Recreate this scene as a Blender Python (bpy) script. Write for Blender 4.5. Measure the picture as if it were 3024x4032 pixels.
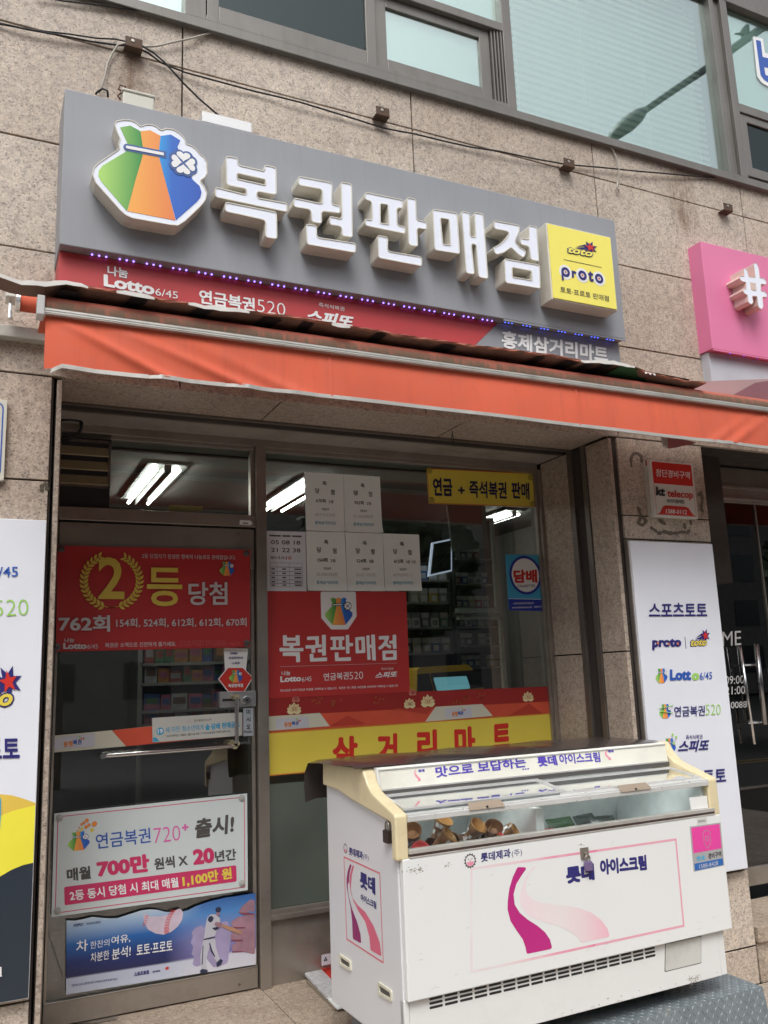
import bpy, bmesh, math, random
from math import sin, cos, pi, radians
from mathutils import Vector, Matrix
random.seed(7)
sc = bpy.context.scene
for o in list(bpy.data.objects): bpy.data.objects.remove(o)
COL = sc.collection
# ---------------------------------------------------------------- camera
cam = bpy.data.objects.new("camera", bpy.data.cameras.new("camera")); COL.objects.link(cam)
R = Matrix([[0.904315, -0.425239, -0.03724], [-0.047468, -0.186876, 0.981236], [-0.424219, -0.885578, -0.18918]]).transposed()
cam.matrix_world = Matrix.Translation((0, -3.8, 1.48)) @ R.to_4x4()
cam.data.sensor_fit = 'VERTICAL'; cam.data.sensor_height = 36; cam.data.lens = 36*3400/4032
cam.data.clip_start = 0.05; cam.data.clip_end = 600
sc.camera = cam
# ---------------------------------------------------------------- world, sun, exposure (overcast)
SUN_EL, SUN_AZ = radians(55), radians(205)
w = bpy.data.worlds.new("World"); sc.world = w; w.use_nodes = True
nt = w.node_tree; nt.nodes.clear()
sky = nt.nodes.new('ShaderNodeTexSky'); sky.sky_type = 'NISHITA'; sky.sun_disc = False
sky.sun_elevation = SUN_EL; sky.sun_rotation = SUN_AZ; sky.air_density = 1.0; sky.dust_density = 4.0; sky.ozone_density = 1.0
hs = nt.nodes.new('ShaderNodeHueSaturation'); hs.inputs['Saturation'].default_value = 0.22
bg = nt.nodes.new('ShaderNodeBackground'); bg.inputs['Strength'].default_value = 0.13
wo = nt.nodes.new('ShaderNodeOutputWorld')
nt.links.new(sky.outputs[0], hs.inputs['Color']); nt.links.new(hs.outputs[0], bg.inputs[0]); nt.links.new(bg.outputs[0], wo.inputs[0])
sl = bpy.data.lights.new("sun", 'SUN'); sl.energy = 0.9; sl.angle = radians(25); sl.color = (1, .985, .97)
sun = bpy.data.objects.new("sun", sl); COL.objects.link(sun)
sd = Vector((sin(SUN_AZ)*cos(SUN_EL), cos(SUN_AZ)*cos(SUN_EL), sin(SUN_EL)))
sun.rotation_euler = sd.to_track_quat('Z', 'Y').to_euler(); sun.location = (0, -5, 12)
sc.view_settings.view_transform = 'Standard'; sc.view_settings.look = 'None'
sc.view_settings.gamma = 1; sc.view_settings.use_curve_mapping = False
sc.view_settings.exposure = 0.74
sc.cycles.use_denoising = True
sc.cycles.max_bounces = 10; sc.cycles.transparent_max_bounces = 24; sc.cycles.sample_clamp_indirect = 6

# ---------------------------------------------------------------- materials
def nodes(name):
    m = bpy.data.materials.new(name); m.use_nodes = True
    t = m.node_tree; t.nodes.clear()
    out = t.nodes.new('ShaderNodeOutputMaterial'); b = t.nodes.new('ShaderNodeBsdfPrincipled')
    t.links.new(b.outputs[0], out.inputs[0])
    return m, t, b, out
def N(t, typ, **kw):
    n = t.nodes.new(typ)
    for k, v in kw.items():
        if k.startswith('i_'): n.inputs[k[2:].replace('_', ' ')].default_value = v
        else: setattr(n, k, v)
    return n
def ramp(t, src, pts):
    r = t.nodes.new('ShaderNodeValToRGB'); e = r.color_ramp.elements
    while len(e) > 1: e.remove(e[-1])
    e[0].position = pts[0][0]; e[0].color = (*pts[0][1], 1)
    for p, c in pts[1:]:
        x = e.new(p); x.color = (*c, 1)
    t.links.new(src, r.inputs[0]); return r.outputs[0]
def mixc(t, fac, a, b, mode='MIX'):
    m = t.nodes.new('ShaderNodeMix'); m.data_type = 'RGBA'; m.blend_type = mode
    if isinstance(fac, float): m.inputs[0].default_value = fac
    else: t.links.new(fac, m.inputs[0])
    for s, k in ((a, 6), (b, 7)):
        if isinstance(s, tuple): m.inputs[k].default_value = (*s, 1) if len(s) == 3 else s
        else: t.links.new(s, m.inputs[k])
    return m.outputs[2]
def noise(t, scale, detail=4, rough=.55, sx=1, sy=1, sz=1, coord='Object'):
    tc = t.nodes.new('ShaderNodeTexCoord'); mp = t.nodes.new('ShaderNodeMapping')
    mp.inputs['Scale'].default_value = (sx, sy, sz)
    t.links.new(tc.outputs[coord], mp.inputs[0])
    n = N(t, 'ShaderNodeTexNoise', i_Scale=scale, i_Detail=detail, i_Roughness=rough)
    t.links.new(mp.outputs[0], n.inputs['Vector']); return n.outputs['Fac']
_mc = {}
def paint(name, col, rough=.5, metal=0., var=.10, dirt=0., dcol=(.10, .08, .05), streak=False, rvar=.15, bump=0., bs=60, scale=3., spec=.5, sss=0):
    if name in _mc: return _mc[name]
    m, t, b, out = nodes(name)
    n1 = noise(t, scale)
    c = ramp(t, n1, [(.3, tuple(x*(1-var) for x in col)), (.7, tuple(min(1, x*(1+var*.6)) for x in col))])
    if dirt > 0:
        n2 = noise(t, 5 if not streak else 3, 8, .7, *( (6, 6, .5) if streak else (1, 1, 1)))
        f = ramp(t, n2, [(.5, (0, 0, 0)), (.78, (dirt, dirt, dirt))])
        c = mixc(t, f, c, dcol)
    t.links.new(c, b.inputs['Base Color'])
    b.inputs['Roughness'].default_value = rough; b.inputs['Metallic'].default_value = metal
    b.inputs['Specular IOR Level'].default_value = spec
    r = ramp(t, noise(t, scale*4), [(.3, (rough*(1-rvar),)*3), (.7, (min(1, rough*(1+rvar)),)*3)])
    t.links.new(r, b.inputs['Roughness'])
    if bump:
        bp = N(t, 'ShaderNodeBump', i_Strength=bump, i_Distance=.002)
        t.links.new(noise(t, bs), bp.inputs['Height']); t.links.new(bp.outputs[0], b.inputs['Normal'])
    _mc[name] = m; return m
def granite(name, base, rough=.55, stain=.35, bump=.15):
    m, t, b, out = nodes(name)
    tc = t.nodes.new('ShaderNodeTexCoord')
    v = N(t, 'ShaderNodeTexVoronoi', i_Scale=150.); t.links.new(tc.outputs['Object'], v.inputs['Vector'])
    sp = t.nodes.new('ShaderNodeSeparateColor'); t.links.new(v.outputs['Color'], sp.inputs[0])
    g = ramp(t, sp.outputs[0], [(.0, tuple(x*.50 for x in base)), (.09, tuple(x*.68 for x in base)), (.16, tuple(x*.93 for x in base)), (.65, base), (.92, tuple(min(1, x*1.25) for x in base)), (1, (.55, .5, .45))])
    n1 = ramp(t, noise(t, 38, 3), [(.36, (.80, .78, .78)), (.5, (1, 1, 1)), (.7, (1.06, 1.04, 1.0))])
    c = mixc(t, 1., g, n1, 'MULTIPLY')
    n2 = ramp(t, noise(t, 1.6, 8, .65), [(.35, (.80, .77, .74)), (.62, (1.04, 1.03, 1.02))])
    c = mixc(t, 1., c, n2, 'MULTIPLY')
    n3 = ramp(t, noise(t, 2.2, 6, .7, 5, 5, .35), [(.55, (0, 0, 0)), (.8, (stain,)*3)])
    c = mixc(t, n3, c, (.16, .125, .09))
    t.links.new(c, b.inputs['Base Color']); b.inputs['Roughness'].default_value = rough
    bp = N(t, 'ShaderNodeBump', i_Strength=bump, i_Distance=.002)
    t.links.new(noise(t, 160, 3), bp.inputs['Height']); t.links.new(bp.outputs[0], b.inputs['Normal'])
    return m
def glassy(name, tint, refl, fres=True, rough=.0, rcol=(1, 1, 1)):
    m = bpy.data.materials.new(name); m.use_nodes = True; t = m.node_tree; t.nodes.clear()
    out = t.nodes.new('ShaderNodeOutputMaterial')
    tr = t.nodes.new('ShaderNodeBsdfTransparent'); tr.inputs[0].default_value = (*tint, 1)
    gl = t.nodes.new('ShaderNodeBsdfGlossy'); gl.inputs[0].default_value = (*rcol, 1); gl.inputs['Roughness'].default_value = rough
    mx = t.nodes.new('ShaderNodeMixShader')
    if fres:
        fr = N(t, 'ShaderNodeFresnel', i_IOR=1.5); mu = N(t, 'ShaderNodeMath', operation='MULTIPLY_ADD')
        mu.inputs[1].default_value = 1.7; mu.inputs[2].default_value = refl; mu.use_clamp = True
        t.links.new(fr.outputs[0], mu.inputs[0])
        gm = t.nodes.new('ShaderNodeNewGeometry'); bf = N(t, 'ShaderNodeMath', operation='SUBTRACT'); bf.inputs[0].default_value = 1.; t.links.new(gm.outputs['Backfacing'], bf.inputs[1])
        m3 = N(t, 'ShaderNodeMath', operation='MULTIPLY'); t.links.new(mu.outputs[0], m3.inputs[0]); t.links.new(bf.outputs[0], m3.inputs[1]); t.links.new(m3.outputs[0], mx.inputs[0])
    else: mx.inputs[0].default_value = refl
    bp = N(t, 'ShaderNodeBump', i_Strength=.05, i_Distance=.01)
    t.links.new(noise(t, 1.3, 1), bp.inputs['Height']); t.links.new(bp.outputs[0], gl.inputs['Normal'])
    t.links.new(tr.outputs[0], mx.inputs[1]); t.links.new(gl.outputs[0], mx.inputs[2]); t.links.new(mx.outputs[0], out.inputs[0])
    return m
def emit(name, col, s):
    m, t, b, out = nodes(name); b.inputs['Base Color'].default_value = (*col, 1)
    b.inputs['Emission Color'].default_value = (*col, 1)
    st = ramp(t, noise(t, 4), [(.2, (s*.95,)*3), (.8, (s,)*3)]) ; b.inputs['Emission Strength'].default_value = s
    return m
def gradm(name, c0, c1, axis=0, rough=.4, mid=None):
    m, t, b, out = nodes(name); tc = t.nodes.new('ShaderNodeTexCoord'); s = t.nodes.new('ShaderNodeSeparateXYZ')
    t.links.new(tc.outputs['Generated'], s.inputs[0])
    pts = [(0., c0), (1., c1)] if mid is None else [(0., c0), (mid[0], mid[1]), (1., c1)]
    t.links.new(ramp(t, s.outputs[axis], pts), b.inputs['Base Color']); b.inputs['Roughness'].default_value = rough
    return m

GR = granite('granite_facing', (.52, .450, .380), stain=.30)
GR2 = granite('granite_facing_pale', (.555, .478, .402), stain=.22)
GR3 = granite('granite_facing_dark', (.49, .412, .342), stain=.42)
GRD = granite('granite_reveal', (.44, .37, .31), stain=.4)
GRF = granite('granite_floor', (.40, .33, .26), rough=.6, stain=.6)
GAP = paint('dark_joint', (.045, .035, .03), .9)
MET = paint('grey_aluminium', (.17, .145, .13), .42, .55, var=.15, dirt=.5, dcol=(.07, .06, .05))
METL = paint('stainless_frame', (.40, .36, .32), .36, .75, var=.12, dirt=.35)
WFR = paint('window_frame_grey', (.20, .19, .175), .45, .35, var=.12, dirt=.4, streak=True)
CHR = paint('chrome', (.78, .78, .78), .16, 1.)
ALU = paint('ribbed_aluminium', (.62, .60, .56), .4, .5, var=.1, dirt=.45, dcol=(.16, .15, .10))
SGREY = paint('signboard_grey', (.285, .295, .32), .5, var=.05, dirt=.18, streak=True, dcol=(.15, .14, .14))
CREAM = paint('yellowed_plastic', (.68, .65, .57), .5, var=.08, dirt=.35, dcol=(.25, .13, .07))
ACR = paint('white_acrylic', (.82, .86, .96), .3, var=.02, dirt=.04, dcol=(.45, .43, .4))
WHT = paint('white_print', (.82, .82, .82), .5, var=.02)
BLK = paint('black_ink', (.02, .02, .022), .5, var=.05)
DGR = paint('dark_grey_ink', (.08, .075, .07), .5)
NAVY = paint('navy_ink', (.025, .022, .16), .45, var=.05)
BLUE = paint('blue_ink', (.03, .10, .42), .45, var=.05)
CYAN = paint('cyan_ink', (.06, .38, .62), .45, var=.05)
GREEN = paint('green_ink', (.33, .62, .12), .45, var=.05)
RED = paint('red_vinyl', (.50, .035, .032), .45, var=.08, scale=2)
REDB = paint('red_banner', (.46, .03, .03), .5, var=.14, scale=2)
REDS = paint('sign_red', (.50, .05, .055), .5, var=.05, dirt=.15)
REDT = paint('red_ink', (.60, .03, .02), .45, var=.05)
DRED = paint('dark_red_vinyl', (.34, .022, .02), .45, var=.1)
ORR = paint('orange_red_vinyl', (.64, .09, .045), .45, var=.12, scale=5)
ORG = paint('orange_ink', (.80, .25, .05), .45)
CRV = paint('cream_vinyl', (.62, .60, .48), .5, var=.05)
YEL = paint('yellow_vinyl', (.75, .60, .08), .45, var=.06)
YELB = paint('yellow_lightbox', (.90, .80, .15), .4, var=.03)
GOLD = paint('gold_ink', (.68, .52, .08), .5, var=.05)
PGRY = paint('pale_grey_ink', (.56, .54, .55), .5)
CRIM = paint('crimson_ink', (.58, .035, .13), .45)
PINK = paint('pink_ink', (.72, .14, .42), .45)
PAPER = paint('white_paper', (.86, .90, .88), .7, var=.05)
LBLU = paint('teal_blue_ink', (.10, .36, .52), .5)
FNT = paint('faint_ink', (.52, .50, .47), .7)
MAG = paint('magenta_print', (.48, .02, .20), .35, var=.05)
PALEP = paint('faded_pink_print', (.80, .55, .60), .35, var=.15, scale=4)
PINKB = paint('pink_border_print', (.78, .28, .38), .35, var=.25, scale=3)
FRZ = paint('freezer_white_enamel', (.74, .75, .74), .30, var=.012, rvar=.02, dirt=.0, dcol=(.40, .37, .30))
FRZB = paint('freezer_base_enamel', (.72, .725, .71), .35, var=.03, rvar=.05, dirt=.22, dcol=(.40, .36, .28), scale=5)
FRZS = paint('freezer_side_enamel', (.66, .665, .68), .32, var=.015, rvar=.03, dirt=.0, dcol=(.38, .35, .30))
IVO = paint('aged_ivory_plastic', (.70, .60, .38), .4, var=.10, dirt=.5, dcol=(.38, .28, .15))
BRN = paint('brown_strip', (.06, .035, .03), .4)
RUB = paint('black_rubber', (.015, .015, .015), .7)
GLS = glassy('shop_glass', (.80, .83, .81), .10)
GLU = glassy('teal_window_glass', (.90, .98, .95), .42, fres=False, rcol=(.85, .95, .93))
GLF = glassy('freezer_glass', (.96, .98, .97), .02)

# ---------------------------------------------------------------- mesh helpers
class MB:
    def __init__(s): s.v = []; s.f = []; s.m = []
    def add(s, vs, fs, mi=0):
        n = len(s.v); s.v += [tuple(v) for v in vs]; s.f += [tuple(i+n for i in f) for f in fs]; s.m += [mi]*len(fs); return s
    def box(s, x0, x1, y0, y1, z0, z1, mi=0):
        vs = [(x, y, z) for z in (z0, z1) for x, y in ((x0, y0), (x1, y0), (x1, y1), (x0, y1))]
        return s.add(vs, [(3, 2, 1, 0), (4, 5, 6, 7), (0, 1, 5, 4), (1, 2, 6, 5), (2, 3, 7, 6), (3, 0, 4, 7)], mi)
    def quad(s, a, b, c, d, mi=0): return s.add([a, b, c, d], [(0, 1, 2, 3)], mi)
    def tube(s, pts, r, n=8, mi=0, cap=True):
        pts = [Vector(p) for p in pts]; rings = []; pv = None
        for i, p in enumerate(pts):
            d = (pts[min(i+1, len(pts)-1)]-pts[max(i-1, 0)]).normalized()
            if pv is None: pv = d.orthogonal().normalized()
            u = (pv-d*pv.dot(d)).normalized(); pv = u; q = d.cross(u)
            rr = r[i] if isinstance(r, (list, tuple)) else r
            rings.append([p+(u*cos(2*pi*k/n)+q*sin(2*pi*k/n))*rr for k in range(n)])
        vs = [v for g in rings for v in g]; fs = []
        for i in range(len(rings)-1):
            for k in range(n): fs.append((i*n+k, i*n+(k+1) % n, (i+1)*n+(k+1) % n, (i+1)*n+k))
        if cap: fs += [tuple(range(n-1, -1, -1)), tuple(range(len(vs)-n, len(vs)))]
        return s.add(vs, fs, mi)
    def lathe(s, prof, mat=None, n=16, mi=0):
        mat = mat or Matrix(); vs = []; fs = []
        for r, z in prof: vs += [mat @ Vector((r*cos(2*pi*k/n), r*sin(2*pi*k/n), z)) for k in range(n)]
        for i in range(len(prof)-1):
            for k in range(n): fs.append((i*n+k, i*n+(k+1) % n, (i+1)*n+(k+1) % n, (i+1)*n+k))
        return s.add(vs, fs, mi)
    def grid(s, P, mi=0):
        h, wd = len(P), len(P[0]); vs = [v for r in P for v in r]
        return s.add(vs, [(i*wd+j, i*wd+j+1, (i+1)*wd+j+1, (i+1)*wd+j) for i in range(h-1) for j in range(wd-1)], mi)
    def prism(s, loops, surf, w0, w1, mi=0):
        """filled outline (first loop) with holes, between heights w0 and w1 above the surface"""
        cu = bpy.data.curves.new('c', 'CURVE'); cu.dimensions = '2D'; cu.fill_mode = 'BOTH'
        for lp in loops:
            sp = cu.splines.new('POLY'); sp.points.add(len(lp)-1)
            for i, (x, y) in enumerate(lp): sp.points[i].co = (x, y, 0, 1)
            sp.use_cyclic_u = True
        cu.extrude = max(abs(w1-w0)/2, 0)
        s._curve(cu, surf, (w0+w1)/2, mi); return s
    def _curve(s, cu, surf, wm, mi, xf=None):
        o = bpy.data.objects.new('c', cu); me = bpy.data.meshes.new_from_object(o)
        vs = [v.co.copy() for v in me.vertices]
        if xf: vs = xf(vs)
        s.add([surf(v[0], v[1], v[2]+wm) for v in vs], [tuple(p.vertices) for p in me.polygons], mi)
        bpy.data.objects.remove(o); bpy.data.curves.remove(cu); bpy.data.meshes.remove(me)
    def text(s, body, q, surf, w=.0015, bold=0., shear=0., mi=0, th=0., spacing=1.):
        r_ = max(0., bold-.012)*.95; fat = bold
        if r_ > 0: bold = .012
        cu = bpy.data.curves.new('t', 'FONT'); cu.body = body; cu.offset = bold; cu.shear = shear; cu.resolution_u = 3
        cu.space_character = spacing; cu.extrude = th/2
        BL, BR, TL = q
        def xf(vs):
            x0 = min(v[0] for v in vs)-r_; x1 = max(v[0] for v in vs)+r_; y0 = min(v[1] for v in vs)-r_; y1 = max(v[1] for v in vs)+r_
            r = []
            for v in vs:
                a = (v[0]+dx-x0)/(x1-x0); b = (v[1]+dy-y0)/(y1-y0)
                r.append((BL[0]+a*(BR[0]-BL[0])+b*(TL[0]-BL[0]), BL[1]+a*(BR[1]-BL[1])+b*(TL[1]-BL[1]), v[2]))
            return r
        o = bpy.data.objects.new('c', cu); me = bpy.data.meshes.new_from_object(o)
        base = [v.co.copy() for v in me.vertices]; fs = [tuple(p.vertices) for p in me.polygons]
        # heavier weights: the same glyphs laid again, shifted by the stroke growth
        sh = [(0, 0)]+([(r_*cos(k*pi/4), r_*sin(k*pi/4)) for k in range(8)] if r_ > 0 else [])
        if r_ > .03: sh += [(r_*.5*cos(k*pi/2), r_*.5*sin(k*pi/2)) for k in range(4)]
        for i, (dx, dy) in enumerate(sh):
            s.add([surf(v[0], v[1], v[2]+w+th/2+i*.00003) for v in xf(base)], fs, mi)
        bpy.data.objects.remove(o); bpy.data.curves.remove(cu); bpy.data.meshes.remove(me); return s
def FA(Y): return lambda u, v, w: (u, Y-w, v)           # a plane facing the street at depth Y
BASE = {}
def ob(name, mb, mats, parent=None, bev=0., smooth=False, loc=None, raw=False, label=None, cat=None, group=None, kind=None):
    me = bpy.data.meshes.new(name)
    if raw: off = Vector((0, 0, 0))
    elif parent is not None: off = BASE.get(parent.name, Vector((0, 0, 0)))
    else:
        xs, ys, zs = zip(*mb.v); off = Vector(((min(xs)+max(xs))/2, (min(ys)+max(ys))/2, min(zs)))
    me.from_pydata([tuple(Vector(v)-off) for v in mb.v], [], mb.f)
    for m in (mats if isinstance(mats, (list, tuple)) else [mats]): me.materials.append(m)
    me.polygons.foreach_set('material_index', mb.m)
    if smooth: me.polygons.foreach_set('use_smooth', [True]*len(mb.f))
    me.update()
    o = bpy.data.objects.new(name, me); COL.objects.link(o)
    if parent is not None: o.parent = parent; BASE[o.name] = off
    else: o.location = off; BASE[o.name] = off
    if bev:
        b = o.modifiers.new('bevel', 'BEVEL'); b.width = bev; b.segments = 2; b.limit_method = 'ANGLE'; b.angle_limit = radians(50)
    tag(o, label, cat, group, kind)
    return o
def tag(o, label=None, cat=None, group=None, kind=None):
    if label: o['label'] = label
    if cat: o['category'] = cat
    if group: o['group'] = group
    if kind: o['kind'] = kind
def thing(name, label, cat, loc=(0, 0, 0), group=None, rotz=0):
    o = bpy.data.objects.new(name, None); COL.objects.link(o); o.location = loc; o.rotation_euler = (0, 0, rotz)
    o.empty_display_size = .1; BASE[o.name] = Vector(loc) if rotz == 0 else Vector((0, 0, 0)); tag(o, label, cat, group); return o
def dup(o, loc=None, label=None):
    c = o.copy(); COL.objects.link(c)
    if loc is not None: c.location = loc
    if label: c['label'] = label
    for ch in list(o.children):
        d = ch.copy(); COL.objects.link(d); d.parent = c
        for g in ch.children:
            e = g.copy(); COL.objects.link(e); e.parent = d
    return c
def fillet(P, r, n=5):
    out = []; L = len(P)
    for i in range(L):
        a, b, c = Vector(P[i-1]), Vector(P[i]), Vector(P[(i+1) % L])
        d1, d2 = (a-b), (c-b); l1, l2 = d1.length, d2.length
        if l1 < 1e-6 or l2 < 1e-6: continue
        d1 /= l1; d2 /= l2; ang = d1.angle(d2)
        if ang > pi-.25: out.append(tuple(b)); continue
        t = min(r/math.tan(ang/2), l1*.48, l2*.48); rr = t*math.tan(ang/2)
        p1, p2 = b+d1*t, b+d2*t
        for k in range(n+1):
            s = k/n; q = (p1*(1-s)**2+b*2*s*(1-s)+p2*s*s); out.append((q.x, q.y))
    return out
def area(P): return sum(P[i-1][0]*P[i][1]-P[i][0]*P[i-1][1] for i in range(len(P)))/2
def inset(P, d):
    """move every vertex d to the inside of the loop (negative: outside)"""
    if area(P) < 0: d = -d
    out = []; L = len(P)
    for i in range(L):
        a, b, c = Vector(P[i-1]), Vector(P[i]), Vector(P[(i+1) % L])
        e1, e2 = (b-a), (c-b)
        if e1.length < 1e-7 or e2.length < 1e-7: out.append(tuple(b)); continue
        n1 = Vector((-e1.y, e1.x)).normalized(); n2 = Vector((-e2.y, e2.x)).normalized()
        n = (n1+n2); k = max(.35, n.length_squared/2) if n.length > 1e-6 else 1
        q = b+n/ k/1.0*d if n.length > 1e-6 else b
        out.append((q.x, q.y))
    return out
def circ(cx, cy, r, n=28, ry=None, a0=0, a1=2*pi):
    ry = ry or r; full = abs(a1-a0-2*pi) < 1e-6
    return [(cx+r*cos(a0+(a1-a0)*k/(n if full else n-1)), cy+ry*sin(a0+(a1-a0)*k/(n if full else n-1))) for k in range(n)]
def sub(Q, u0, v0, u1, v1):
    """Q = TL TR BR BL; box in 0..1 with v downwards -> BL, BR, TL"""
    TL, TR, BR, BL = [Vector(q) for q in Q]
    def P(u, v): p = (TL*(1-u)+TR*u)*(1-v)+(BL*(1-u)+BR*u)*v; return (p.x, p.y)
    return [P(u0, v1), P(u1, v1), P(u0, v0)]
def subq(Q, u0, v0, u1, v1):
    TL, TR, BR, BL = [Vector(q) for q in Q]
    def P(u, v): p = (TL*(1-u)+TR*u)*(1-v)+(BL*(1-u)+BR*u)*v; return (p.x, p.y)
    return [P(u0, v0), P(u1, v0), P(u1, v1), P(u0, v1)]
def sheet(name, Q, Y, mat, t=.002, parent=None, r=0, **kw):
    mb = MB().prism([fillet(Q, r) if r else Q], FA(Y), 0, t); return ob(name, mb, mat, parent, **kw)
def writing(parent, mat, items, surf, w=.003, bold=.0, name='lettering', shear=0., **kw):
    for it in items:
        o = ob(name, MB().text(it[0], it[1], surf, w, it[2] if len(it) > 2 else bold, it[3] if len(it) > 3 else shear), mat, parent, **kw)
    return o

# money bag emblem, traced once on its own plane and reused at every size
BG = dict(
 out=[(0.4459,3.854),(0.4519,3.872),(0.4787,3.886),(0.5106,3.894),(0.5365,3.889),(0.5562,3.874),(0.5756,3.889),(0.6049,3.897),(0.6248,3.891),(0.6431,3.879),(0.6646,3.894),(0.6946,3.898),(0.7216,3.888),(0.742,3.872),(0.7523,3.854),(0.7531,3.841),(0.7762,3.838),(0.8002,3.825),(0.8139,3.807),(0.8346,3.795),(0.8484,3.769),(0.8478,3.742),(0.8495,3.72),(0.8382,3.695),(0.816,3.673),(0.8366,3.653),(0.8486,3.622),(0.8418,3.587),(0.8215,3.553),(0.7514,3.465),(0.7218,3.438),(0.689,3.434),(0.5283,3.432),(0.4999,3.441),(0.4777,3.458),(0.3763,3.562),(0.3617,3.598),(0.3654,3.63),(0.3833,3.656),(0.4595,3.736),(0.4687,3.749),(0.4636,3.766),(0.471,3.79),(0.4578,3.819)],
 g=[(0.4699,3.846),(0.5127,3.866),(0.556,3.85),(0.561,3.816),(0.5668,3.779),(0.5674,3.741),(0.5605,3.706),(0.538,3.61),(0.5058,3.46),(0.3975,3.576),(0.3872,3.596),(0.3872,3.62),(0.402,3.648),(0.4959,3.737),(0.5022,3.777)],
 o=[(0.556,3.85),(0.5971,3.866),(0.6418,3.85),(0.636,3.784),(0.6365,3.743),(0.645,3.712),(0.7101,3.46),(0.5074,3.461),(0.538,3.61),(0.5605,3.706),(0.5674,3.741),(0.5668,3.779),(0.561,3.816)],
 b=[(0.6418,3.85),(0.6865,3.868),(0.728,3.85),(0.7155,3.815),(0.736,3.768),(0.7838,3.671),(0.8144,3.648),(0.823,3.62),(0.818,3.593),(0.8011,3.567),(0.7117,3.461),(0.645,3.712),(0.6365,3.743),(0.636,3.784)],
 band=[(0.5019,3.758),(0.6676,3.763)], cl=[(0.7412,3.741),(0.741,3.778),(0.7869,3.738),(0.7432,3.698),(0.6954,3.739)], rr=[(0.3311,3.884),(0.3459,3.888)])
def heart(cx, cy, ang, L, k=1.0):
    P = []
    for i in range(20):
        t = 2*pi*i/20; x = 16*sin(t)**3; y = 13*cos(t)-5*cos(2*t)-2*cos(3*t)-cos(4*t)
        x, y = x/17*L*.5*k, (y+17)/29*L
        P.append((cx+x*cos(ang)-y*sin(ang), cy+x*sin(ang)+y*cos(ang)))
    return P
def bag(parent, surf, q, w=.002, mats=None, outline=False, dark=None, sc_=1.):
    """emblem fitted to BL, BR, TL of the coloured part"""
    gm, om, bm = mats or (GBAG, OBAG, BBAG)
    allp = BG['g']+BG['o']+BG['b']; x0 = min(p[0] for p in allp); x1 = max(p[0] for p in allp); y0 = min(p[1] for p in allp); y1 = max(p[1] for p in allp)
    BL, BR, TL = q
    def X(P):
        r = []
        for x, y in P:
            a = (x-x0)/(x1-x0); b = (y-y0)/(y1-y0)
            r.append((BL[0]+a*(BR[0]-BL[0])+b*(TL[0]-BL[0]), BL[1]+a*(BR[1]-BL[1])+b*(TL[1]-BL[1])))
        return r
    st = w*.25 if w < .01 else .001
    st = .0012
    for k, m in (('g', gm), ('o', om), ('b', bm)):
        ob('emblem_panel', MB().prism([X(BG[k])], surf, w, w), m, parent)
    c0 = BG['cl'][0]; R_ = .062; dk = MB(); wt = MB()
    (ax, ay), (bx, by) = BG['band']; wd = .019
    def cap(r, e=0.): return circ(ax, ay, r, 10, None, pi/2, 3*pi/2)+[(bx+e, by-r), (bx+e, by+r)]
    dk.prism([X(cap(.0168))], surf, w+st, w+st); wt.prism([X(cap(.0070, -.012))], surf, w+2.8*st, w+2.8*st)
    for i in range(4):
        a = -pi/2*i
        for s_ in (-1, 1):
            aa = a+s_*.46
            dk.prism([X(circ(c0[0]-sin(aa)*.040, c0[1]+cos(aa)*.040, .0265, 18))], surf, w+st*(1.2+i*.3+s_*.1), w+st*(1.2+i*.3+s_*.1))
        wt.prism([X(heart(c0[0]-sin(a)*.0055, c0[1]+cos(a)*.0055, a, .047, 1.40))], surf, w+(3.2+.1*i)*st, w+(3.2+.1*i)*st)
    dk.prism([X(circ(c0[0], c0[1], .030, 20))], surf, w+st*2.6, w+st*2.6)
    ob('emblem_outline', dk, dark or NVB, parent); ob('emblem_clover', wt, WHT, parent)
NVB = paint('slate_blue_ink', (.06, .12, .33), .4)
GBAG = gradm('emblem_green', (.42, .70, .16), (.02, .25, .05)); OBAG = gradm('emblem_orange', (.90, .42, .08), (.78, .22, .07))
BBAG = gradm('emblem_blue', (.02, .33, .75), (.03, .10, .48), mid=(.3, (.03, .14, .55)))

def toto(parent, surf, q, fill=YELB):
    """toto word mark with comet star"""
    BL, BR, TL = [Vector(p) for p in q]; U = BR-BL; V = TL-BL
    def P(a, b): p = BL+U*a+V*b; return (p.x, p.y)
    nb = MB().text('toto', [P(0, 0), P(1, 0), P(0, 1)], surf, .002, .085, .25)
    nb.prism([[P(.30, .98), P(.78, 1.42), P(.95, 1.3), P(.60, .95)]], surf, .0026, .0026)
    nb.prism([[P(.33, 1.15), P(.70, 1.75), P(.74, 1.62), P(.55, 1.35)]], surf, .0026, .0026)
    cx, cy = .88, 1.42
    nb.prism([[P(cx+(.30 if i % 2 == 0 else .15)*cos(.35+i*pi/7), cy+(.95 if i % 2 == 0 else .45)*sin(.35+i*pi/7)) for i in range(14)]], surf, .0032, .0032)
    ob('word_mark_outline', nb, NAVY, parent)
    ob('word_mark', MB().text('toto', [P(.035, .09), P(.965, .09), P(.035, .91)], surf, .0045, .034, .25), fill, parent)
    ob('star', MB().prism([[P(cx+(.20 if i % 2 == 0 else .085)*cos(.5+i*pi/5), cy+(.66 if i % 2 == 0 else .27)*sin(.5+i*pi/5)) for i in range(10)]], surf, .0052, .0052), REDT, parent)

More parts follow.
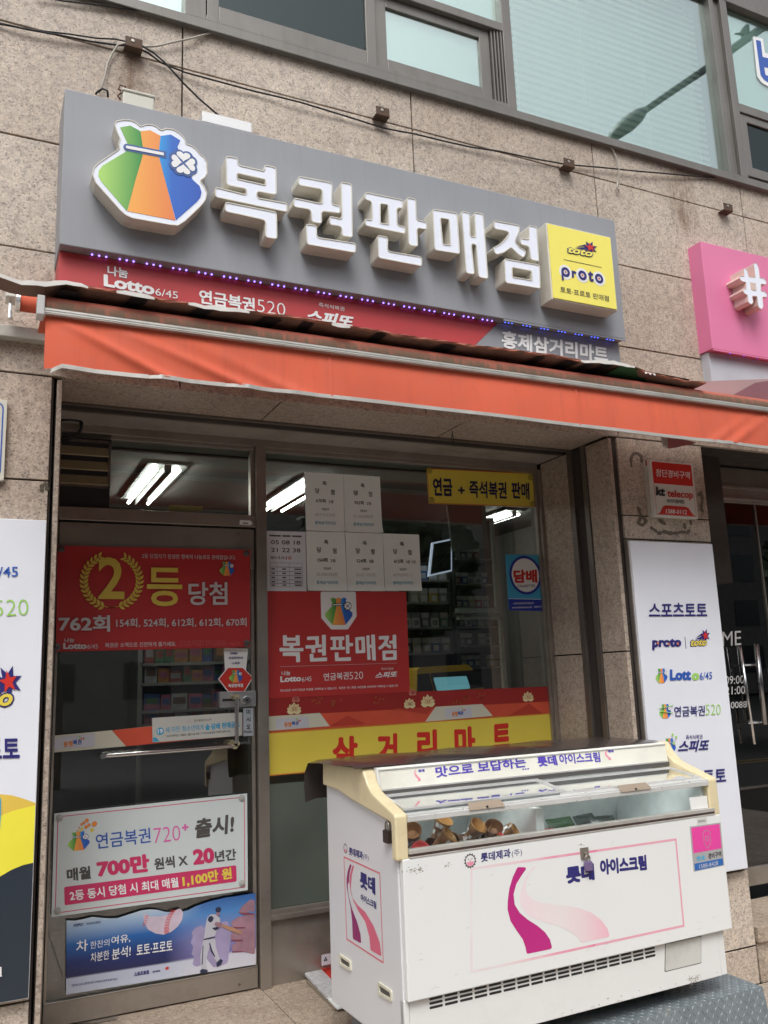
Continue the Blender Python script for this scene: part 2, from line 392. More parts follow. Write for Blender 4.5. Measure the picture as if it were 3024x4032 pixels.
# ================================================================ SETTING
G0 = -.24
mb = MB().quad((-60, -120, G0-.16), (80, -120, G0-.16), (80, 20, G0-.16), (-60, 20, G0-.16))
ASPH = paint('asphalt', (.055, .055, .058), .85, var=.25, scale=40, bump=.4, bs=200)
ob('road', mb, ASPH, raw=True, kind='structure')
PAV = granite('pavement_stone', (.36, .31, .26), rough=.75, stain=.5, bump=.4)
mb = MB()
for i in range(-8, 22):
    for j in range(11):
        mb.box(i*.4-.197, i*.4+.197, -.4-j*.4+.003, -j*.4-.003, G0-.05, G0)
mb.box(-30, 40, -4.6, .3, G0-.158, G0-.008, 1)
ob('pavement', mb, [PAV, GAP], raw=True, kind='structure')
ob('kerb', MB().box(-30, 40, -4.8, -4.605, G0-.158, G0+.002), PAV, raw=True, kind='structure')
mb = MB()
for y in (-8.2, -8.5): mb.box(-60, 80, y, y+.12, G0-.156, G0-.155)
ob('road_line', mb, paint('road_paint_yellow', (.30, .21, .05), .7), raw=True, kind='structure')
# granite threshold in front of the door, its slabs and its drop to the pavement
mb = MB()
for a, b in ((.30, 1.37), (1.374, 2.5), (2.504, 3.27)): mb.box(a, b, -.03, .70, -.05, 0)
mb.box(.29, 3.28, -.02, .8, G0, -.052, 1)
FLOOR = ob('shop_threshold_paving', mb, [GRF, GAP], raw=True, bev=.003, kind='structure')

# ================================================================ THE BUILDING
B = thing('shop_building', 'granite faced building with grey framed upper windows and a recessed shopfront', 'building', (2, .3, G0))
mb = MB()
def slabs(xs, zs, y0=0., y1=.012, g=.004):
    for i in range(len(xs)-1):
        for j in range(len(zs)-1):
            jy = random.uniform(-.0012, .0012)
            mb.box(xs[i]+g, xs[i+1]-g, y0+jy, y1+.02, zs[j]+g, zs[j+1]-g, random.choice((0, 0, 2, 3)))
JX = [-3.0, -1.745, -.47, .807, 2.085, 3.355, 4.622, 5.9, 7.2, 8.5]
slabs(JX, [2.812, 3.385, 3.922, 4.482, 4.722])
slabs([-3.0, -1.745, -.47, .262], [G0, .335, 1.488, 2.35, 2.812])
slabs([3.335, 4.0], [G0, -.045, .352, 1.40, 2.21, 2.349, 2.812])
slabs([3.78, 4.0], [G0, -.045])
slabs(JX, [6.55, 7.3, 8.1])
mb.box(-3, 8.5, .014, .40, 2.83, 4.70, 1); mb.box(-3, .268, .014, .30, G0, 2.84, 1); mb.box(3.30, 3.99, .014, .42, G0, 2.84, 1)
mb.box(-3, 8.5, .014, .40, 6.5, 8.1, 1)
mb.box(-3, 8.5, .41, .9, 2.90, 4.70, 1); mb.box(.2, 4.0, .424, .73, 2.885, 2.899, 1); mb.box(3.29, 4.4, .24, .74, 2.0, 2.90, 1)
ob('granite_wall', mb, [GR, GAP, GR2, GR3], B, bev=.0025)
# reveals, soffit and shutter track
mb = MB()
mb.box(.280, .300, -.003, .66, -.0, 2.80, 0)
for z0, z1 in ((0, .35), (.358, 1.574), (1.582, 2.80)):
    mb.box(3.27, 3.296, -.002, .20, z0, z1, 0); mb.box(3.27, 3.296, .385, .66, z0, z1, 0)
mb.box(3.285, 3.30, .012, .66, 0, 2.8, 1)
for a, b in ((.30, 1.294), (1.302, 2.327), (2.335, 3.268)): mb.box(a, b, 0, .33, 2.812, 2.829, 0)
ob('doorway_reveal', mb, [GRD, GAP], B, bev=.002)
mb = MB()
mb.box(3.262, 3.283, .205, .245, 0, 2.81); mb.box(3.262, 3.283, .335, .38, 0, 2.81); mb.box(3.281, 3.29, .245, .335, 0, 2.81, 1)
mb.box(.30, 3.27, .332, .352, 2.80, 2.84); mb.box(.30, 3.27, .42, .44, 2.80, 2.84); mb.box(.30, 3.27, .352, .42, 2.86, 2.88, 1)
ob('shutter_track', mb, [MET, GAP], B, bev=.002)
BOARD = paint('soffit_board', (.34, .31, .28), .7, dirt=.6, dcol=(.12, .08, .05))
mb = MB()
for a, b in ((.30, 1.9), (1.905, 2.86), (2.865, 3.27)): mb.box(a, b, .44, .70, 2.806, 2.818)
ob('soffit_board', mb, BOARD, B)
# interior
INW = paint('interior_plaster', (.26, .26, .235), .8, var=.1); INC = paint('interior_ceiling', (.20, .20, .185), .85)
INF = paint('interior_floor', (.12, .11, .10), .5)
mb = MB(); x0, x1, y0, y1 = .25, 4.3, .73, 4.6
mb.quad((x0, y1, 0), (x0, y1, 2.72), (x1, y1, 2.72), (x1, y1, 0), 0); mb.quad((x0, y0, 0), (x0, y0, 2.72), (x0, y1, 2.72), (x0, y1, 0), 0)
mb.quad((x1, y0, 0), (x1, y1, 0), (x1, y1, 2.72), (x1, y0, 2.72), 0); mb.quad((x0, y0, 2.72), (x1, y0, 2.72), (x1, y1, 2.72), (x0, y1, 2.72), 1)
mb.quad((x0, .70, .002), (x0, y1, .002), (x1, y1, .002), (x1, .70, .002), 2); mb.box(3.27, x1, .73, .80, 0, 2.72, 0); mb.box(x0, 3.3, .73, .80, 2.72, 2.9, 0)
ob('shop_interior', mb, [INW, INC, INF], B)
wr = [(2.347,0.1891),(2.388,0.2721)]; wx, wy = wr[0]
ob('wire_loop', MB().tube([(wx, wy, 2.812), (wx+.003, wy, 2.79), (wx-.008, wy, 2.765), (wx, wy, 2.74), (wx+.008, wy, 2.765), (wx-.002, wy, 2.792)], .0022, 5), RUB, smooth=True, label='thin dark wire loop hanging from the granite soffit', cat='wire')
# ---- shopfront frame
fr = MB()
fr.box(.300, .357, .655, .73, 0, 2.806); fr.box(1.362, 1.419, .645, .73, 0, 2.765); fr.box(3.243, 3.268, .655, .73, 0, 2.765)
fr.box(.357, 3.243, .66, .73, 2.765, 2.806); fr.box(.357, 1.362, .655, .73, 2.31, 2.376); fr.box(.60, 1.362, .675, .70, 2.745, 2.765)
fr.box(1.419, 3.243, .668, .70, 2.742, 2.765)
fr.box(1.340, 1.362, .675, .72, 2.376, 2.745); fr.box(1.419, 3.243, .65, .73, .309, .332); fr.box(1.419, 3.243, .672, .70, .332, .352)
fr.box(1.419, 3.243, .68, .72, 0, .309); fr.box(3.225, 3.243, .675, .71, .352, 2.742)
SF = ob('shopfront_frame', fr, METL, B, bev=.002)
ob('shop_window_pane', MB().box(1.419, 3.225, .699, .704, .35, 2.745), GLS, SF)
ob('transom_pane', MB().box(.60, 1.342, .699, .704, 2.376, 2.745), GLS, SF)
FROST = paint('frosted_film', (.31, .34, .32), .5, var=.4, scale=1.4)
ob('frosted_film', MB().box(1.42, 3.22, .7055, .7075, .352, .96), FROST, SF)
# louvre beside the transom pane
mb = MB(); mb.box(.357, .60, .69, .70, 2.376, 2.745, 1)
mb.box(.357, .60, .672, .69, 2.72, 2.732, 0); mb.box(.357, .60, .672, .69, 2.484, 2.494, 0); mb.box(.588, .60, .672, .69, 2.484, 2.73, 0)
for k in range(3):
    z = 2.645-.075*k
    mb.add([(.359, .688, z+.052), (.588, .688, z+.052), (.588, .668, z+.006), (.359, .668, z+.006), (.359, .672, z+.0), (.588, .672, z+.0), (.588, .69, z+.046), (.359, .69, z+.046)],
           [(0, 3, 2, 1), (3, 4, 5, 2), (4, 7, 6, 5)], 2)
ob('vent_louvre', mb, [MET, BLK, paint('louvre_tan', (.34, .27, .16), .6, dirt=.4)], B)
# ---- door
DR = MB()
DR.box(.363, 1.356, .672, .712, 2.085, 2.300); DR.box(.363, 1.356, .672, .712, .008, .104); DR.box(.363, 1.356, .668, .715, .104, .110)
DR.box(.363, .375, .68, .71, .11, 2.085); DR.box(1.338, 1.356, .68, .71, .11, 2.085)
DOOR = ob('door', DR, METL, B, bev=.002)
ob('door_pane', MB().box(.374, 1.340, .690, .696, .11, 2.086), GLS, DOOR)
ob('door_gap', MB().box(.357, 1.362, .705, .72, 2.300, 2.312).box(1.356, 1.362, .70, .72, 0, 2.3).box(.357, .363, .70, .72, 0, 2.3), BLK, DOOR)
hp = [(1.234,1.414),(1.233,1.185),(1.224,1.173),(0.5858,1.169)]
hd = MB()
hd.tube([(hp[0][0], .60, hp[0][1]), (hp[1][0], .60, hp[1][1])], .011, 12, 0)
hd.tube([(hp[2][0], .60, hp[2][1]), (hp[3][0], .60, hp[3][1])], .009, 12, 0)
BRS = paint('corroded_brass', (.46, .40, .24), .5, .6, dirt=.5)
for k in (0, 1, 2): hd.tube([(hp[k][0], .592, hp[k][1]), (hp[k][0], .688, hp[k][1])], .015, 10, 1)
hd.tube([(hp[3][0], .59, hp[3][1]), (hp[3][0], .688, hp[3][1])], .014, 12, 0)
ob('pull_handle', hd, [CHR, BRS], DOOR, smooth=False)
lk = [(1.161,1.443),(1.353,1.364),(1.175,1.407),(1.224,1.391),(1.267,1.413),(1.3,1.397)]
LK = MB().box(lk[0][0], lk[1][0], .655, .688, lk[1][1], lk[0][1])
LK.tube([(lk[5][0], .655, lk[5][1]), (lk[5][0], .638, lk[5][1])], .021, 18, 1); LK.tube([(lk[5][0], .64, lk[5][1]), (lk[5][0], .634, lk[5][1])], .007, 10, 2)
LK.box(lk[2][0], lk[4][0], .6535, .656, lk[3][1]+.004, lk[4][1]-.005, 2)
ob('door_lock', LK, [paint('satin_steel', (.55, .55, .56), .35, .8), CHR, BLK], DOOR, bev=.002)
sc_ = MB()
for p in [(1.267,2.273)]+[(1.261,0.0394)]:
    sc_.tube([(p[0], .674, p[1]), (p[0], .666, p[1])], .009, 12); sc_.box(p[0]-.006, p[0]+.006, .6645, .667, p[1]-.001, p[1]+.001, 1); sc_.box(p[0]-.001, p[0]+.001, .6643, .667, p[1]-.006, p[1]+.006, 1)
ob('screw', sc_, [METL, BLK], DOOR)
# loose cable in the top left corner of the recess
cb = MB().tube([(a, .6, b) for a, b in [(0.3423,2.81),(0.3853,2.814),(0.4288,2.814),(0.4475,2.796),(0.4447,2.764),(0.4276,2.727),(0.3886,2.704),(0.3531,2.693)]], .006, 6)
cb.tube([(a, .59, b) for a, b in [(0.3419,2.795),(0.3919,2.803),(0.4354,2.8),(0.4401,2.761),(0.4159,2.719),(0.3449,2.701)]], .005, 6)
ob('loose_cable', cb, RUB, smooth=True, label='loop of black cable tucked above the tan vent louvre', cat='cable')

# ---- upper windows
W1 = MB(); y0, y1 = -.03, .06
W1.box(-3, 8.5, y0, .06, 4.724, 4.772)                        # sill
W1.box(-3, 8.5, y0-.006, .06, 4.712, 4.728)
for a, b in ((.812, .918), (2.724, 2.789), (4.515, 4.555), (4.625, 4.690), (-1.2, -1.1), (6.5, 6.57)): W1.box(a, b, y0+.003, .06, 4.772, 6.20)
W1.box(4.555, 4.625, .0, .06, 4.772, 6.2); W1.box(-3, 8.5, y0, .06, 6.175, 6.26); W1.box(-3, 8.5, .02, .3, 6.26, 6.52)
W1.box(.918, 2.724, y0+.001, .06, 5.29, 5.345); W1.box(4.690, 6.5, y0+.001, .06, 5.285, 5.352)
WF = ob('upper_window_frame', W1, WFR, B, bev=.003)
DK = paint('dark_opening', (.03, .033, .033), .3)
def pane(a, b, c, d, m, y=.02, nm='pane'): return ob(nm, MB().box(a, b, y, y+.005, c, d), m, WF)
pane(2.789, 4.515, 4.772, 6.175, GLU); pane(-1.1, .812, 4.772, 6.175, GLU); pane(4.69, 6.5, 5.352, 6.175, GLU); pane(.918, 2.724, 5.345, 6.175, GLU)
# sliding sashes
def sash(a, b, c, d, y, f, pm, name='sash'):
    s = MB(); s.box(a, a+f, y-.018, y+.012, c, d); s.box(b-f, b, y-.018, y+.012, c, d); s.box(a+f, b-f, y-.018, y+.012, d-f, d); s.box(a+f, b-f, y-.018, y+.012, c, c+f*1.3)
    o = ob(name, s, WFR, B, bev=.003)
    ob('pane', MB().box(a+f, b-f, y-.004, y, c+f*1.3, d-f), pm, o); return o
GLD = glassy('dark_window_glass', (.30, .36, .36), .10, fres=False, rcol=(.6, .7, .7))
sash(.925, 1.875, 4.800, 5.29, .0, .062, GLD)
ob('sash_track', MB().box(.918, 2.724, -.028, .05, 4.772, 4.80), WFR, B, bev=.002)
sash(1.88, 2.64, 4.795, 5.29, .02, .07, GLU)
tr = MB()
for k in range(4): tr.box(2.645+k*.02, 2.655+k*.02, -.012-.004*k, .04, 4.80, 5.29)
ob('sash_channel', tr, WFR, B)
sash(4.70, 5.7, 4.80, 5.28, .0, .055, GLD)
# blinds and dim room behind
BLD = paint('venetian_blind', (.95, .97, .90), .6)
bl = MB()
z = 4.79
while z < 6.16:
    bl.add([(2.82, .10, z+.012), (4.49, .10, z+.012), (4.49, .108, z-.008), (2.82, .108, z-.008)], [(0, 1, 2, 3)]); z += .050
for x in (2.9, 3.42, 3.95, 4.4): bl.box(x, x+.004, .098, .102, 4.79, 6.17)
ob('blind', bl, BLD, WF)
ob('translucent_curtain', MB().box(2.80, 4.50, .20, .202, 4.78, 6.17), paint('pale_green_curtain', (.34, .44, .41), .8, var=.12, scale=.8), WF)
UR = paint('upper_room', (.20, .27, .26), .8)
mb = MB().quad((-3, .5, 4.7), (8.5, .5, 4.7), (8.5, .5, 6.6), (-3, .5, 6.6)).quad((-3, .06, 4.71), (8.5, .06, 4.71), (8.5, .5, 4.71), (-3, .5, 4.71)).quad((-3, .06, 6.52), (-3, .5, 6.52), (8.5, .5, 6.52), (8.5, .06, 6.52))
ob('upper_room', mb, UR, B)
ob('window_film', MB().box(-1.1, .81, .03, .034, 4.775, 6.17).box(1.95, 2.58, .035, .039, 4.87, 5.23).box(.93, 2.72, .03, .034, 5.35, 6.17).box(4.7, 6.5, .03, .034, 5.36, 6.17), paint('white_film', (.75, .82, .79), .6, var=.12, scale=1.5), WF)
# window sticker letter
lt = [(4.985,6.015),(5.093,6.02),(5.191,6.003),(5.12,5.595),(5.006,5.619),(4.962,5.663)]
WL = thing('window_letter', 'large blue and white letter cut off at the right edge of the upper window', 'letter', (4.9, .01, 5.5))
q = [(4.983,6.014),(5.087,6.028),(5.086,5.907),(5.349,5.934),(5.296,5.636),(5.124,5.615),(5.009,5.635),(4.969,5.675)]
ob('letter_backing', MB().prism([fillet(q, .01)], FA(.018), 0, .002), WHT, WL)
q = [(5.007,5.991),(5.058,5.998),(5.054,5.863),(5.305,5.893),(5.29,5.809),(5.057,5.779),(5.058,5.714),(5.274,5.72),(5.265,5.665),(5.13,5.651),(5.038,5.666),(5.006,5.699)]
ob('letter_face', MB().prism([fillet(q, .01)], FA(.018), .0021, .003), BLUE, WL)

# ================================================================ NEIGHBOUR SHOP on the right
NBW = MB().box(4.0, 8.5, .45, .50, 2.72, 2.83)
NB = thing('neighbour_shopfront', 'dark glazed shopfront with chrome pull bars right of the granite pier', 'shopfront', (5, .45, .05))
NF = MB(); NF.box(4.0, 8.5, .44, .50, 2.58, 2.83); NF.box(4.0, 8.5, .43, .50, .124, .232); NF.box(4.01, 4.05, .43, .5, .232, 2.58); NF.box(4.905, 4.915, .44, .46, .23, 2.58)
NF.box(4.0, 8.5, .42, .5, 2.68, 2.70); NF.box(4.0, 8.5, .415, .5, 2.60, 2.615)
ob('frame', NF, METL, NB, bev=.002)
ob('pane', MB().box(4.05, 8.5, .452, .458, .232, 2.58), glassy('neighbour_glass', (.35, .38, .37), .02), NB)
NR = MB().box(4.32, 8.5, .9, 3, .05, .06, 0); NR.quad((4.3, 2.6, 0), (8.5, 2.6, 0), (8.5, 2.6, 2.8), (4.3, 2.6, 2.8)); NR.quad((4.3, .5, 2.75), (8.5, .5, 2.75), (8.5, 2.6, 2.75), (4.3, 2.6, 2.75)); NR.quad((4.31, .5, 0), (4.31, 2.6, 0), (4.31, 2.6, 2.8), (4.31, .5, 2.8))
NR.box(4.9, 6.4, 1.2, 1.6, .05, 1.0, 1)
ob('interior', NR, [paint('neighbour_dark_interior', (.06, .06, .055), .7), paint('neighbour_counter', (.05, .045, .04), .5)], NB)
hb = MB()
p = [(4.695,1.61),(4.689,1.094)]; hb.tube([(p[0][0], .38, p[0][1]), (p[1][0], .38, p[1][1])], .017, 12)
ob('pull_bar', hb, paint('dull_chrome', (.45, .45, .45), .25, 1.), NB, smooth=True)
p2 = [(4.57,1.601),(4.598,0.9749)]; ob('pull_bar', MB().tube([(p2[0][0], .40, p2[0][1]), (p2[1][0], .40, p2[1][1])], .010, 12), CHR, NB, smooth=True)
hk = MB()
for q in [(4.706,1.477),(4.704,1.107)]:
    hk.tube([(q[0]-.02, .38, q[1]), (q[0]-.02, .46, q[1])], .008, 8); hk.tube([(q[0]-.14, .40, q[1]), (q[0]-.02, .40, q[1])], .005, 8)
hk.box(4.83, 4.90, .43, .46, 1.36, 1.45, 0)
ob('bar_fixing', hk, CHR, NB)
CHD = 0
writing(NB, WHT, [('ME', [(4.466,1.605),(4.636,1.611),(4.48,1.699)]), ('09:00', [(4.453,1.359),(4.622,1.36),(4.461,1.411)]), ('21:00', [(4.447,1.293),(4.621,1.293),(4.455,1.344)]), ('8-0088', [(4.422,1.206),(4.622,1.204),(4.428,1.247)])], FA(.452), w=.002)
mb = MB(); mb.box(4.004, 8.5, -.02, .43, -.03, .05, 0); mb.box(4.01, 8.5, .0, .4, G0, -.032, 0)
ob('entrance_step', mb, GRF, raw=False, bev=.004, label='rough granite entrance step under the dark neighbouring shopfront', cat='step')

# ================================================================ ACROSS THE STREET (mirrored in the glass; building and trees also shade the recess)
OB = thing('added_opposite_building', 'plain concrete building added across the road to shade the recess, mirrored in the glass', 'building', (2, -34, G0))
mb = MB().box(-40, 60, -44, -34, G0, 19)  # added building, raised to shade the recess and darken the reflections
ob('wall', mb, paint('concrete', (.20, .19, .18), .9, var=.2), OB)
mb = MB()
for i in range(24):
    for j in range(6): mb.box(-38+i*4, -36+i*4, -33.98, -33.95, 1.0+j*2.8, 2.6+j*2.8)
ob('window', mb, paint('dark_glazing', (.03, .035, .04), .1), OB)
rt = random.Random(3)
LEAF = paint('tree_leaf', (.045, .075, .025), .7, var=.4, scale=2); TRK = paint('bark', (.08, .06, .045), .9)
def tree(x, y, h, lab):
    T = thing('street_tree', lab, 'tree', (x, y, G0), 'street trees across the road')
    tk = MB().tube([(x, y, G0-.15), (x+.05, y, 1.2), (x-.08, y+.1, 2.6), (x+.1, y, h*.7)], [.2, .16, .12, .05], 8)
    for k in range(6):
        a = rt.uniform(0, 6.28); tk.tube([(x, y, 2.2+k*.3), (x+cos(a)*.8, y+sin(a)*.8, 3.2+k*.4), (x+cos(a)*1.6, y+sin(a)*1.6, 4+k*.4)], [.07, .04, .02], 5)
    ob('trunk', tk, TRK, T)
    cr = MB()
    for k in range(2600):
        u, v_, ww = rt.gauss(0, 1), rt.gauss(0, 1), rt.gauss(0, 1); n = (u*u+v_*v_+ww*ww)**.5; r = rt.uniform(.3, 1)**.5
        c = Vector((x+u/n*r*2.3, y+v_/n*r*2.3, h*.68+ww/n*r*h*.34)); a = Vector((rt.uniform(-1, 1), rt.uniform(-1, 1), rt.uniform(-1, 1))).normalized()*.17; b_ = a.orthogonal().normalized()*.13
        cr.quad(c-a, c-b_, c+a, c+b_)
    ob('crown', cr, LEAF, T)
for k, (x, y, h) in enumerate(((-6, -13, 6.2), (1.5, -13.5, 6.6), (8.6, -13, 6.0), (16, -13.4, 6.8), (24, -13, 6.4))):
    tree(x, y, h, ['leafy street tree mirrored at the far left of the shop glass', 'tall leafy street tree mirrored in the shop window', 'leafy street tree mirrored beside the granite pier', 'broad leafy street tree mirrored in the neighbouring glass', 'leafy street tree mirrored at the far right'][k])
# street lamp whose mirror image crosses the big upper pane
LP = [(9.23,10.18),(9.835,10.72),(11.58,12.14),(13.13,13.44)]
ST = thing('street_lamp', 'tapered street lamp arm with a long oval head mirrored in the big upper window', 'street lamp', (LP[3][0]+2.5, -6, G0))
def mir(p): return (p[0], -6+.04, p[1])
ob('post', MB().tube([(LP[3][0]+2.5, -5.96, G0), (LP[3][0]+2.5, -5.96, 9)], [.11, .08], 10).tube([(LP[3][0]+2.5, -5.96, 9), (LP[3][0]+2.0, -5.96, LP[3][1]+.9), mir(LP[3]), mir(LP[2]), mir(LP[1])], [.08, .085, .085, .07, .055], 10), paint('lamp_post_grey', (.13, .14, .14), .6), ST)
a, b = Vector(mir(LP[1])), Vector(mir(LP[0])); d = (b-a)*1.25
hm = Matrix.Translation(a) @ d.to_track_quat('Z', 'Y').to_matrix().to_4x4() @ Matrix.Diagonal((1, .5, 1, 1))
ob('lamp_head', MB().lathe([(.05, -.05), (.12, .0), (.24, d.length*.25), (.27, d.length*.5), (.22, d.length*.8), (.10, d.length*.97), (0.001, d.length)], hm, 16), paint('lamp_head_grey', (.13, .14, .14), .5), ST, smooth=True)
bp_ = [(12.58,13.16)][0]
bd = MB().lathe([(.001, -.14), (.05, -.10), (.085, 0), (.07, .08), (.045, .12), (.05, .16), (.03, .20), (.001, .21)], Matrix.Translation((bp_[0], -5.96, bp_[1]-.02)) @ Matrix.Rotation(.5, 4, 'Y'), 12)
bd.tube([(bp_[0]-.05, -5.96, bp_[1]-.08), (bp_[0]-.26, -5.96, bp_[1]-.14)], [.03, .015], 6); bd.tube([(bp_[0]+.07, -5.96, bp_[1]+.16), (bp_[0]+.13, -5.96, bp_[1]+.15)], [.012, .003], 5)
ob('bird', bd, paint('pigeon_grey', (.06, .06, .07), .8), smooth=True, label='small dark bird perched on the street lamp arm', cat='bird')

# ================================================================ MAIN SIGN
S = thing('shop_sign', 'wide grey signboard with raised white letters, money bag emblem and red lower fascia', 'signboard', (1.75, -.1, 3.1))
ob('board', MB().box(.250, 3.252, -.25, .012, 3.306, 4.036), SGREY, S, bev=.004)
FY = -.195
ob('added_led_lip', MB().box(2.44, 3.252, -.2495, -.243, 3.296, 3.3055), SGREY, S)  # lip added to hide the blue diodes so only their glow shows
fz0 = 2.93
mb = MB().prism([[(.256, fz0), (2.05, fz0), (2.435, 3.303), (.256, 3.303)]], FA(FY+.2), 0, .2)
ob('red_fascia', mb, REDS, S)
ob('grey_fascia', MB().prism([[(2.052, fz0), (3.247, fz0), (3.247, 3.303), (2.437, 3.303)]], FA(FY+.2), 0, .2), SGREY, S)
LET = {
 'a': ([(0.9315,3.825),(0.9897,3.829),(0.9889,3.793),(1.114,3.793),(1.112,3.825),(1.171,3.824),(1.171,3.683),(1.077,3.68),(1.078,3.65),(1.222,3.654),(1.221,3.607),(0.8824,3.609),(0.8824,3.66),(1.026,3.654),(1.026,3.681),(0.9339,3.679)], [[(0.985,3.749),(1.116,3.749),(1.116,3.723),(0.9868,3.724)]]),
 'b': ([(0.9281,3.597),(1.17,3.598),(1.171,3.462),(1.113,3.46),(1.115,3.544),(0.9266,3.549)], []),
 'c': ([(1.277,3.805),(1.451,3.811),(1.444,3.697),(1.488,3.698),(1.488,3.658),(1.392,3.648),(1.392,3.584),(1.338,3.582),(1.336,3.644),(1.25,3.641),(1.253,3.689),(1.396,3.689),(1.396,3.762),(1.276,3.757)], []),
 'd': ([(1.493,3.826),(1.552,3.828),(1.547,3.545),(1.49,3.541),(1.491,3.59),(1.429,3.586),(1.428,3.634),(1.493,3.631)], []),
 'e': ([(1.309,3.569),(1.366,3.571),(1.365,3.511),(1.563,3.52),(1.561,3.468),(1.313,3.464)], []),
 'f': ([(1.62,3.8),(1.826,3.804),(1.824,3.754),(1.792,3.753),(1.789,3.66),(1.833,3.66),(1.831,3.62),(1.613,3.62),(1.614,3.659),(1.652,3.657),(1.653,3.757),(1.617,3.757)], [[(1.701,3.754),(1.74,3.757),(1.74,3.655),(1.698,3.653)]]),
 'g': ([(1.847,3.823),(1.9,3.825),(1.898,3.711),(1.956,3.712),(1.953,3.668),(1.898,3.666),(1.899,3.565),(1.845,3.564)], []),
 'h': ([(1.677,3.585),(1.735,3.585),(1.731,3.511),(1.918,3.516),(1.915,3.464),(1.677,3.464)], []),
 'i': ([(1.99,3.79),(2.136,3.799),(2.138,3.571),(1.99,3.565)], [[(2.036,3.748),(2.083,3.75),(2.083,3.61),(2.042,3.609)]]),
 'j': ([(2.16,3.815),(2.211,3.816),(2.206,3.684),(2.236,3.684),(2.236,3.824),(2.293,3.828),(2.297,3.463),(2.239,3.464),(2.236,3.642),(2.21,3.641),(2.217,3.474),(2.166,3.472)], []),
 'k': ([(2.355,3.803),(2.517,3.808),(2.512,3.772),(2.48,3.708),(2.505,3.682),(2.548,3.665),(2.528,3.621),(2.49,3.639),(2.451,3.668),(2.406,3.631),(2.359,3.609),(2.345,3.62),(2.338,3.646),(2.383,3.674),(2.421,3.711),(2.45,3.755),(2.351,3.754)], []),
 'l': ([(2.573,3.821),(2.628,3.823),(2.625,3.62),(2.571,3.621),(2.566,3.694),(2.512,3.698),(2.513,3.736),(2.568,3.737)], []),
 'm': ([(2.402,3.597),(2.627,3.602),(2.621,3.465),(2.4,3.46)], [[(2.451,3.554),(2.569,3.555),(2.569,3.505),(2.449,3.503)]])}
for grp in ('ab', 'cde', 'fgh', 'ij', 'klm'):
    body, face = MB(), MB()
    for k in grp:
        P, H = LET[k]; P = fillet(P, .016); H = [fillet(h, .007) for h in H]
        body.prism([P]+H, FA(-.25), 0, .0875)
        rim_i = inset(P, .0045)
        body.prism([P, rim_i]+[inset(h, -.0045) for h in H]+H, FA(-.25), .0875, .0925)
        face.prism([inset(P, .0048)]+[inset(h, -.0048) for h in H], FA(-.25), .088, .0895)
    o = ob('channel_letter', body, CREAM, S); ob('letter_face', face, ACR, o)
# emblem box
E1 = MB(); P = fillet(BG['out'], .012)
E1.prism([P], FA(-.25), 0, .0875); E1.prism([P, inset(P, .004)], FA(-.25), .0875, .092)
EO = ob('emblem_box', E1, CREAM, S)
ob('emblem_face', MB().prism([inset(P, .0044)], FA(-.25), .088, .0892), ACR, EO)
allp = BG['g']+BG['o']+BG['b']; x0 = min(p[0] for p in allp); x1 = max(p[0] for p in allp); z0_ = min(p[1] for p in allp); z1_ = max(p[1] for p in allp)
bag(EO, FA(-.25), [(x0, z0_), (x1, z0_), (x0, z1_)], w=.0905)
# yellow light box
tb = [(2.682,3.848),(3.12,3.855),(3.119,3.413),(2.678,3.409)]
TX0, TX1 = (tb[0][0]+tb[3][0])/2, (tb[1][0]+tb[2][0])/2; TZ0, TZ1 = (tb[2][1]+tb[3][1])/2, (tb[0][1]+tb[1][1])/2
TB = ob('light_box', MB().box(TX0, TX1, -.352, -.251, TZ0, TZ1), CREAM, S, bev=.003)
ob('light_box_face', MB().box(TX0+.008, TX1-.008, -.357, -.3525, TZ0+.008, TZ1-.008), YELB, TB)
def _ob_tb(*a, **k): return a
toto(TB, FA(-.357), [(2.799,3.692),(2.976,3.697),(2.803,3.734)])
mb = MB(); h = MB()
for p in [(2.78,3.579),(2.892,3.58),(3.005,3.581)]:
    h.prism([circ(p[0], p[1], .042, 28)], FA(-.357), .001, .001)
ln = [(2.774,3.653),(3.03,3.654)]; mb.quad((ln[0][0], -.3585, ln[0][1]), (ln[1][0], -.3585, ln[0][1]), (ln[1][0], -.3585, ln[0][1]-.003), (ln[0][0], -.3585, ln[0][1]-.003))
mb.text('토토·프로토 판매점', [(2.734,3.456),(3.059,3.455),(2.737,3.49)], FA(-.357), .0015, .008)
ob('halo', h, WHT, TB); ob('small_lettering', mb, DGR, TB)
pr_ = MB(); rd = MB()
cs = [(2.78,3.579),(2.892,3.58),(3.005,3.581)]
for i, p in enumerate(cs):
    pr_.prism([circ(p[0], p[1], .0285, 26), circ(p[0], p[1], .0125, 20)], FA(-.357), .002, .002); rd.prism([circ(p[0], p[1], .0058, 14)], FA(-.357), .0025, .0025)
a = cs[0]; pr_.prism([[(a[0]-.0285, a[1]), (a[0]-.016, a[1]), (a[0]-.016, a[1]-.052), (a[0]-.0285, a[1]-.052)]], FA(-.357), .0022, .0022)
pr_.text('r', [(2.82,3.555),(2.851,3.554),(2.821,3.597)], FA(-.357), .002, .05); pr_.text('t', [(2.929,3.552),(2.966,3.553),(2.931,3.615)], FA(-.357), .002, .05)
ob('word_lettering', pr_, NAVY, TB); ob('red_dot', rd, REDT, TB)
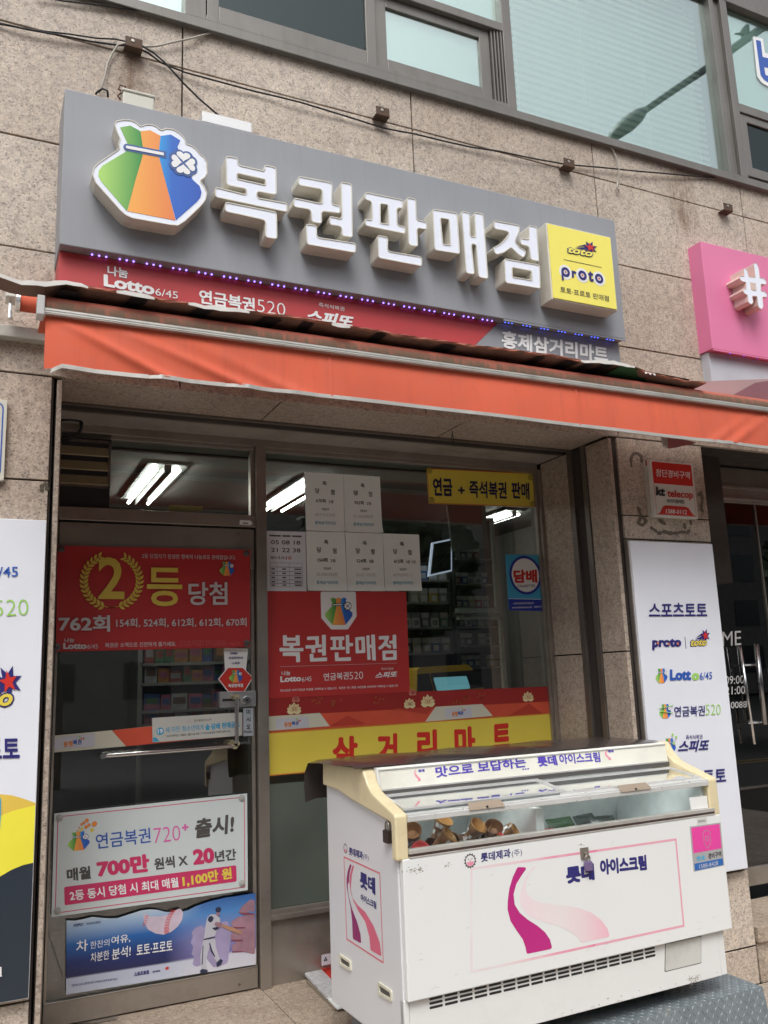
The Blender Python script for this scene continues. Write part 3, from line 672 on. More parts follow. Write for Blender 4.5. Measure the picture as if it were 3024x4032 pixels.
# fascia writing
F_ = FA(FY)
writing(S, WHT, [('나눔', [(0.4512,3.226),(0.5375,3.224),(0.4502,3.272)], .03), ('Lotto', [(0.4373,3.172),(0.6516,3.165),(0.4352,3.228)], .045), ('6/45', [(0.6548,3.167),(0.7526,3.165),(0.6544,3.201)], .0),
    ('연금복권', [(0.8474,3.16),(1.106,3.158),(0.8472,3.228)], .03), ('520', [(1.117,3.162),(1.253,3.161),(1.117,3.224)], -.012),
    ('즉석식복권', [(1.421,3.234),(1.554,3.232),(1.421,3.256)], .005), ('스피또', [(1.352,3.149),(1.6,3.149),(1.354,3.214)], .05, .25)], F_)
writing(S, WHT, [('홍제삼거리마트', [(2.449,3.167),(3.156,3.17),(2.456,3.266)], .035)], F_)
LEDP = emit('violet_led', (.32, .18, 1.0), 2.2); LEDB = emit('blue_led', (.03, .08, .8), 7)
k = 0; x = .385
while x < 2.42:
    l = MB()
    for j in range(3): l.lathe([(.0045, .004), (.004, -.002), (.001, -.004)], Matrix.Translation((x+j*.029, -.207, 3.304)), 8)
    ob('led_module', l, LEDP, S); x += .1147
for xx in (2.49, 2.605, 2.72, 2.835, 2.95, 3.06, 3.17):
    l = MB()
    for j in range(3): l.lathe([(.0028, .002), (.002, -.001), (.001, -.0015)], Matrix.Translation((xx-.02+j*.022, -.214, 3.305)), 8)
    ob('led_module', l, LEDB, S)
ob('junction_box', MB().box(.508, .650, -.13, -.05, 4.04, 4.182).box(.502, .656, -.135, -.045, 4.182, 4.196), paint('junction_box_beige', (.62, .60, .52), .5, dirt=.3), bev=.006, label='beige junction box standing on top of the grey signboard', cat='junction box')
dr = MB().box(.875, 1.118, -.13, -.05, 4.15, 4.178).box(.875, 1.118, -.135, -.045, 4.12, 4.15).box(.9, 1.1, -.12, -.06, 4.04, 4.12)
ob('led_driver', dr, paint('white_aluminium', (.75, .75, .75), .35, .3), bev=.002, label='slim white ribbed power unit above the raised letters', cat='power unit')

# ---- pink sign of the neighbour
PS = thing('pink_sign', 'pink signboard with a raised white hash mark, cut off by the right edge', 'signboard', (4.8, -.05, 3.3))
PKM = paint('pink_signboard', (.72, .20, .37), .4, var=.04)
ob('board', MB().box(4.072, 7.0, -.108, .013, 3.415, 4.138), PKM, PS, bev=.003)
ob('grey_fascia', MB().box(4.085, 7.0, -.06, .013, 3.15, 3.412), paint('light_grey_fascia', (.50, .53, .58), .45), PS)
hp_ = [(4.303,3.941),(4.322,3.947),(4.337,3.935),(4.344,3.895),(4.398,3.899),(4.399,3.989),(4.414,4),(4.431,4),(4.444,3.969),(4.441,3.905),(4.48,3.904),(4.497,3.887),(4.49,3.864),(4.445,3.86),(4.437,3.814),(4.47,3.814),(4.489,3.796),(4.482,3.776),(4.444,3.772),(4.44,3.705),(4.423,3.685),(4.402,3.688),(4.391,3.704),(4.392,3.767),(4.352,3.762),(4.355,3.724),(4.338,3.704),(4.32,3.707),(4.306,3.719),(4.309,3.762),(4.285,3.769),(4.272,3.786),(4.279,3.801),(4.304,3.806),(4.309,3.849),(4.273,3.85),(4.255,3.867),(4.264,3.884),(4.299,3.889)]
hh = [(4.35,3.852),(4.395,3.854),(4.394,3.805),(4.35,3.806)]
P = fillet(hp_, .005, 3); b_ = MB().prism([P, hh], FA(-.108), 0, .104); b_.prism([P, inset(P, .003), hh], FA(-.108), .104, .108)
HO = ob('hash_mark', b_, paint('blush_plastic', (.70, .55, .48), .45, dirt=.2), PS)
ob('hash_face', MB().prism([inset(P, .0032), inset(hh, -.003)], FA(-.108), .104, .1062), ACR, HO)
ob('dark_letter', MB().box(4.70, 5.6, -.145, -.109, 3.50, 3.93), paint('plum_black', (.03, .02, .03), .4), PS)
ob('added_led_lip', MB().box(4.08, 7, -.1075, -.102, 3.406, 3.4145), PKM, PS)  # lip added here as well, in front of this sign's diodes
for xx in (4.25, 4.37, 4.49, 4.61, 4.73): ob('led_module', MB().lathe([(.003, .002), (.001, -.001)], Matrix.Translation((xx, -.08, 3.414)), 8), LEDB, PS)

# ================================================================ AWNING
AW = thing('awning', 'long red roll-out awning with a hanging valance and ribbed front bar above the shopfront', 'awning', (2, -.3, 2.6))
CLO = paint('awning_canvas', (.62, .112, .055), .8, var=.13, scale=2.6, dirt=.45, streak=True, dcol=(.40, .07, .04), bump=.25, bs=380)
CLD = None
m, t, b, out = nodes('awning_canvas_grimy')
cA = ramp(t, noise(t, 4), [(.3, (.34, .09, .06)), (.7, (.46, .12, .08))])
f = ramp(t, noise(t, 3.2, 8, .72, 8, 1, 1.2), [(.34, (.25, .25, .25)), (.50, (1, 1, 1))])
tc = t.nodes.new('ShaderNodeTexCoord'); sx = t.nodes.new('ShaderNodeSeparateXYZ'); t.links.new(tc.outputs['Generated'], sx.inputs[0])
gz = ramp(t, sx.outputs[2], [(.0, (1, 1, 1)), (.55, (.75, .75, .75)), (.80, (0, 0, 0))])
f = mixc(t, 1., f, gz, 'MULTIPLY')
t.links.new(mixc(t, f, cA, (.10, .075, .045)), b.inputs['Base Color']); b.inputs['Roughness'].default_value = .85; CLD = m
AX0, AX1, AY = .186, 6.5, -.55
# hanging valance with folds at the corner
NXv, NZv = 260, 26; G = []
for j in range(NZv+1):
    v = j/NZv; row = []
    for i in range(NXv+1):
        u = i/NXv; x = AX0+.004+(AX1-AX0)*(u**1.5); zt = 2.862; zb = 2.655+.006*sin(x*1.1)+(-.016*max(0, 1-(x-AX0)/.07))
        z = zt+(zb-zt)*v
        d = .0
        s1 = (x-.26)-(v*.42-.05); fold = math.exp(-(s1/.045)**2)*.032*v*(1-.35*v)*math.exp(-max(0, x-.8)*3)
        s2 = (x-.40)-(v*.55); fold += math.exp(-(s2/.06)**2)*.020*v
        s3 = (x-.66)-(v*.5); fold += math.exp(-(s3/.07)**2)*.011*v
        s4 = (x-3.98)+(v*.34); fold += math.exp(-(s4/.04)**2)*.015*v+math.exp(-((s4+.13)/.04)**2)*.010*v
        d = fold+.0022*sin(x*9+1)*v+.0018*sin(x*3.1+v*2)+.006*v
        row.append((x, AY-.004+.012*(1-v)**3-d, z))
    G.append(row)
# drop the canvas behind the bar at its top
mb = MB().grid(G[::-1]); ob('valance', mb, CLO, AW, smooth=True)
for xs_ in (1.32, 2.62, 3.92):
    i = min(range(NXv+1), key=lambda k: abs(G[0][k][0]-xs_)); sm = MB()
    sm.grid([[(r[i][0]-.009, r[i][1]-.0012, r[i][2]), (r[i][0], r[i][1]-.0030, r[i][2]), (r[i][0]+.009, r[i][1]-.0012, r[i][2])] for r in G[::-1]]); ob('seam', sm, CLO, AW, smooth=True)
hem = MB(); pts = []
xs = [AX0+.03+k*.05 for k in range(int((AX1-AX0-.03)/.05))]
low = []
for x in xs:
    u = ((x-AX0-.004)/(AX1-AX0))**(1/1.5) if x > AX0+.004 else 0; i = min(NXv, max(0, round(u*NXv))); low.append(G[-1][i])
pl = [(.214, AY-.012, 2.638), (.232, AY-.014, 2.650), (.252, AY-.014, 2.662), (.275, AY-.013, 2.662)]+[(p[0], p[1]-.002, p[2]) for p in low if p[0] > .33]
for q, (dz0, dz1) in enumerate(((-.010, .006),)):
    top = [(p[0], p[1], p[2]+dz1) for p in pl]; bot = [(p[0], p[1], p[2]+dz0) for p in pl]; tb_ = [(p[0], p[1]+.006, p[2]+dz1) for p in pl]; bb_ = [(p[0], p[1]+.006, p[2]+dz0) for p in pl]
    hem.grid([bot, top]); hem.grid([top, tb_]); hem.grid([bb_, bot]); hem.grid([tb_, bb_])
ob('hem_strip', hem, ALU, AW)
bar = MB()
z = 2.856
for k in range(5): bar.box(AX0-.001, AX1, AY-.018-(.002 if k % 2 else 0), AY+.02, z+k*.0045, z+k*.0045+.0042)
bar.box(AX0, AX1, AY-.008, AY+.03, 2.8785, 2.884)
ob('front_bar', bar, ALU, AW)
ob('grimy_canvas_band', MB().grid([[(AX0+(AX1-AX0)*i/40, AY-.010+.018*(j/5)**2, 2.884+.05*j/5) for i in range(41)] for j in range(6)]), CLD, AW, smooth=True)
top = MB().grid([[(AX0+(AX1-AX0)*i/60, AY+.008+(.40)*j/6, 2.934+.012*math.sin(j/6*pi/2)+.004*sin(i*.7)*(1 if j else 0)) for i in range(61)] for j in range(7)])
ob('roof_canvas', top, CLO, AW, smooth=True)
ec = [(0.1576,2.922),(0.1847,2.927),(0.1874,2.849),(0.1567,2.844)]
ob('end_cap', MB().box(ec[0][0], ec[1][0], AY-.03, AY+.035, ec[3][1], ec[0][1]), paint('end_cap_grey', (.50, .50, .49), .5), AW, bev=.004)
rc = [(0.11,3.124),(0.1136,3.032)]; rcz = (rc[0][1]+rc[1][1])/2; rcx = rc[0][0]
rl = MB().tube([(rcx, -.12, rcz), (6.5, -.12, rcz)], .036, 16)
ob('roller', rl, CLO, AW, smooth=True)
ob('roller_cap', MB().tube([(rcx-.012, -.12, rcz), (rcx+.004, -.12, rcz)], .043, 20), CHR, AW)
arm = MB()
for x in (.36, 3.6, 5.9): arm.tube([(x, -.10, 2.86), (x+.28, -.32, 2.86), (x+.02, -.53, 2.87)], .014, 8)
ob('folding_arm', arm, ALU, AW)
g = [(0.057,3.109),(0.0953,3.115),(0.0929,3.075),(0.079,3.016),(0.0709,2.968),(0.089,2.97)]
gb = MB().box(g[0][0], g[1][0], -.19, -.10, g[2][1]-.005, g[0][1], 0)
gb.tube([((g[0][0]+g[1][0])/2, -.15, g[2][1]), ((g[0][0]+g[1][0])/2, -.16, g[3][1]), (g[4][0]+.006, -.17, g[4][1]+.01)], [.006, .008, .011], 8, 1)
ob('crank_gear', gb, [paint('white_gear_plastic', (.68, .66, .60), .4, dirt=.4), CHR], AW, bev=.003)
bt = [(0.0432,2.993),(0.2284,3.001),(0.2305,2.94),(0.045,2.95)]
ob('wall_rail', MB().box(-.6, .262, -.055, -.001, (bt[2][1]+bt[3][1])/2+.004, (bt[0][1]+bt[1][1])/2+.004).box(-.6, .018, -.10, -.001, (bt[2][1]+bt[3][1])/2, 3.0), paint('rail_off_white', (.50, .49, .44), .5, dirt=.4), AW, bev=.004)
# crumpled board sheet lying on the awning
up = [(0.0069,2.978),(0.0283,2.978),(0.1011,2.961),(0.1817,2.971),(0.2563,2.988),(0.3332,2.984),(0.4036,2.982),(0.5035,2.984),(0.606,2.976)]+[(0.7128,2.978),(0.7384,2.979),(0.7772,2.975),(0.8427,2.977),(0.9317,2.981),(1.023,2.982),(1.092,2.986),(1.163,2.984),(1.259,2.986),(1.357,2.983),(1.488,2.983)]+[(2.083,2.986),(2.211,2.993),(2.341,2.991),(2.448,2.997),(2.556,2.994),(2.668,2.992),(2.754,3.002)]+[(2.849,3.008),(2.981,3.001),(3.047,2.988),(3.183,2.974),(3.36,2.967),(3.47,2.974)]
up = sorted(up); G = []; G2 = []; rr = random.Random(5)
dense = []
for i in range(len(up)-1):
    a, b = up[i], up[i+1]; n = max(1, int((b[0]-a[0])/.025))
    for k in range(n): dense.append((a[0]+(b[0]-a[0])*k/n, a[1]+(b[1]-a[1])*k/n+rr.uniform(-.0015, .0015)))
dense.append(up[-1])
CB = thing('cardboard_cover', 'long crumpled brown board taped with black strips, laid over the awning', 'cardboard', (1.8, -.4, 2.95))
rows = [[], [], [], [], []]; lip = [[], []]
for i, (x, z) in enumerate(dense):
    j = rr.uniform(-.006, .006); k2 = .010*sin(i*.9)+.006*sin(i*2.3)
    endt = min(1, max(0, (3.48-x)/.5)) if x > 2.98 else 1
    z = max(z-(.009 if x > 1.6 else .003), 2.948)
    zb = 2.952; yb = -.16 if x > .20 else -.47
    rows[0].append((x, -.58+j*.5, z)); rows[1].append((x, -.575+j*.3, z-.007-.002*sin(i*1.3))); rows[2].append((x, -.50, z-.010)); rows[3].append((x, min(-.35, yb-.01), max(zb, z-.012))); rows[4].append((x, yb, max(zb+.004, z-.008)))
    lip[0].append((x, -.583+j*.5, z+.001)); lip[1].append((x, -.54+j, z+.006+k2*.3))
CBM = paint('brown_card', (.20, .115, .085), .8, var=.2, scale=8, dirt=.3, dcol=(.08, .05, .04))
ob('board', MB().grid(rows[::-1]), CBM, CB, smooth=False)
ob('torn_edge', MB().grid([[(p[0], p[1], p[2]) for p in rows[1]], [(p[0], p[1]-.008-.004*sin(i*1.7), p[2]+.004+.003*sin(i*.8)) for i, p in enumerate(rows[1])], [(p[0], p[1]-.004, p[2]+.003) for p in rows[0]]]), paint('torn_red_paper', (.36, .13, .085), .8, var=.3, scale=25), CB)
for a, b in ((-.2, .36), (.42, .60), (.70, .98), (1.30, 1.42), (2.62, 3.0)):
    seg = [(p, q_) for p, q_ in zip(rows[0], lip[1]) if a <= p[0] <= b]
    if len(seg) > 2:
        n = len(seg)-1
        wl = MB().grid([[(s[0][0], s[0][1]-.012, s[0][2]-.012-.004*sin(pi*i/n)) for i, s in enumerate(seg)], [(s[0][0], s[0][1]-.013, s[0][2]-.003+.006*sin(pi*i/n)+.002*sin(i*2.1)) for i, s in enumerate(seg)], [(s[0][0], s[0][1]+.05, s[0][2]+.002) for i, s in enumerate(seg)]])
        ob('white_wrapper', wl, paint('white_wrapper', (.74, .72, .68), .5, bump=.4, bs=90), CB)
for a, b, c in ((.200, .285, .03), (.455, .52, .04), (.70, .765, .05), (.98, 1.06, .05), (1.19, 1.24, .01), (1.52, 1.57, .02), (1.84, 1.92, .03), (2.37, 2.42, .02), (2.52, 2.60, .04), (2.66, 2.70, .03), (2.75, 2.82, .04)):
    pp = [p for p in rows[2] if a-.02 <= p[0] <= b+.03]; z = min(p[2] for p in pp)-.004 if pp else 2.96
    tp = MB().add([(a+c, -.578, z+.001), (b+c, -.578, z+.001), (b, -.40, z-.004), (a, -.40, z-.004)], [(0, 1, 2, 3)]); ob('black_tape', tp, BLK, CB)

gp = MB().add([(2.90, -.583, 2.985), (3.36, -.583, 2.968), (3.40, -.50, 2.955), (2.86, -.50, 2.962)], [(0, 1, 2, 3)])
ob('green_panel', gp, paint('green_card', (.02, .09, .035), .6), CB)
writing(CB, WHT, [('m', [(3.05, 2.962), (3.12, 2.960), (3.05, 2.972)], .02)], FA(-.585), w=.001)
# neighbour's awning seen behind
NA = thing('neighbour_awning', 'faded mauve awning of the neighbouring shop behind the red awning', 'awning', (4.5, -.2, 2.7))
MAU = paint('mauve_canvas', (.40, .27, .27), .7); MAUD = paint('plum_canvas', (.22, .10, .12), .7); GRYT = paint('awning_edge', (.40, .38, .36), .6)
q = [(3.489,3.044),(4.232,3.152),(4.358,3.171),(4.319,2.947),(3.469,2.898)]
ob('canvas', MB().prism([q], FA(-.35), 0, .004), MAU, NA)
q = [(3.919,3.017),(4.104,3.11),(4.345,3.164),(4.306,2.943),(3.903,2.915)]
ob('darker_panel', MB().prism([q], FA(-.36), 0, .004), MAUD, NA)
q = [(3.522,2.778),(3.751,2.759),(3.734,2.75),(3.543,2.704),(3.516,2.707)]
ob('lower_flap', MB().prism([q], FA(-.2), 0, .004), paint('faded_pink_canvas', (.36, .14, .14), .7), NA)
q = [(3.482,2.78),(3.518,2.777),(3.516,2.707),(3.495,2.715)]
ob('support_arm', MB().prism([q], FA(-.2), 0, .02), GRYT, NA)

# ================================================================ cables and anchors on the wall
def cable(pts, r, lab, Y=-.02, m=RUB):
    P = [(a, Y+.006*sin(i*1.7), b) for i, (a, b) in enumerate(pts)]
    return ob('cable', MB().tube(P, r, 6), m, smooth=True, label=lab, cat='cable')
cable([(-0.0949,4.452),(-0.0192,4.454),(0.0968,4.454),(0.2255,4.464),(0.3785,4.483),(0.5047,4.504),(0.5636,4.517),(0.6348,4.497),(0.7015,4.47),(0.814,4.449),(0.9289,4.441),(1.046,4.444),(1.167,4.448),(1.29,4.447),(1.416,4.445),(1.651,4.441),(1.894,4.43)]+[(1.978,4.428),(2.079,4.436),(2.255,4.446),(2.452,4.452),(2.64,4.467),(2.885,4.482),(3.141,4.509),(3.41,4.55),(3.692,4.588),(3.989,4.642),(4.3,4.695),(4.71,4.788)], .0048, 'long black twisted cable sagging across the granite wall to the right window')
cable([(-0.0759,4.451),(-0.0189,4.449),(0.1264,4.46),(0.276,4.484),(0.3994,4.508),(0.4835,4.532),(0.5372,4.527),(0.5916,4.521)], .004, 'thin black cable running beside the long one at the top left')
cable([(0.12,4.643),(0.2405,4.66),(0.4274,4.692),(0.5893,4.715),(0.757,4.742),(0.9074,4.761),(1.05,4.772)], .004, 'thin black cable crossing under the upper left window')
cable([(0.5908,4.518),(0.6568,4.5),(0.7071,4.459),(0.7522,4.414),(0.8032,4.373),(0.8831,4.309),(0.9754,4.238)], .005, 'black cable dropping from the first anchor to the white power unit', Y=-.04)
GC = paint('grey_cable', (.42, .39, .34), .6)
cable([(1.036,4.762),(0.9639,4.728),(0.8472,4.648),(0.745,4.587),(0.6783,4.553),(0.5907,4.523),(0.5259,4.515),(0.4941,4.497),(0.4687,4.445),(0.4489,4.383),(0.4399,4.319),(0.4258,4.253),(0.4161,4.224)], .005, 'pale grey cable looping from the window sill down to the signboard', m=GC)
cable([(3.484,4.725),(3.517,4.688),(3.536,4.628),(3.534,4.548),(3.522,4.489),(3.536,4.452),(3.519,4.417),(3.503,4.432),(3.523,4.481)], .004, 'short grey wire hanging from the sill below the blinds', m=GC)
cable([(0.5183,4.183),(0.492,4.203),(0.4968,4.22),(0.5228,4.216),(0.5078,4.19),(0.4876,4.166),(0.4983,4.145)], .004, 'brown wires curling beside the beige junction box', Y=-.11, m=paint('brown_wire', (.10, .03, .02), .6))
cable([(0.3914,4.145),(0.401,4.165),(0.4209,4.179),(0.4414,4.171),(0.445,4.146)], .005, 'black plug lead curling over the left end of the signboard', Y=-.11)
RST = paint('rusty_steel', (.10, .065, .045), .7, .3, var=.4, dirt=.6, dcol=(.16, .06, .02))
al = ['rusty wall anchor where the cables meet above the beige junction box', 'rusty wall anchor above the middle of the raised letters', 'rusty wall anchor below the mirrored lamp head', 'rusty wall anchor at the far right with a long brown stain']
for i, (x, z) in enumerate([(0.5636,4.488),(1.879,4.478)]+[(3.122,4.471),(4.426,4.459)]):
    a = MB().box(x-.042, x+.042, -.055, 0, z-.004, z+.002); a.box(x-.040, x+.040, -.055, -.050, z-.0, z+.048)
    a.tube([(x-.004, -.051, z+.028), (x-.004, -.058, z+.028)], .009, 8, 1)
    ob('wall_anchor', a, [RST, METL], bev=.002, label=al[i], cat='wall anchor', group='rusty anchors along the granite joint')
mb = MB()
RSM, t, b, out = nodes('rust_stain')
tc = t.nodes.new('ShaderNodeTexCoord'); sx = t.nodes.new('ShaderNodeSeparateXYZ'); t.links.new(tc.outputs['Generated'], sx.inputs[0])
nn = noise(t, 7, 7, .75, 3, 3, .45)
edge = ramp(t, sx.outputs[0], [(.0, (0, 0, 0)), (.4, (1, 1, 1)), (.6, (1, 1, 1)), (1, (0, 0, 0))]); eg = ramp(t, sx.outputs[2], [(0, (0, 0, 0)), (.35, (1, 1, 1)), (.9, (1, 1, 1)), (1, (0, 0, 0))])
a_ = mixc(t, 1., mixc(t, 1., ramp(t, nn, [(.35, (0, 0, 0)), (.7, (.75,)*3)]), edge, 'MULTIPLY'), eg, 'MULTIPLY')
t.links.new(a_, b.inputs['Alpha']); b.inputs['Base Color'].default_value = (.16, .075, .03, 1); b.inputs['Roughness'].default_value = .8
st = MB()
for p in [(4.075,4.476),(2.73,4.435)]:
    wd, hh_ = (.14, .62) if p[0] > 3.6 else (.05, .30)
    st.quad((p[0]-wd, -.003, p[1]-hh_/2), (p[0]+wd, -.003, p[1]-hh_/2), (p[0]+wd, -.003, p[1]+hh_/2), (p[0]-wd, -.003, p[1]+hh_/2))
    break
ob('rust_stain', st, RSM, B)
st = MB()
for p in [(0.5657,4.365)]: st.quad((p[0]-.10, -.003, p[1]-.2), (p[0]+.10, -.003, p[1]-.2), (p[0]+.10, -.003, p[1]+.14), (p[0]-.10, -.003, p[1]+.14))
ob('rust_stain', st, RSM, B)

# ================================================================ wall plates and panels
WP = thing('lottery_signboard', 'tall white advertising panel with betting and lottery logos on the right granite pier', 'sign panel', (3.7, -.03, .4))
rp = [(3.329,2.191),(3.951,2.204)]+[(3.959,0.372)]
RX0, RX1, RZ1, RZ0 = rp[0][0], (rp[1][0]+rp[2][0])/2, rp[0][1], rp[2][1]
PW = paint('panel_white', (.74, .76, .82), .35, var=.03)
ob('panel', MB().box(RX0, RX1, -.045, -.002, RZ0, RZ1), PW, WP, bev=.002)
ob('panel_edge', MB().box(RX0-.006, RX1+.006, -.03, -.001, RZ0-.006, RZ1+.006), METL, WP)
f = FA(-.045)
writing(WP, NAVY, [('스포츠토토', [(3.413,1.764),(3.85,1.765),(3.422,1.841)], .024), ('스포츠토토', [(3.417,0.8505),(3.859,0.8432),(3.426,0.9232)], .024), ('proto', [(3.413,1.579),(3.627,1.578),(3.421,1.641)], .06),
    ('스피또', [(3.526,1.021),(3.756,1.015),(3.535,1.084)], .04, .25), ('즉석식복권', [(3.594,1.085),(3.715,1.082),(3.597,1.11)], .01), ('연금복권', [(3.525,1.212),(3.752,1.207),(3.532,1.268)], .015)], f)
writing(WP, BLUE, [('Lott', [(3.519,1.409),(3.676,1.406),(3.527,1.47)], .06), ('6/45', [(3.74,1.405),(3.836,1.407),(3.746,1.446)], .01)], f, name='blue_lettering')
writing(WP, GREEN, [('o', [(3.681,1.404),(3.736,1.403),(3.687,1.446)], .06), ('520', [(3.758,1.21),(3.872,1.207),(3.766,1.268)], -.012)], f, name='green_lettering')
dn = MB()
for c in [(3.458,1.617),(3.537,1.611),(3.605,1.611)]: dn.prism([circ(c[0], c[1], .007, 12)], f, .004, .004)
sl_ = [(3.662,1.648),(3.657,1.583)]
ob('dot', dn, ORG, WP); ob('divider', MB().box(sl_[0][0], sl_[0][0]+.003, -.0475, -.046, sl_[1][1], sl_[0][1]), DGR, WP)
toto(WP, f, [(3.693,1.591),(3.825,1.593),(3.699,1.634)], fill=YEL)
for q in ([(3.416,1.398),(3.502,1.398),(3.426,1.478)], [(3.418,1.209),(3.504,1.207),(3.428,1.286)], [(3.422,1.02),(3.512,1.017),(3.433,1.103)]): bag(WP, f, q, w=.002)
arw = MB()
for a, b in zip([(3.422,1.264),(3.426,1.246)], [(3.522,1.275),(3.516,1.234)]): arw.tube([(a[0], -.051, a[1]), (b[0], -.051, b[1])], .002, 5)
for c in [(3.498,1.119),(3.521,1.105),(3.5,1.074)]: arw.prism([[(c[0]+(.011 if i % 2 == 0 else .005)*cos(i*pi/5+.3), c[1]+(.011 if i % 2 == 0 else .005)*sin(i*pi/5+.3)) for i in range(10)]], f, .007, .007)
ob('small_stars', arw, GREEN, WP)

LPn = thing('lottery_signboard', 'tall white panel with yellow and black swoosh at the left edge of the street wall', 'sign panel', (-.1, -.03, .33))
lp = [(0.2513,2.172)]+[(0.2567,0.3589)]; LX1 = (lp[0][0]+lp[1][0])/2; LZ1 = lp[0][1]; LZ0 = lp[1][1]
LX0 = -.62
ob('panel', MB().box(LX0, LX1, -.045, -.002, LZ0, LZ1), PW, LPn, bev=.002)
f = FA(-.045)
c1 = [(-0.066,1.063),(0.0467,1.089),(0.1242,1.1),(0.1641,1.093),(0.2047,1.078),(0.2532,1.056)]; c2 = [(-0.0588,0.9272),(0.0517,0.9833),(0.1277,1.02),(0.1666,1.033),(0.2062,1.041),(0.2535,1.048)]; c3 = [(-0.0435,0.6378),(0.0441,0.7416),(0.137,0.8017),(0.1753,0.8203),(0.2142,0.8326),(0.2531,0.8373)]
def clampx(P): return [(max(LX0+.003, min(LX1-.002, x)), z) for x, z in P]
ob('orange_swoosh', MB().prism([clampx(c1+c2[::-1])], f, .001, .001), paint('amber_print', (.72, .50, .08), .4), LPn)
ob('yellow_swoosh', MB().prism([clampx(c2+c3[::-1])], f, .0012, .0012), paint('bright_yellow_print', (.82, .74, .06), .4), LPn)
ob('black_swoosh', MB().prism([clampx(c3)+[(LX1-.002, LZ0+.003), (LX0+.003, LZ0+.003)]], f, .0014, .0014), paint('blue_black_print', (.022, .032, .045), .35), LPn)
bl_ = [(0.1008,1.097),(0.1259,1.088),(0.1292,1.076),(0.1306,1.024),(0.1276,0.9308),(0.108,0.9329)]
ob('blue_shape', MB().prism([fillet(bl_, .01)], f, .003, .003), paint('sky_blue_print', (.03, .30, .68), .4), LPn)
writing(LPn, BLUE, [('6/45', [(0.0548,1.933),(0.1549,1.937),(0.053,1.974)], .01)], f, name='blue_lettering')
writing(LPn, GREEN, [('520', [(0.0743,1.777),(0.1987,1.782),(0.0714,1.842)], -.015)], f, name='green_lettering')
writing(LPn, NAVY, [('스포츠토토', [(-0.1233,1.241),(0.1887,1.23),(-0.1276,1.32)], .03)], f)
writing(LPn, WHT, [('일', [(0.1291,0.4557),(0.1582,0.4509),(0.1276,0.4886)], .03)], f, w=.004, name='white_lettering')
toto(LPn, f, [(-0.0115,1.426),(0.1619,1.422),(-0.0149,1.496)], fill=YEL)

f = FA(-.03)
q = [(0.0839,2.677),(0.0885,2.335)]
LU = thing('wall_sign', 'white plate with a rounded blue border cut off by the left edge of the photo', 'sign', (0, -.02, 2.4))
x1_ = (q[0][0]+q[1][0])/2
ob('plate', MB().box(-.5, x1_, -.03, -.001, q[1][1], q[0][1]), paint('off_white_plate', (.62, .61, .52), .45, dirt=.15), LU, bev=.002)
fr_ = fillet([(-.48, q[1][1]+.012), (x1_-.013, q[1][1]+.012), (x1_-.013, q[0][1]-.012), (-.48, q[0][1]-.012)], .03)
ob('blue_border', MB().prism([fr_, inset(fr_, .0055)], f, .001, .001), BLUE, LU)
ob('cyan_field', MB().prism([[(-.48, q[1][1]+.035), (-.012, q[1][1]+.035), (-.012, q[1][1]+.16), (-.48, q[1][1]+.16)]], f, .001, .001), CYAN, LU)

TQ = [(3.536,2.678),(3.869,2.678),(3.864,2.341),(3.526,2.339)]
x0, x1 = (TQ[0][0]+TQ[3][0])/2, (TQ[1][0]+TQ[2][0])/2; z1, z0 = (TQ[0][1]+TQ[1][1])/2, (TQ[2][1]+TQ[3][1])/2
TS = thing('security_sign', 'red and white security company plate on the pier above the white panel', 'sign', (x0, -.02, z0))
Q = [(x0, z1), (x1, z1), (x1, z0), (x0, z0)]
ob('plate', MB().box(x0, x1, -.045, -.022, z0, z1), paint('plate_white', (.70, .69, .64), .35, dirt=.1), TS, bev=.002)
f = FA(-.045)
ob('red_field', MB().prism([fillet(subq(Q, .045, .03, .955, .415), .006)], f, .001, .001), REDT, TS)
pb = fillet(subq(Q, .045, .03, .955, .965), .006); ob('red_border', MB().prism([pb, inset(pb, .002)], f, .0012, .0012), REDT, TS)
t0 = subq(Q, 0, 0, 1, 1)
def UV(Q, L): return [subq(Q, u, v, u+.001, v+.001)[0] for u, v in L]
ob('red_tab', MB().prism([UV(Q, [(.05, .955), (.12, .93), (.20, .82), (.26, .795), (.72, .795), (.79, .82), (.88, .93), (.95, .955)])], f, .0014, .0014), REDT, TS)
writing(TS, WHT, [('첨단경비구역', [(3.565,2.58),(3.829,2.579),(3.571,2.626)], .01), ('1588-0112', [(3.615,2.362),(3.775,2.363),(3.619,2.388)], .01)], f, w=.0025, name='white_lettering')
writing(TS, BLK, [('kt', [(3.552,2.464),(3.621,2.463),(3.559,2.518)], .05), ('케이티텔레캅', [(3.627,2.424),(3.767,2.426),(3.63,2.447)], .01)], f)
writing(TS, REDT, [('telecop', [(3.636,2.447),(3.837,2.448),(3.643,2.505)], .03)], f, name='red_lettering')
BQ = [(3.512,2.683),(3.514,2.34)]
BS = thing('security_sign', 'older faded plate half hidden behind the red and white security plate', 'sign', (BQ[0][0], -.01, BQ[1][1]))
xb = BQ[0][0]
ob('plate', MB().box(xb+.008, x1-.03, -.021, -.001, z0-.0, z1+.002), paint('faded_plate', (.52, .50, .43), .5), BS)
ob('red_field', MB().prism([[(xb+.009, z1-.03), (x0+.03, z1-.03), (x0+.03, z1), (xb+.009, z1)]], FA(-.021), .001, .001), DRED, BS)
writing(BS, REDT, [('첨', [(xb+.020, z1-.1), (xb+.07, z1-.1), (xb+.02, z1-.055)], .02)], FA(-.021))
gr_ = random.Random(8)
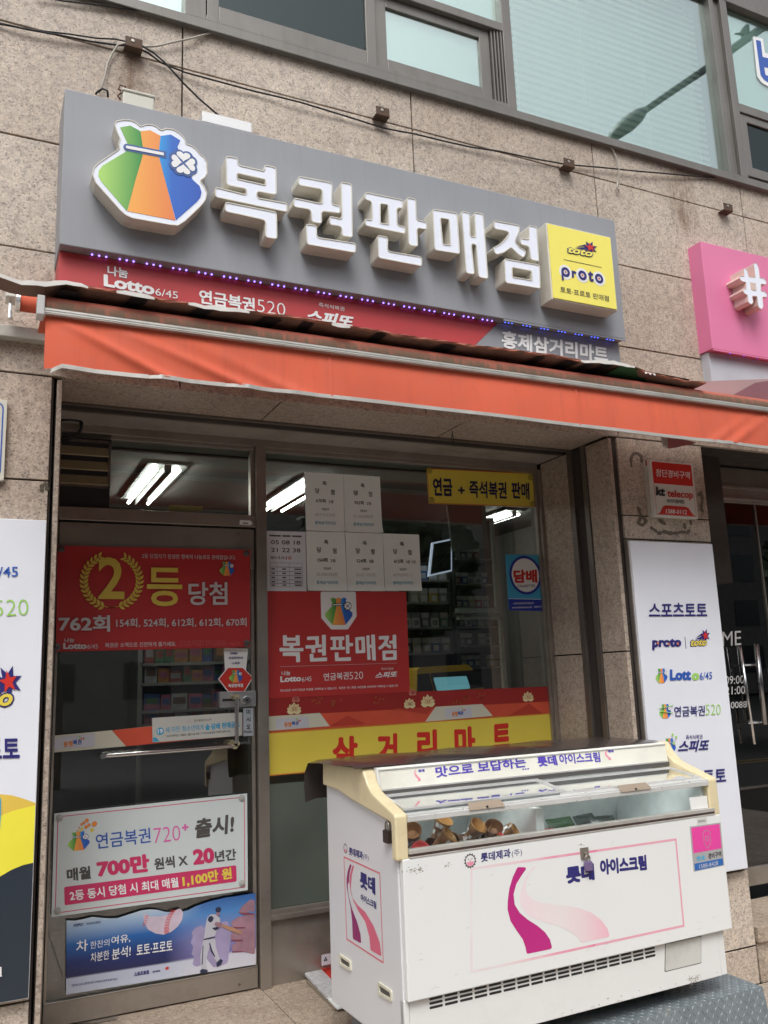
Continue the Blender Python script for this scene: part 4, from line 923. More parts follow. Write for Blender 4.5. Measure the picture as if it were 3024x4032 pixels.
for pth in ([(3.432,2.644),(3.433,2.687),(3.452,2.717),(3.484,2.726),(3.513,2.706),(3.512,2.662)], [(3.452,2.393),(3.47,2.345),(3.442,2.307),(3.471,2.29),(3.505,2.322),(3.477,2.339)], [(3.539,2.281),(3.568,2.264),(3.59,2.249),(3.631,2.263),(3.669,2.255),(3.717,2.256),(3.766,2.265),(3.814,2.264),(3.833,2.28)], [(3.934,2.5),(3.957,2.514),(3.963,2.47),(3.943,2.417),(3.956,2.393)], [(3.607,2.327),(3.629,2.315),(3.644,2.31)], [(3.845,2.337),(3.85,2.312)], [(3.796,2.31),(3.798,2.291)]):
    glue = MB()
    for (a, b), (c, d) in zip(pth[:-1], pth[1:]):
        for k in range(4):
            s = k/4; glue.prism([circ(a+(c-a)*s, b+(d-b)*s, gr_.uniform(.007, .013), 9)], FA(0), .0, .0015+.0006*gr_.random())
    ob('glue_stain', glue, paint('old_glue', (.15, .12, .095), .7), B)
sp_ = [(0.2335,2.324),(0.2472,2.335),(0.2548,2.317),(0.2341,2.308)]; gl2 = MB()
for a, b in sp_: gl2.prism([circ(a, b, .010, 9)], FA(0), 0, .001+.001*gr_.random())
ob('glue_stain', gl2, paint('old_glue_left', (.09, .075, .05), .7), B)
nq = [(3.265,1.307),(3.31,1.278)]
ob('number_tag', MB().box(3.335, 3.37, -.004, -.0005, nq[1][1], nq[0][1]), BLK, label='tiny black tag stuck on the granite beside the white logo panel', cat='tag')

# ================================================================ BANNERS AND STICKERS ON THE SHOPFRONT
def cup(mb, x, z, Y, r=.012):
    mb.lathe([(r*1.5, 0), (r*1.45, .002), (r*.7, .004), (r*.6, .009), (.001, .010)], Matrix.Translation((x, Y, z)) @ Matrix.Rotation(pi/2, 4, 'X'), 14)
CUPM = paint('clear_rubber_cup', (.42, .42, .40), .25)
Q = [(0.3539,2.178),(1.325,2.184),(1.322,1.669),(0.365,1.664)]
T1 = thing('prize_banner', 'red second-prize banner with gold laurel wreath on the shop door', 'banner', (.8, .65, 1.7))
mb = MB(); n = 24
P_ = lambda u, v: sub(Q, u, v, u+.001, v)[2]
mb.grid([[(P_(i/n, j/12)[0], .655-.003-.0035*(1+sin(i*.8+j*.35))*.5-(.006*max(0, (i/n-.9)*10)*abs(j/6-1)), P_(i/n, j/12)[1]) for i in range(n+1)] for j in range(12, -1, -1)])
REDB2 = paint('red_banner_cloth', (.46, .028, .03), .45, var=.14, scale=2)
ob('sheet', mb, REDB2, T1, smooth=True)
f = FA(.642)
writing(T1, GOLD, [('2', [(0.5509,1.916),(0.6764,1.916),(0.5458,2.125)], .02), ('등', [(0.7864,1.881),(0.9644,1.881),(0.7835,2.078)], .02)], f, w=0, name='gold_lettering')
writing(T1, PGRY, [('당첨', [(0.9951,1.886),(1.2,1.888),(0.9944,2.006)], .02), ('762회', [(0.373,1.757),(0.6112,1.756),(0.3704,1.837)], .03), ('154회, 524회, 612회, 612회, 670회', [(0.6393,1.774),(1.302,1.774),(0.6383,1.821)], .015),
  ('2등 당첨자가 탄생한 행복의 나눔로또 판매점입니다.', [(0.7585,2.124),(1.245,2.127),(0.7582,2.148)], .005), ('나눔', [(0.4011,1.707),(0.4457,1.707),(0.4005,1.728)], .02), ('Lotto', [(0.3966,1.675),(0.5039,1.674),(0.3957,1.705)], .05), ('6/45', [(0.5067,1.675),(0.5556,1.675),(0.5062,1.696)], 0),
  ('복권은 소액으로 건전하게 즐기세요.', [(0.5893,1.679),(0.9343,1.68),(0.5887,1.702)], .01)], f, w=0)
writing(T1, paint('faded_pink_ink', (.55, .14, .13), .5), [('•1인당 1회 10만원까지 구입할 수 있습니다.', [(0.9484,1.692),(1.19,1.693),(0.9483,1.708)], 0), ('•만 19세부터 구입할 수 있고 당첨금을 받을 수 있습니다.', [(0.9485,1.677),(1.269,1.679),(0.9484,1.692)], 0)], f, w=0, name='small_lettering')
# laurel
LC = [(0.6157,2.007),(0.7585,2.009),(0.6126,2.149)]
cx, cz = LC[0]; rx = (LC[1][0]-cx)*.93; rz = (LC[2][1]-cz)*.93
lf = MB()
for s in (-1, 1):
    pts = []
    for k in range(34):
        a = -pi/2-.16*1+ (k/33)*2.62 if s > 0 else 0
        a = (-pi/2-.12)+(k/33)*2.85; x = cx+s*cos(a)*rx; z = cz+sin(a)*rz
        pts.append((x, z))
    for (a, b), (c, d) in zip(pts[:-1], pts[1:]):
        nx, nz = -(d-b), (c-a); L = math.hypot(nx, nz); nx, nz = nx/L*.0016, nz/L*.0016
        lf.quad((a-nx, .6418, b-nz), (c-nx, .6418, d-nz), (c+nx, .6418, d+nz), (a+nx, .6418, b+nz))
    for k in range(15):
        a = (-pi/2+.28)+(k/14)*2.35; x = cx+s*cos(a)*rx; z = cz+sin(a)*rz
        tx, tz = s*-sin(a)*rx, cos(a)*rz; L = math.hypot(tx, tz); tx, tz = tx/L, tz/L
        for sd_ in (-1, 1):
            nx, nz = -tz*sd_, tx*sd_; dx, dz = tx*.75+nx*.62, tz*.75+nz*.62; ln_ = .030; px_, pz_ = -dz, dx
            ox, oz = x+nx*.002, z+nz*.002
            shp = [(0, 0), (.25, .20), (.55, .24), (.85, .10), (1, 0), (.8, -.13), (.5, -.20), (.2, -.14)]
            lf.prism([[(ox+dx*u*ln_+px_*v*ln_, oz+dz*u*ln_+pz_*v*ln_) for u, v in shp]], FA(.6415), 0, 0)
ob('laurel_wreath', lf, GOLD, T1)
bag(T1, f, [(1.158,2.041),(1.237,2.043),(1.158,2.116)], w=.0)
mb = MB()
for p in [(0.3709,2.161),(1.304,2.164),(1.303,1.688),(0.3694,1.685)]: cup(mb, p[0], p[1], .644)
ob('suction_cup', mb, paint('dark_rubber_cup', (.10, .08, .08), .3), T1)

Q = [(0.3826,0.9224),(1.302,0.9318),(1.302,0.4703),(0.3846,0.473)]
T2 = thing('pension_lottery_banner', 'tilted white banner with crimson border and pension lottery prize text on the lower door', 'banner', (.8, .65, .7))
ob('sheet', MB().prism([Q], FA(.660), 0, .006), paint('blueish_white_vinyl', (.60, .66, .66), .4, var=.05), T2)
f = FA(.654)
b1 = inset(Q[::-1], .014); ob('border', MB().prism([b1, inset(b1, .0035)], f, .0005, .0005), CRIM, T2)
writing(T2, BLUE, [('연금복권', [(0.5716,0.7438),(0.8239,0.7471),(0.5667,0.8134)], .012)], f, w=.001, name='blue_lettering')
writing(T2, PINK, [('720', [(0.8382,0.7413),(0.9659,0.7424),(0.834,0.8118)], -.01), ('+', [(0.9724,0.7836),(1.005,0.7834),(0.971,0.8161)], .04)], f, w=.001, name='pink_lettering')
writing(T2, DGR, [('출시!', [(1.04,0.7409),(1.24,0.7481),(1.031,0.8329)], .04, .15), ('매월', [(0.4475,0.6165),(0.5521,0.6174),(0.4427,0.6743)], .04), ('원씩 X', [(0.8431,0.6187),(1.003,0.6206),(0.838,0.6739)], .035), ('년간', [(1.137,0.6207),(1.245,0.6201),(1.134,0.6742)], .035)], f, w=.001)
writing(T2, CRIM, [('700만', [(0.5799,0.617),(0.8214,0.6161),(0.5727,0.6985)], .06), ('20', [(1.029,0.6196),(1.135,0.6188),(1.024,0.6931)], .06)], f, w=.001, name='crimson_lettering')
ob('crimson_bar', MB().prism([fillet([(0.4351,0.596),(1.243,0.5942),(1.245,0.5179),(0.4395,0.5168)], .008)], f, .001, .001), CRIM, T2)
writing(T2, WHT, [('2등 동시 당첨 시 최대 매월', [(0.4631,0.5315),(0.9586,0.5287),(0.4577,0.5771)], .025)], f, w=.0022, name='white_lettering')
writing(T2, YEL, [('1,100만 원', [(0.9787,0.523),(1.222,0.5315),(0.9738,0.5795)], .04)], f, w=.0022, name='yellow_lettering')
bag(T2, f, [(0.4465,0.7476),(0.5435,0.749),(0.442,0.8316)], w=.001)
o1, o2 = MB(), MB()
bl = [(0.4897,0.839),(0.5267,0.8786),(0.5614,0.8595),(0.5507,0.8327),(0.5243,0.8498),(0.5034,0.8633),(0.507,0.8434),(0.4935,0.8499),(0.4846,0.8374),(0.499,0.8339),(0.5366,0.8569),(0.5135,0.8695)]
for i, (c, r) in enumerate(zip(bl, (3, 9, 12, 9, 8, 6, 6, 4, 3, 5, 7, 6))): (o1 if i % 3 else o2).prism([circ(c[0], c[1], r*.00098, 18)], f, .002+i*.0002, .002+i*.0002)
ob('orange_ball', o1, ORG, T2); ob('yellow_ball', o2, YEL, T2)
mb = MB()
for p in [(0.4051,0.9003),(1.273,0.9124),(1.272,0.5043),(0.409,0.4981)]: cup(mb, p[0], p[1], .652, .011)
ob('suction_cup', mb, CUPM, T2)

Q = [(0.4511,0.4474),(1.345,0.4476),(1.344,0.1165),(0.4587,0.134)]
T3 = thing('baseball_poster', 'torn blue poster with a batter and a baseball at the bottom of the door', 'poster', (.8, .67, .35))
m, t, b, out = nodes('poster_print'); tc = t.nodes.new('ShaderNodeTexCoord'); sx = t.nodes.new('ShaderNodeSeparateXYZ'); t.links.new(tc.outputs['UV'], sx.inputs[0])
c = ramp(t, sx.outputs[1], [(0, (.50, .54, .64)), (.20, (.48, .52, .64)), (.225, (.02, .022, .09)), (.42, (.012, .028, .15)), (.66, (.015, .12, .40)), (.90, (.34, .48, .66)), (1, (.5, .58, .66))])
c2 = ramp(t, sx.outputs[1], [(0, (.62, .62, .68)), (.20, (.60, .60, .68)), (.24, (.20, .18, .42)), (.5, (.24, .24, .48)), (.80, (.08, .24, .55)), (1, (.04, .12, .36))])
fx = ramp(t, sx.outputs[0], [(.50, (0, 0, 0)), (.70, (1, 1, 1))])
t.links.new(mixc(t, fx, c, c2), b.inputs['Base Color']); b.inputs['Roughness'].default_value = .3
edge = [0, .02, .015, .0, .03, .055, .07, .05, .03, .01, .012, .035, .08, .10, .115, .10, .06, .04, .02, .01, .0, .004, .0, .0, .0]
P2 = lambda u, v: sub(Q, u, v, u+.001, v)[2]
n = len(edge)-1; mb = MB()
mb.grid([[(P2(i/n, (1-j/8)*(1-edge[i])+edge[i] if True else 0)[0], .6665, P2(i/n, 1-(j/8)*(1-edge[i]))[1]) for i in range(n+1)] for j in range(9)])
PO = ob('print', mb, m, T3)
uv = PO.data.uv_layers.new(name='UV')
for poly in PO.data.polygons:
    for li in poly.loop_indices:
        vi = PO.data.loops[li].vertex_index; uv.data[li].uv = ((vi % (n+1))/n, 1-(1-(vi//(n+1))/8*(1-edge[vi % (n+1)])))
f = FA(.666)
def PL(L): return UV(Q, L)
SK = paint('printed_skin', (.34, .19, .24), .4, var=.25, scale=12); SKL = paint('printed_pale_skin', (.36, .31, .50), .4, var=.15, scale=9)
# printed hands in the background, ball, batter
SKD = paint('printed_finger_shadow', (.22, .06, .09), .4)
hand = MB()
hand.prism([fillet(PL([(.995, .10), (.97, .08), (.92, .16), (.90, .24), (.93, .27), (.965, .24), (.995, .27)]), .01)], f, .0006, .0006)
hand.prism([fillet(PL([(.995, .29), (.90, .30), (.855, .36), (.87, .43), (.91, .45), (.86, .52), (.855, .60), (.90, .63), (.86, .69), (.87, .77), (.93, .80), (.995, .86)]), .01)], f, .0007, .0007)
ob('printed_hand', hand, SK, T3)
hl = MB()
for L_ in ([(.87, .43), (.94, .455), (.94, .475), (.87, .45)], [(.86, .60), (.925, .625), (.925, .65), (.86, .625)], [(.865, .765), (.93, .785), (.93, .80), (.865, .785)], [(.90, .24), (.96, .26), (.995, .285), (.995, .30), (.93, .285)]): hl.prism([PL(L_)], f, .0012, .0012)
ob('printed_finger_gap', hl, SKD, T3)
h2 = MB()
h2.prism([fillet(PL([(.66, .36), (.70, .34), (.71, .5), (.705, .88), (.665, .90), (.645, .86), (.655, .76), (.640, .72), (.650, .62), (.636, .56), (.648, .47), (.640, .42)]), .006)], f, .0006, .0006)
h2.prism([fillet(PL([(.70, .36), (.84, .33), (.86, .5), (.84, .92), (.76, .95), (.72, .8)]), .02)], f, .0005, .0005)
ob('printed_sleeve', h2, SKL, T3)
ball = [q_ for q_ in circ(*PL([(.485, .13)])[0], .085, 40)]
lim = [p for p in ball]
cb_ = PL([(.385, .0), (.39, .06), (.42, .11), (.47, .13), (.52, .12), (.55, .08), (.58, .055), (.595, .12), (.59, .22), (.565, .31), (.53, .37), (.49, .39), (.45, .36), (.41, .29), (.388, .18), (.384, .08)])
ob('printed_ball', MB().prism([fillet(cb_[1:], .02)], f, .001, .001), paint('printed_ball_white', (.60, .50, .60), .4, var=.2, scale=8), T3)
stt = MB(); pr0 = [(.545, .075), (.525, .14), (.512, .22), (.507, .30), (.507, .37)]
for i in range(16):
    s = i/15*(len(pr0)-1); k = min(int(s), len(pr0)-2); u = pr0[k][0]+(pr0[k+1][0]-pr0[k][0])*(s-k); v = pr0[k][1]+(pr0[k+1][1]-pr0[k][1])*(s-k)
    stt.prism([PL([(u-.013, v-.014), (u, v), (u+.013, v-.006), (u+.012, v+.002), (u, v+.010), (u-.014, v-.005)])], f, .0014+.00002*i, .0014+.00002*i)
for i in range(5):
    u, v = .400-.003*i, .10+.03*i; stt.prism([PL([(u-.008, v), (u+.012, v-.012), (u+.012, v-.004), (u-.008, v+.008)])], f, .0014, .0014)
ob('printed_stitching', stt, REDT, T3)
UNI = paint('printed_uniform', (.50, .50, .56), .4, var=.05); DKB = paint('printed_dark_blue', (.03, .035, .08), .4)
bt = MB()
bt.prism([fillet(PL([(.728, .235), (.745, .205), (.772, .215), (.795, .27), (.800, .34), (.780, .42), (.768, .52), (.706, .535), (.714, .42), (.718, .32)]), .004)], f, .002, .002)
bt.prism([fillet(PL([(.703, .55), (.735, .55), (.742, .62), (.728, .74), (.718, .86), (.722, .95), (.700, .97), (.690, .90), (.688, .75)]), .004)], f, .0021, .0021)
bt.prism([fillet(PL([(.735, .55), (.770, .55), (.772, .66), (.785, .77), (.800, .87), (.785, .90), (.765, .82), (.745, .70)]), .004)], f, .0022, .0022)
ob('printed_batter_uniform', bt, UNI, T3)
bd_ = MB()
bd_.prism([circ(*PL([(.787, .155)])[0], .0145, 14, .013)], f, .003, .003); bd_.prism([fillet(PL([(.734, .235), (.750, .225), (.762, .26), (.756, .30), (.742, .32), (.728, .28)]), .003)], f, .0031, .0031)
bd_.prism([PL([(.706, .532), (.768, .518), (.768, .532), (.706, .548)])], f, .0032, .0032); bd_.prism([PL([(.752, .40), (.792, .385), (.797, .41), (.770, .44)])], f, .0033, .0033); bd_.prism([PL([(.735, .60), (.741, .60), (.752, .70), (.770, .80), (.764, .80), (.745, .72)])], f, .0034, .0034); bd_.prism([PL([(.700, .62), (.704, .62), (.700, .88), (.695, .88)])], f, .0034, .0034)
bd_.prism([fillet(PL([(.683, .97), (.695, .94), (.728, .965), (.726, .995), (.690, .998)]), .003)], f, .0031, .0031); bd_.prism([fillet(PL([(.775, .89), (.798, .84), (.812, .87), (.800, .93), (.778, .95)]), .003)], f, .0032, .0032)
ob('printed_batter_helmet', bd_, DKB, T3)
bs_ = MB(); bs_.prism([fillet(PL([(.775, .19), (.795, .185), (.795, .235), (.780, .25)]), .003)], f, .0028, .0028); bs_.prism([fillet(PL([(.770, .32), (.805, .34), (.812, .39), (.790, .41), (.765, .36)]), .003)], f, .0036, .0036)
ob('printed_batter_skin', bs_, SK, T3)
ob('printed_bat', MB().prism([PL([(.805, .365), (.86, .42), (.918, .50), (.915, .545), (.85, .47), (.803, .395)])], f, .0038, .0038), paint('printed_wood', (.45, .24, .15), .4), T3)
ob('printed_wrist', MB().prism([PL([(.385, .0), (.386, .0), (.386, .001)])], f, .0001, .0001), SK, T3)
bpy.data.objects.remove(bpy.data.objects['printed_wrist'])
writing(T3, WHT, [('차', [(0.498,0.3044),(0.5504,0.305),(0.4926,0.3534)], .01, .1), ('한잔의', [(0.5604,0.3094),(0.6454,0.3102),(0.5575,0.3415)], 0, .1), ('여유,', [(0.6526,0.3121),(0.7373,0.3122),(0.6497,0.3495)], .01, .1), ('차분한', [(0.5619,0.252),(0.6446,0.2536),(0.5588,0.2919)], .005, .1), ('분석!', [(0.6561,0.2468),(0.7415,0.2511),(0.653,0.295)], .01, .1), ('토토·프로토', [(0.7668,0.2512),(0.9337,0.2473),(0.764,0.2939)], .01, .1)], f, w=.001)
writing(T3, NAVY, [('KSPO', [(0.4827,0.416),(0.5231,0.4151),(0.4824,0.428)], .04, .2), ('국민체육진흥공단', [(0.5383,0.4149),(0.6018,0.4147),(0.538,0.4259)], .01), ('스포츠토토', [(0.7578,0.1625),(0.8266,0.1611),(0.7564,0.1787)], .05), ('proto', [(0.8426,0.1604),(0.8781,0.1596),(0.8414,0.1707)], .04),
  ('"즐거운 스포츠, 즐거운 토토, 소액으로 건전하게 즐기세요"', [(0.4822,0.1629),(0.6817,0.1574),(0.4819,0.1736)], .01)], f, w=.001, name='navy_lettering')
ob('small_star', MB().prism([[(c_[0]+.012*cos(i*pi/5)*(1 if i % 2 else .5), c_[1]+.010*sin(i*pi/5)*(1 if i % 2 else .5)) for i in range(10)] for c_ in [(0.9093,0.1707)]], f, .001, .001), REDT, T3)

# red poster in the window
Q = [(1.426,1.968),(2.276,1.972),(2.274,1.399),(1.427,1.399)]
T4 = thing('lottery_poster', 'red poster with the money bag emblem and white shop lettering inside the window frame', 'poster', (1.8, .69, 1.6))
ob('sheet', MB().prism([Q], FA(.697), 0, .003), RED, T4)
f = FA(.694)
ob('shield', MB().prism([fillet([(1.742,1.968),(1.956,1.97),(1.956,1.829),(1.901,1.757),(1.8,1.758),(1.743,1.821)], .012)], f, .0004, .0004), WHT, T4)
DARKBAG = (gradm('print_green', (.06, .20, .02), (.10, .30, .05)), gradm('print_orange', (.62, .26, .07), (.55, .14, .05)), gradm('print_blue', (.01, .10, .30), (.01, .02, .12)))
bag(T4, f, [(1.764,1.782),(1.93,1.782),(1.768,1.936)], w=.001, dark=BLK)
allL = [P for k in LET for P in [LET[k][0]]]
lx0 = min(p[0] for P in allL for p in P); lx1 = max(p[0] for P in allL for p in P); lz0 = min(p[1] for P in allL for p in P); lz1 = max(p[1] for P in allL for p in P)
BL_, BR_, TL_ = [(1.498,1.584),(2.2,1.58),(1.498,1.731)]
def XF(P):
    r = []
    for x, z in P:
        a, b = (x-lx0)/(lx1-lx0), (z-lz0)/(lz1-lz0); r.append((BL_[0]+a*(BR_[0]-BL_[0])+b*(TL_[0]-BL_[0]), BL_[1]+a*(BR_[1]-BL_[1])+b*(TL_[1]-BL_[1])))
    return r
mb = MB()
for k in LET: mb.prism([XF(fillet(LET[k][0], .012))]+[XF(h) for h in LET[k][1]], f, .001, .001)
ob('large_lettering', mb, WHT, T4)
writing(T4, WHT, [('나눔', [(1.508,1.516),(1.557,1.516),(1.508,1.54)], .02), ('Lotto', [(1.5,1.48),(1.619,1.482),(1.5,1.512)], .05), ('6/45', [(1.623,1.479),(1.677,1.481),(1.623,1.504)], 0), ('연금복권', [(1.748,1.48),(1.897,1.483),(1.748,1.52)], .01), ('520', [(1.902,1.482),(1.984,1.483),(1.902,1.522)], -.012),
  ('즉석식복권', [(2.098,1.526),(2.173,1.526),(2.098,1.54)], 0), ('스피또', [(2.058,1.482),(2.197,1.485),(2.059,1.516)], .04, .25), ('청소년(만 19세 미만)은 복권을 구매하실 수 없습니다.  복권은 1인 1회당 10만원을 초과하여 구매하실 수 없습니다.', [(1.499,1.429),(2.2,1.429),(1.499,1.444)], .008)], f, w=.001)
l_ = [(1.501,1.562),(2.198,1.563)]; ob('rule', MB().quad((l_[0][0], .6925, l_[0][1]), (l_[1][0], .6925, l_[1][1]), (l_[1][0], .6925, l_[1][1]+.0015), (l_[0][0], .6925, l_[0][1]+.0015)), PGRY, T4)

# award sheets
SQ = [[(1.66,2.649),(1.901,2.652),(1.898,2.311),(1.664,2.311)], [(1.902,2.652),(2.135,2.653),(2.138,2.314),(1.899,2.311)], [(1.664,2.309),(1.899,2.31),(1.905,1.972),(1.664,1.972)], [(1.901,2.31),(2.139,2.313),(2.138,1.974),(1.906,1.972)], [(2.14,2.313),(2.379,2.315),(2.38,1.977),(2.139,1.975)]]
SL = [('670회', '2등', '69,714,474원'), ('762회', '2등', '51,302,896원'), ('154회', '2등', '52,900,432원'), ('524회', '2등', '54,651,033원'), ('612회', '2등 2명', '45,775,039원 x 2')]
lb_ = ['upper left white winning notice for draw 670', 'upper right white winning notice for draw 762', 'lower left white winning notice for draw 154', 'lower middle white winning notice for draw 524', 'lower right white winning notice for draw 612']
for q, (a, b, c), lab in zip(SQ, SL, lb_):
    c0 = sub(q, .5, 1, .6, 1)[0]
    t_ = thing('winning_notice', lab+' taped inside the window', 'paper sheet', (c0[0], .695, c0[1]), 'winning notices in the shop window')
    qs = subq(q, .003, .003, .997, .997)
    cr_ = random.Random(lab); k1, k2 = cr_.uniform(.004, .016), cr_.uniform(.0, .014); nn_ = 14
    gs = [[(lambda P, u, v: (P[0], .6952-k1*max(0, (u+v-1.80)/.2)**2-k2*max(0, (1-u+v-1.82)/.18)**2-.0012*abs(sin(u*5+v*3+k1*400)), P[1]))(subq(qs, i/nn_, j/nn_, i/nn_+.001, j/nn_+.001)[0], i/nn_, j/nn_) for i in range(nn_+1)] for j in range(nn_, -1, -1)]
    ob('sheet', MB().grid(gs), PAPER, t_, smooth=True); f = FA(.6936)
    mb = MB(); mb.text('축', sub(q, .45, .14, .56, .22), f, .001, .02); mb.text('당', sub(q, .26, .27, .37, .36), f, .001, .02); mb.text('첨', sub(q, .66, .28, .76, .37), f, .001, .02)
    mb.text(a, sub(q, .27, .45, .52, .52), f, .001, .02); mb.text(b, sub(q, .60, .465, .73 if len(b) < 4 else .86, .52), f, .001, .01); mb.text('당첨금액', sub(q, .42, .605, .60, .645), f, .001, .01)
    ob('lettering', mb, DGR, t_)
    ob('faded_lettering', MB().text(c, sub(q, .24, .69, .76, .755), f, .001, 0), FNT, t_)
    ob('blue_lettering', MB().text('홍제삼거리마트', sub(q, .23, .83, .78, .89), f, .001, .01), LBLU, t_)
q = [(1.425,2.301),(1.661,2.304),(1.661,1.969),(1.428,1.968)]
t_ = thing('result_sheet', 'white lottery result sheet with drawn numbers and a small table beside the notices', 'paper sheet', (1.5, .695, 1.9))
ob('sheet', MB().prism([subq(q, .003, .003, .997, .997)], FA(.697), 0, .002), paint('bluish_paper', (.74, .77, .84), .7), t_); f = FA(.695)
writing(t_, DGR, [('05 08 18', sub(q, .14, .155, .86, .225), .01), ('21 22 38', sub(q, .14, .285, .86, .355), .01), ('보너스', sub(q, .11, .415, .48, .475), .01)], f, w=.001)
writing(t_, REDT, [('10', sub(q, .50, .42, .63, .475), .01)], f, w=.001, name='red_lettering')
tbm = MB(); o_ = subq(q, .10, .53, .90, .93); tbm.prism([o_, inset(o_, .0012)], f, .001, .001)
for v in (.60, .67, .74, .81, .87): tbm.prism([subq(q, .10, v, .90, v+.006)], f, .0012, .0012)
for u in (.27, .57): tbm.prism([subq(q, u, .53, u+.005, .93)], f, .0014, .0014)
for i, v in enumerate((.625, .695, .765, .835, .89)):
    for u, w_ in ((.13, .09), (.40, .09), (.70, .17)): tbm.prism([subq(q, u, v, u+w_, v+.02)], f, .0016, .0016)
ob('table', tbm, DGR, t_)
hq = [(.05, .07), (.40, .07), (.52, .07)]
tb2 = MB()
for u, w_ in ((.10, .28), (.42, .20), (.66, .24)): tb2.prism([subq(q, u, .07, u+w_, .095)], f, .001, .001)
ob('headline', tb2, DGR, t_)

def tiltsign(name, lab, cat, Q, Y, m, border=None, bw=.004):
    c0 = Q[3]; t = thing(name, lab, cat, (c0[0], Y, c0[1])); ob('sheet', MB().prism([Q], FA(Y+.003), 0, .003), m, t)
    if border: ob('border', MB().prism([Q, inset(Q[::-1], bw)[::-1]], FA(Y), .0006, .0006), border, t)
    return t
T5 = tiltsign('yellow_window_sign', 'yellow sign with navy lettering about instant lottery tickets at the top of the window', 'sign', [(2.453,2.727),(3.246,2.747),(3.234,2.524),(2.457,2.507)], .695, YEL, paint('orange_border', (.62, .12, .02), .5), .005)
writing(T5, paint('deep_navy_ink', (.012, .01, .06), .5), [('연금', [(2.488,2.556),(2.624,2.561),(2.49,2.671)], .04), ('+', [(2.664,2.58),(2.712,2.581),(2.665,2.624)], .04), ('즉석복권', [(2.743,2.559),(3.018,2.565),(2.747,2.67)], .032), ('판매', [(3.056,2.571),(3.192,2.57),(3.06,2.682)], .035)], FA(.695), w=.001)
mb = MB()
for p in [(2.469,2.711),(3.212,2.719),(3.214,2.542),(2.475,2.528)]: cup(mb, p[0], p[1], .694, .014)
ob('suction_cup', mb, paint('amber_rubber_cup', (.40, .30, .05), .3), T5)

Q = [(2.982,2.211),(3.261,2.214),(3.253,1.858),(2.981,1.863)]; Q = fillet(Q, .008)
T6 = thing('tobacco_sticker', 'cyan and navy tobacco sticker with a white oval at the right of the window', 'sticker', (3.1, .69, 1.75))
Qq = [(2.981,2.211),(3.261,2.214),(3.252,1.858),(2.98,1.863)]
ob('sheet', MB().prism([Q], FA(.697), 0, .002), CYAN, T6); f = FA(.694)
ob('navy_band', MB().prism([fillet(subq(Qq, .0, .80, 1, 1), .006)], f, .0005, .0005), paint('royal_blue_print', (.015, .03, .32), .4), T6)
c0 = [(3.119,2.083),(3.239,2.085),(3.129,2.205)]; rx, rz = c0[1][0]-c0[0][0], c0[2][1]-c0[0][1]
ob('oval_ring', MB().prism([circ(c0[0][0], c0[0][1], rx, 40, rz)], f, .001, .001), paint('ring_blue', (.02, .03, .30), .4), T6); ob('oval', MB().prism([circ(c0[0][0], c0[0][1], rx*.86, 40, rz*.87)], f, .0015, .0015), WHT, T6)
writing(T6, REDT, [('담배', [(3.027,2.031),(3.204,2.036),(3.03,2.115)], .05)], f, w=.002, name='red_lettering'); writing(T6, BLK, [('CIGARETTES', [(3.051,2.005),(3.185,2.009),(3.052,2.021)], .01)], f, w=.002)
writing(T6, WHT, [('사)한국담배판매인회중앙회', [(3.011,1.897),(3.163,1.9),(3.013,1.911)], .01), ('www.ktranews.co.kr  1644-1785', [(3.001,1.874),(3.24,1.88),(3.002,1.887)], .01)], f, w=.002, name='white_lettering')
ob('white_rule', MB().prism([subq(Qq, .02, .79, .98, .798)], f, .001, .001), WHT, T6)

# lotus band, cream and orange band
q1 = [(1.424,1.406),(1.423,1.308)]; q2 = [(3.269,1.393),(3.264,1.303),(3.269,1.235)]; q3 = [(1.428,1.225)]
WX0, WX1 = 1.421, 3.241
def lerpz(a, b, x): return a[1]+(b[1]-a[1])*(x-a[0])/(b[0]-a[0])
def bandq(a, b, c, d): return [(WX0, lerpz(a, b, WX0)), (WX1, lerpz(a, b, WX1)), (WX1, lerpz(c, d, WX1)), (WX0, lerpz(c, d, WX0))]
BQ1 = bandq(q1[0], q2[0], q1[1], q2[1]); BQ2 = bandq(q1[1], q2[1], q3[0], q2[2])
T7 = tiltsign('lotus_window_band', 'dark red band with cream lotus flowers along the shop window', 'window decal', BQ1, .696, DRED)
T7['label'] = 'dark red band with cream lotus flowers along the shop window'
def lotus(parent, x, z, s, m, half=False):
    mb = MB(); pts = []
    for a, L, wd, w_ in ((0, 1, .26, .0), (.5, .95, .25, .0002), (-.5, .95, .25, .0004), (.95, .85, .24, .0006), (-.95, .85, .24, .0008), (1.35, .75, .2, .001), (-1.35, .75, .2, .0012), (.28, .72, .22, .0016), (-.28, .72, .22, .0018), (0, .5, .2, .0022)):
        P = [(wd*sin(pi*t_)**.8*k, t_*L) for k, rg in ((1, range(0, 7)), (-1, range(6, -1, -1))) for t_ in [i/6 for i in rg]][:-1]
        P = [(x+s*(px*cos(a)+pz*sin(a)), z+s*(-px*sin(a)+pz*cos(a))) for px, pz in P]
        mb.prism([P], FA(.695), .001+w_, .001+w_)
    ob('lotus_flower', mb, m, parent)
    lm = MB()
    for a, L in ((0, .9), (.5, .85), (-.5, .85), (.95, .75), (-.95, .75), (.28, .6), (-.28, .6)):
        for dd in (-.13, .13):
            P = [(x+s*L*t_*sin(a+dd*(1-t_)*2), z+s*L*t_*cos(a+dd*(1-t_)*2)) for t_ in (.3, .6, .95)]
            for (a1, b1), (c1, d1) in zip(P[:-1], P[1:]): lm.quad((a1, .690, b1), (c1, .690, d1), (c1+.0012, .690, d1), (a1+.0012, .690, b1))
    ob('petal_line', lm, DRED, parent)
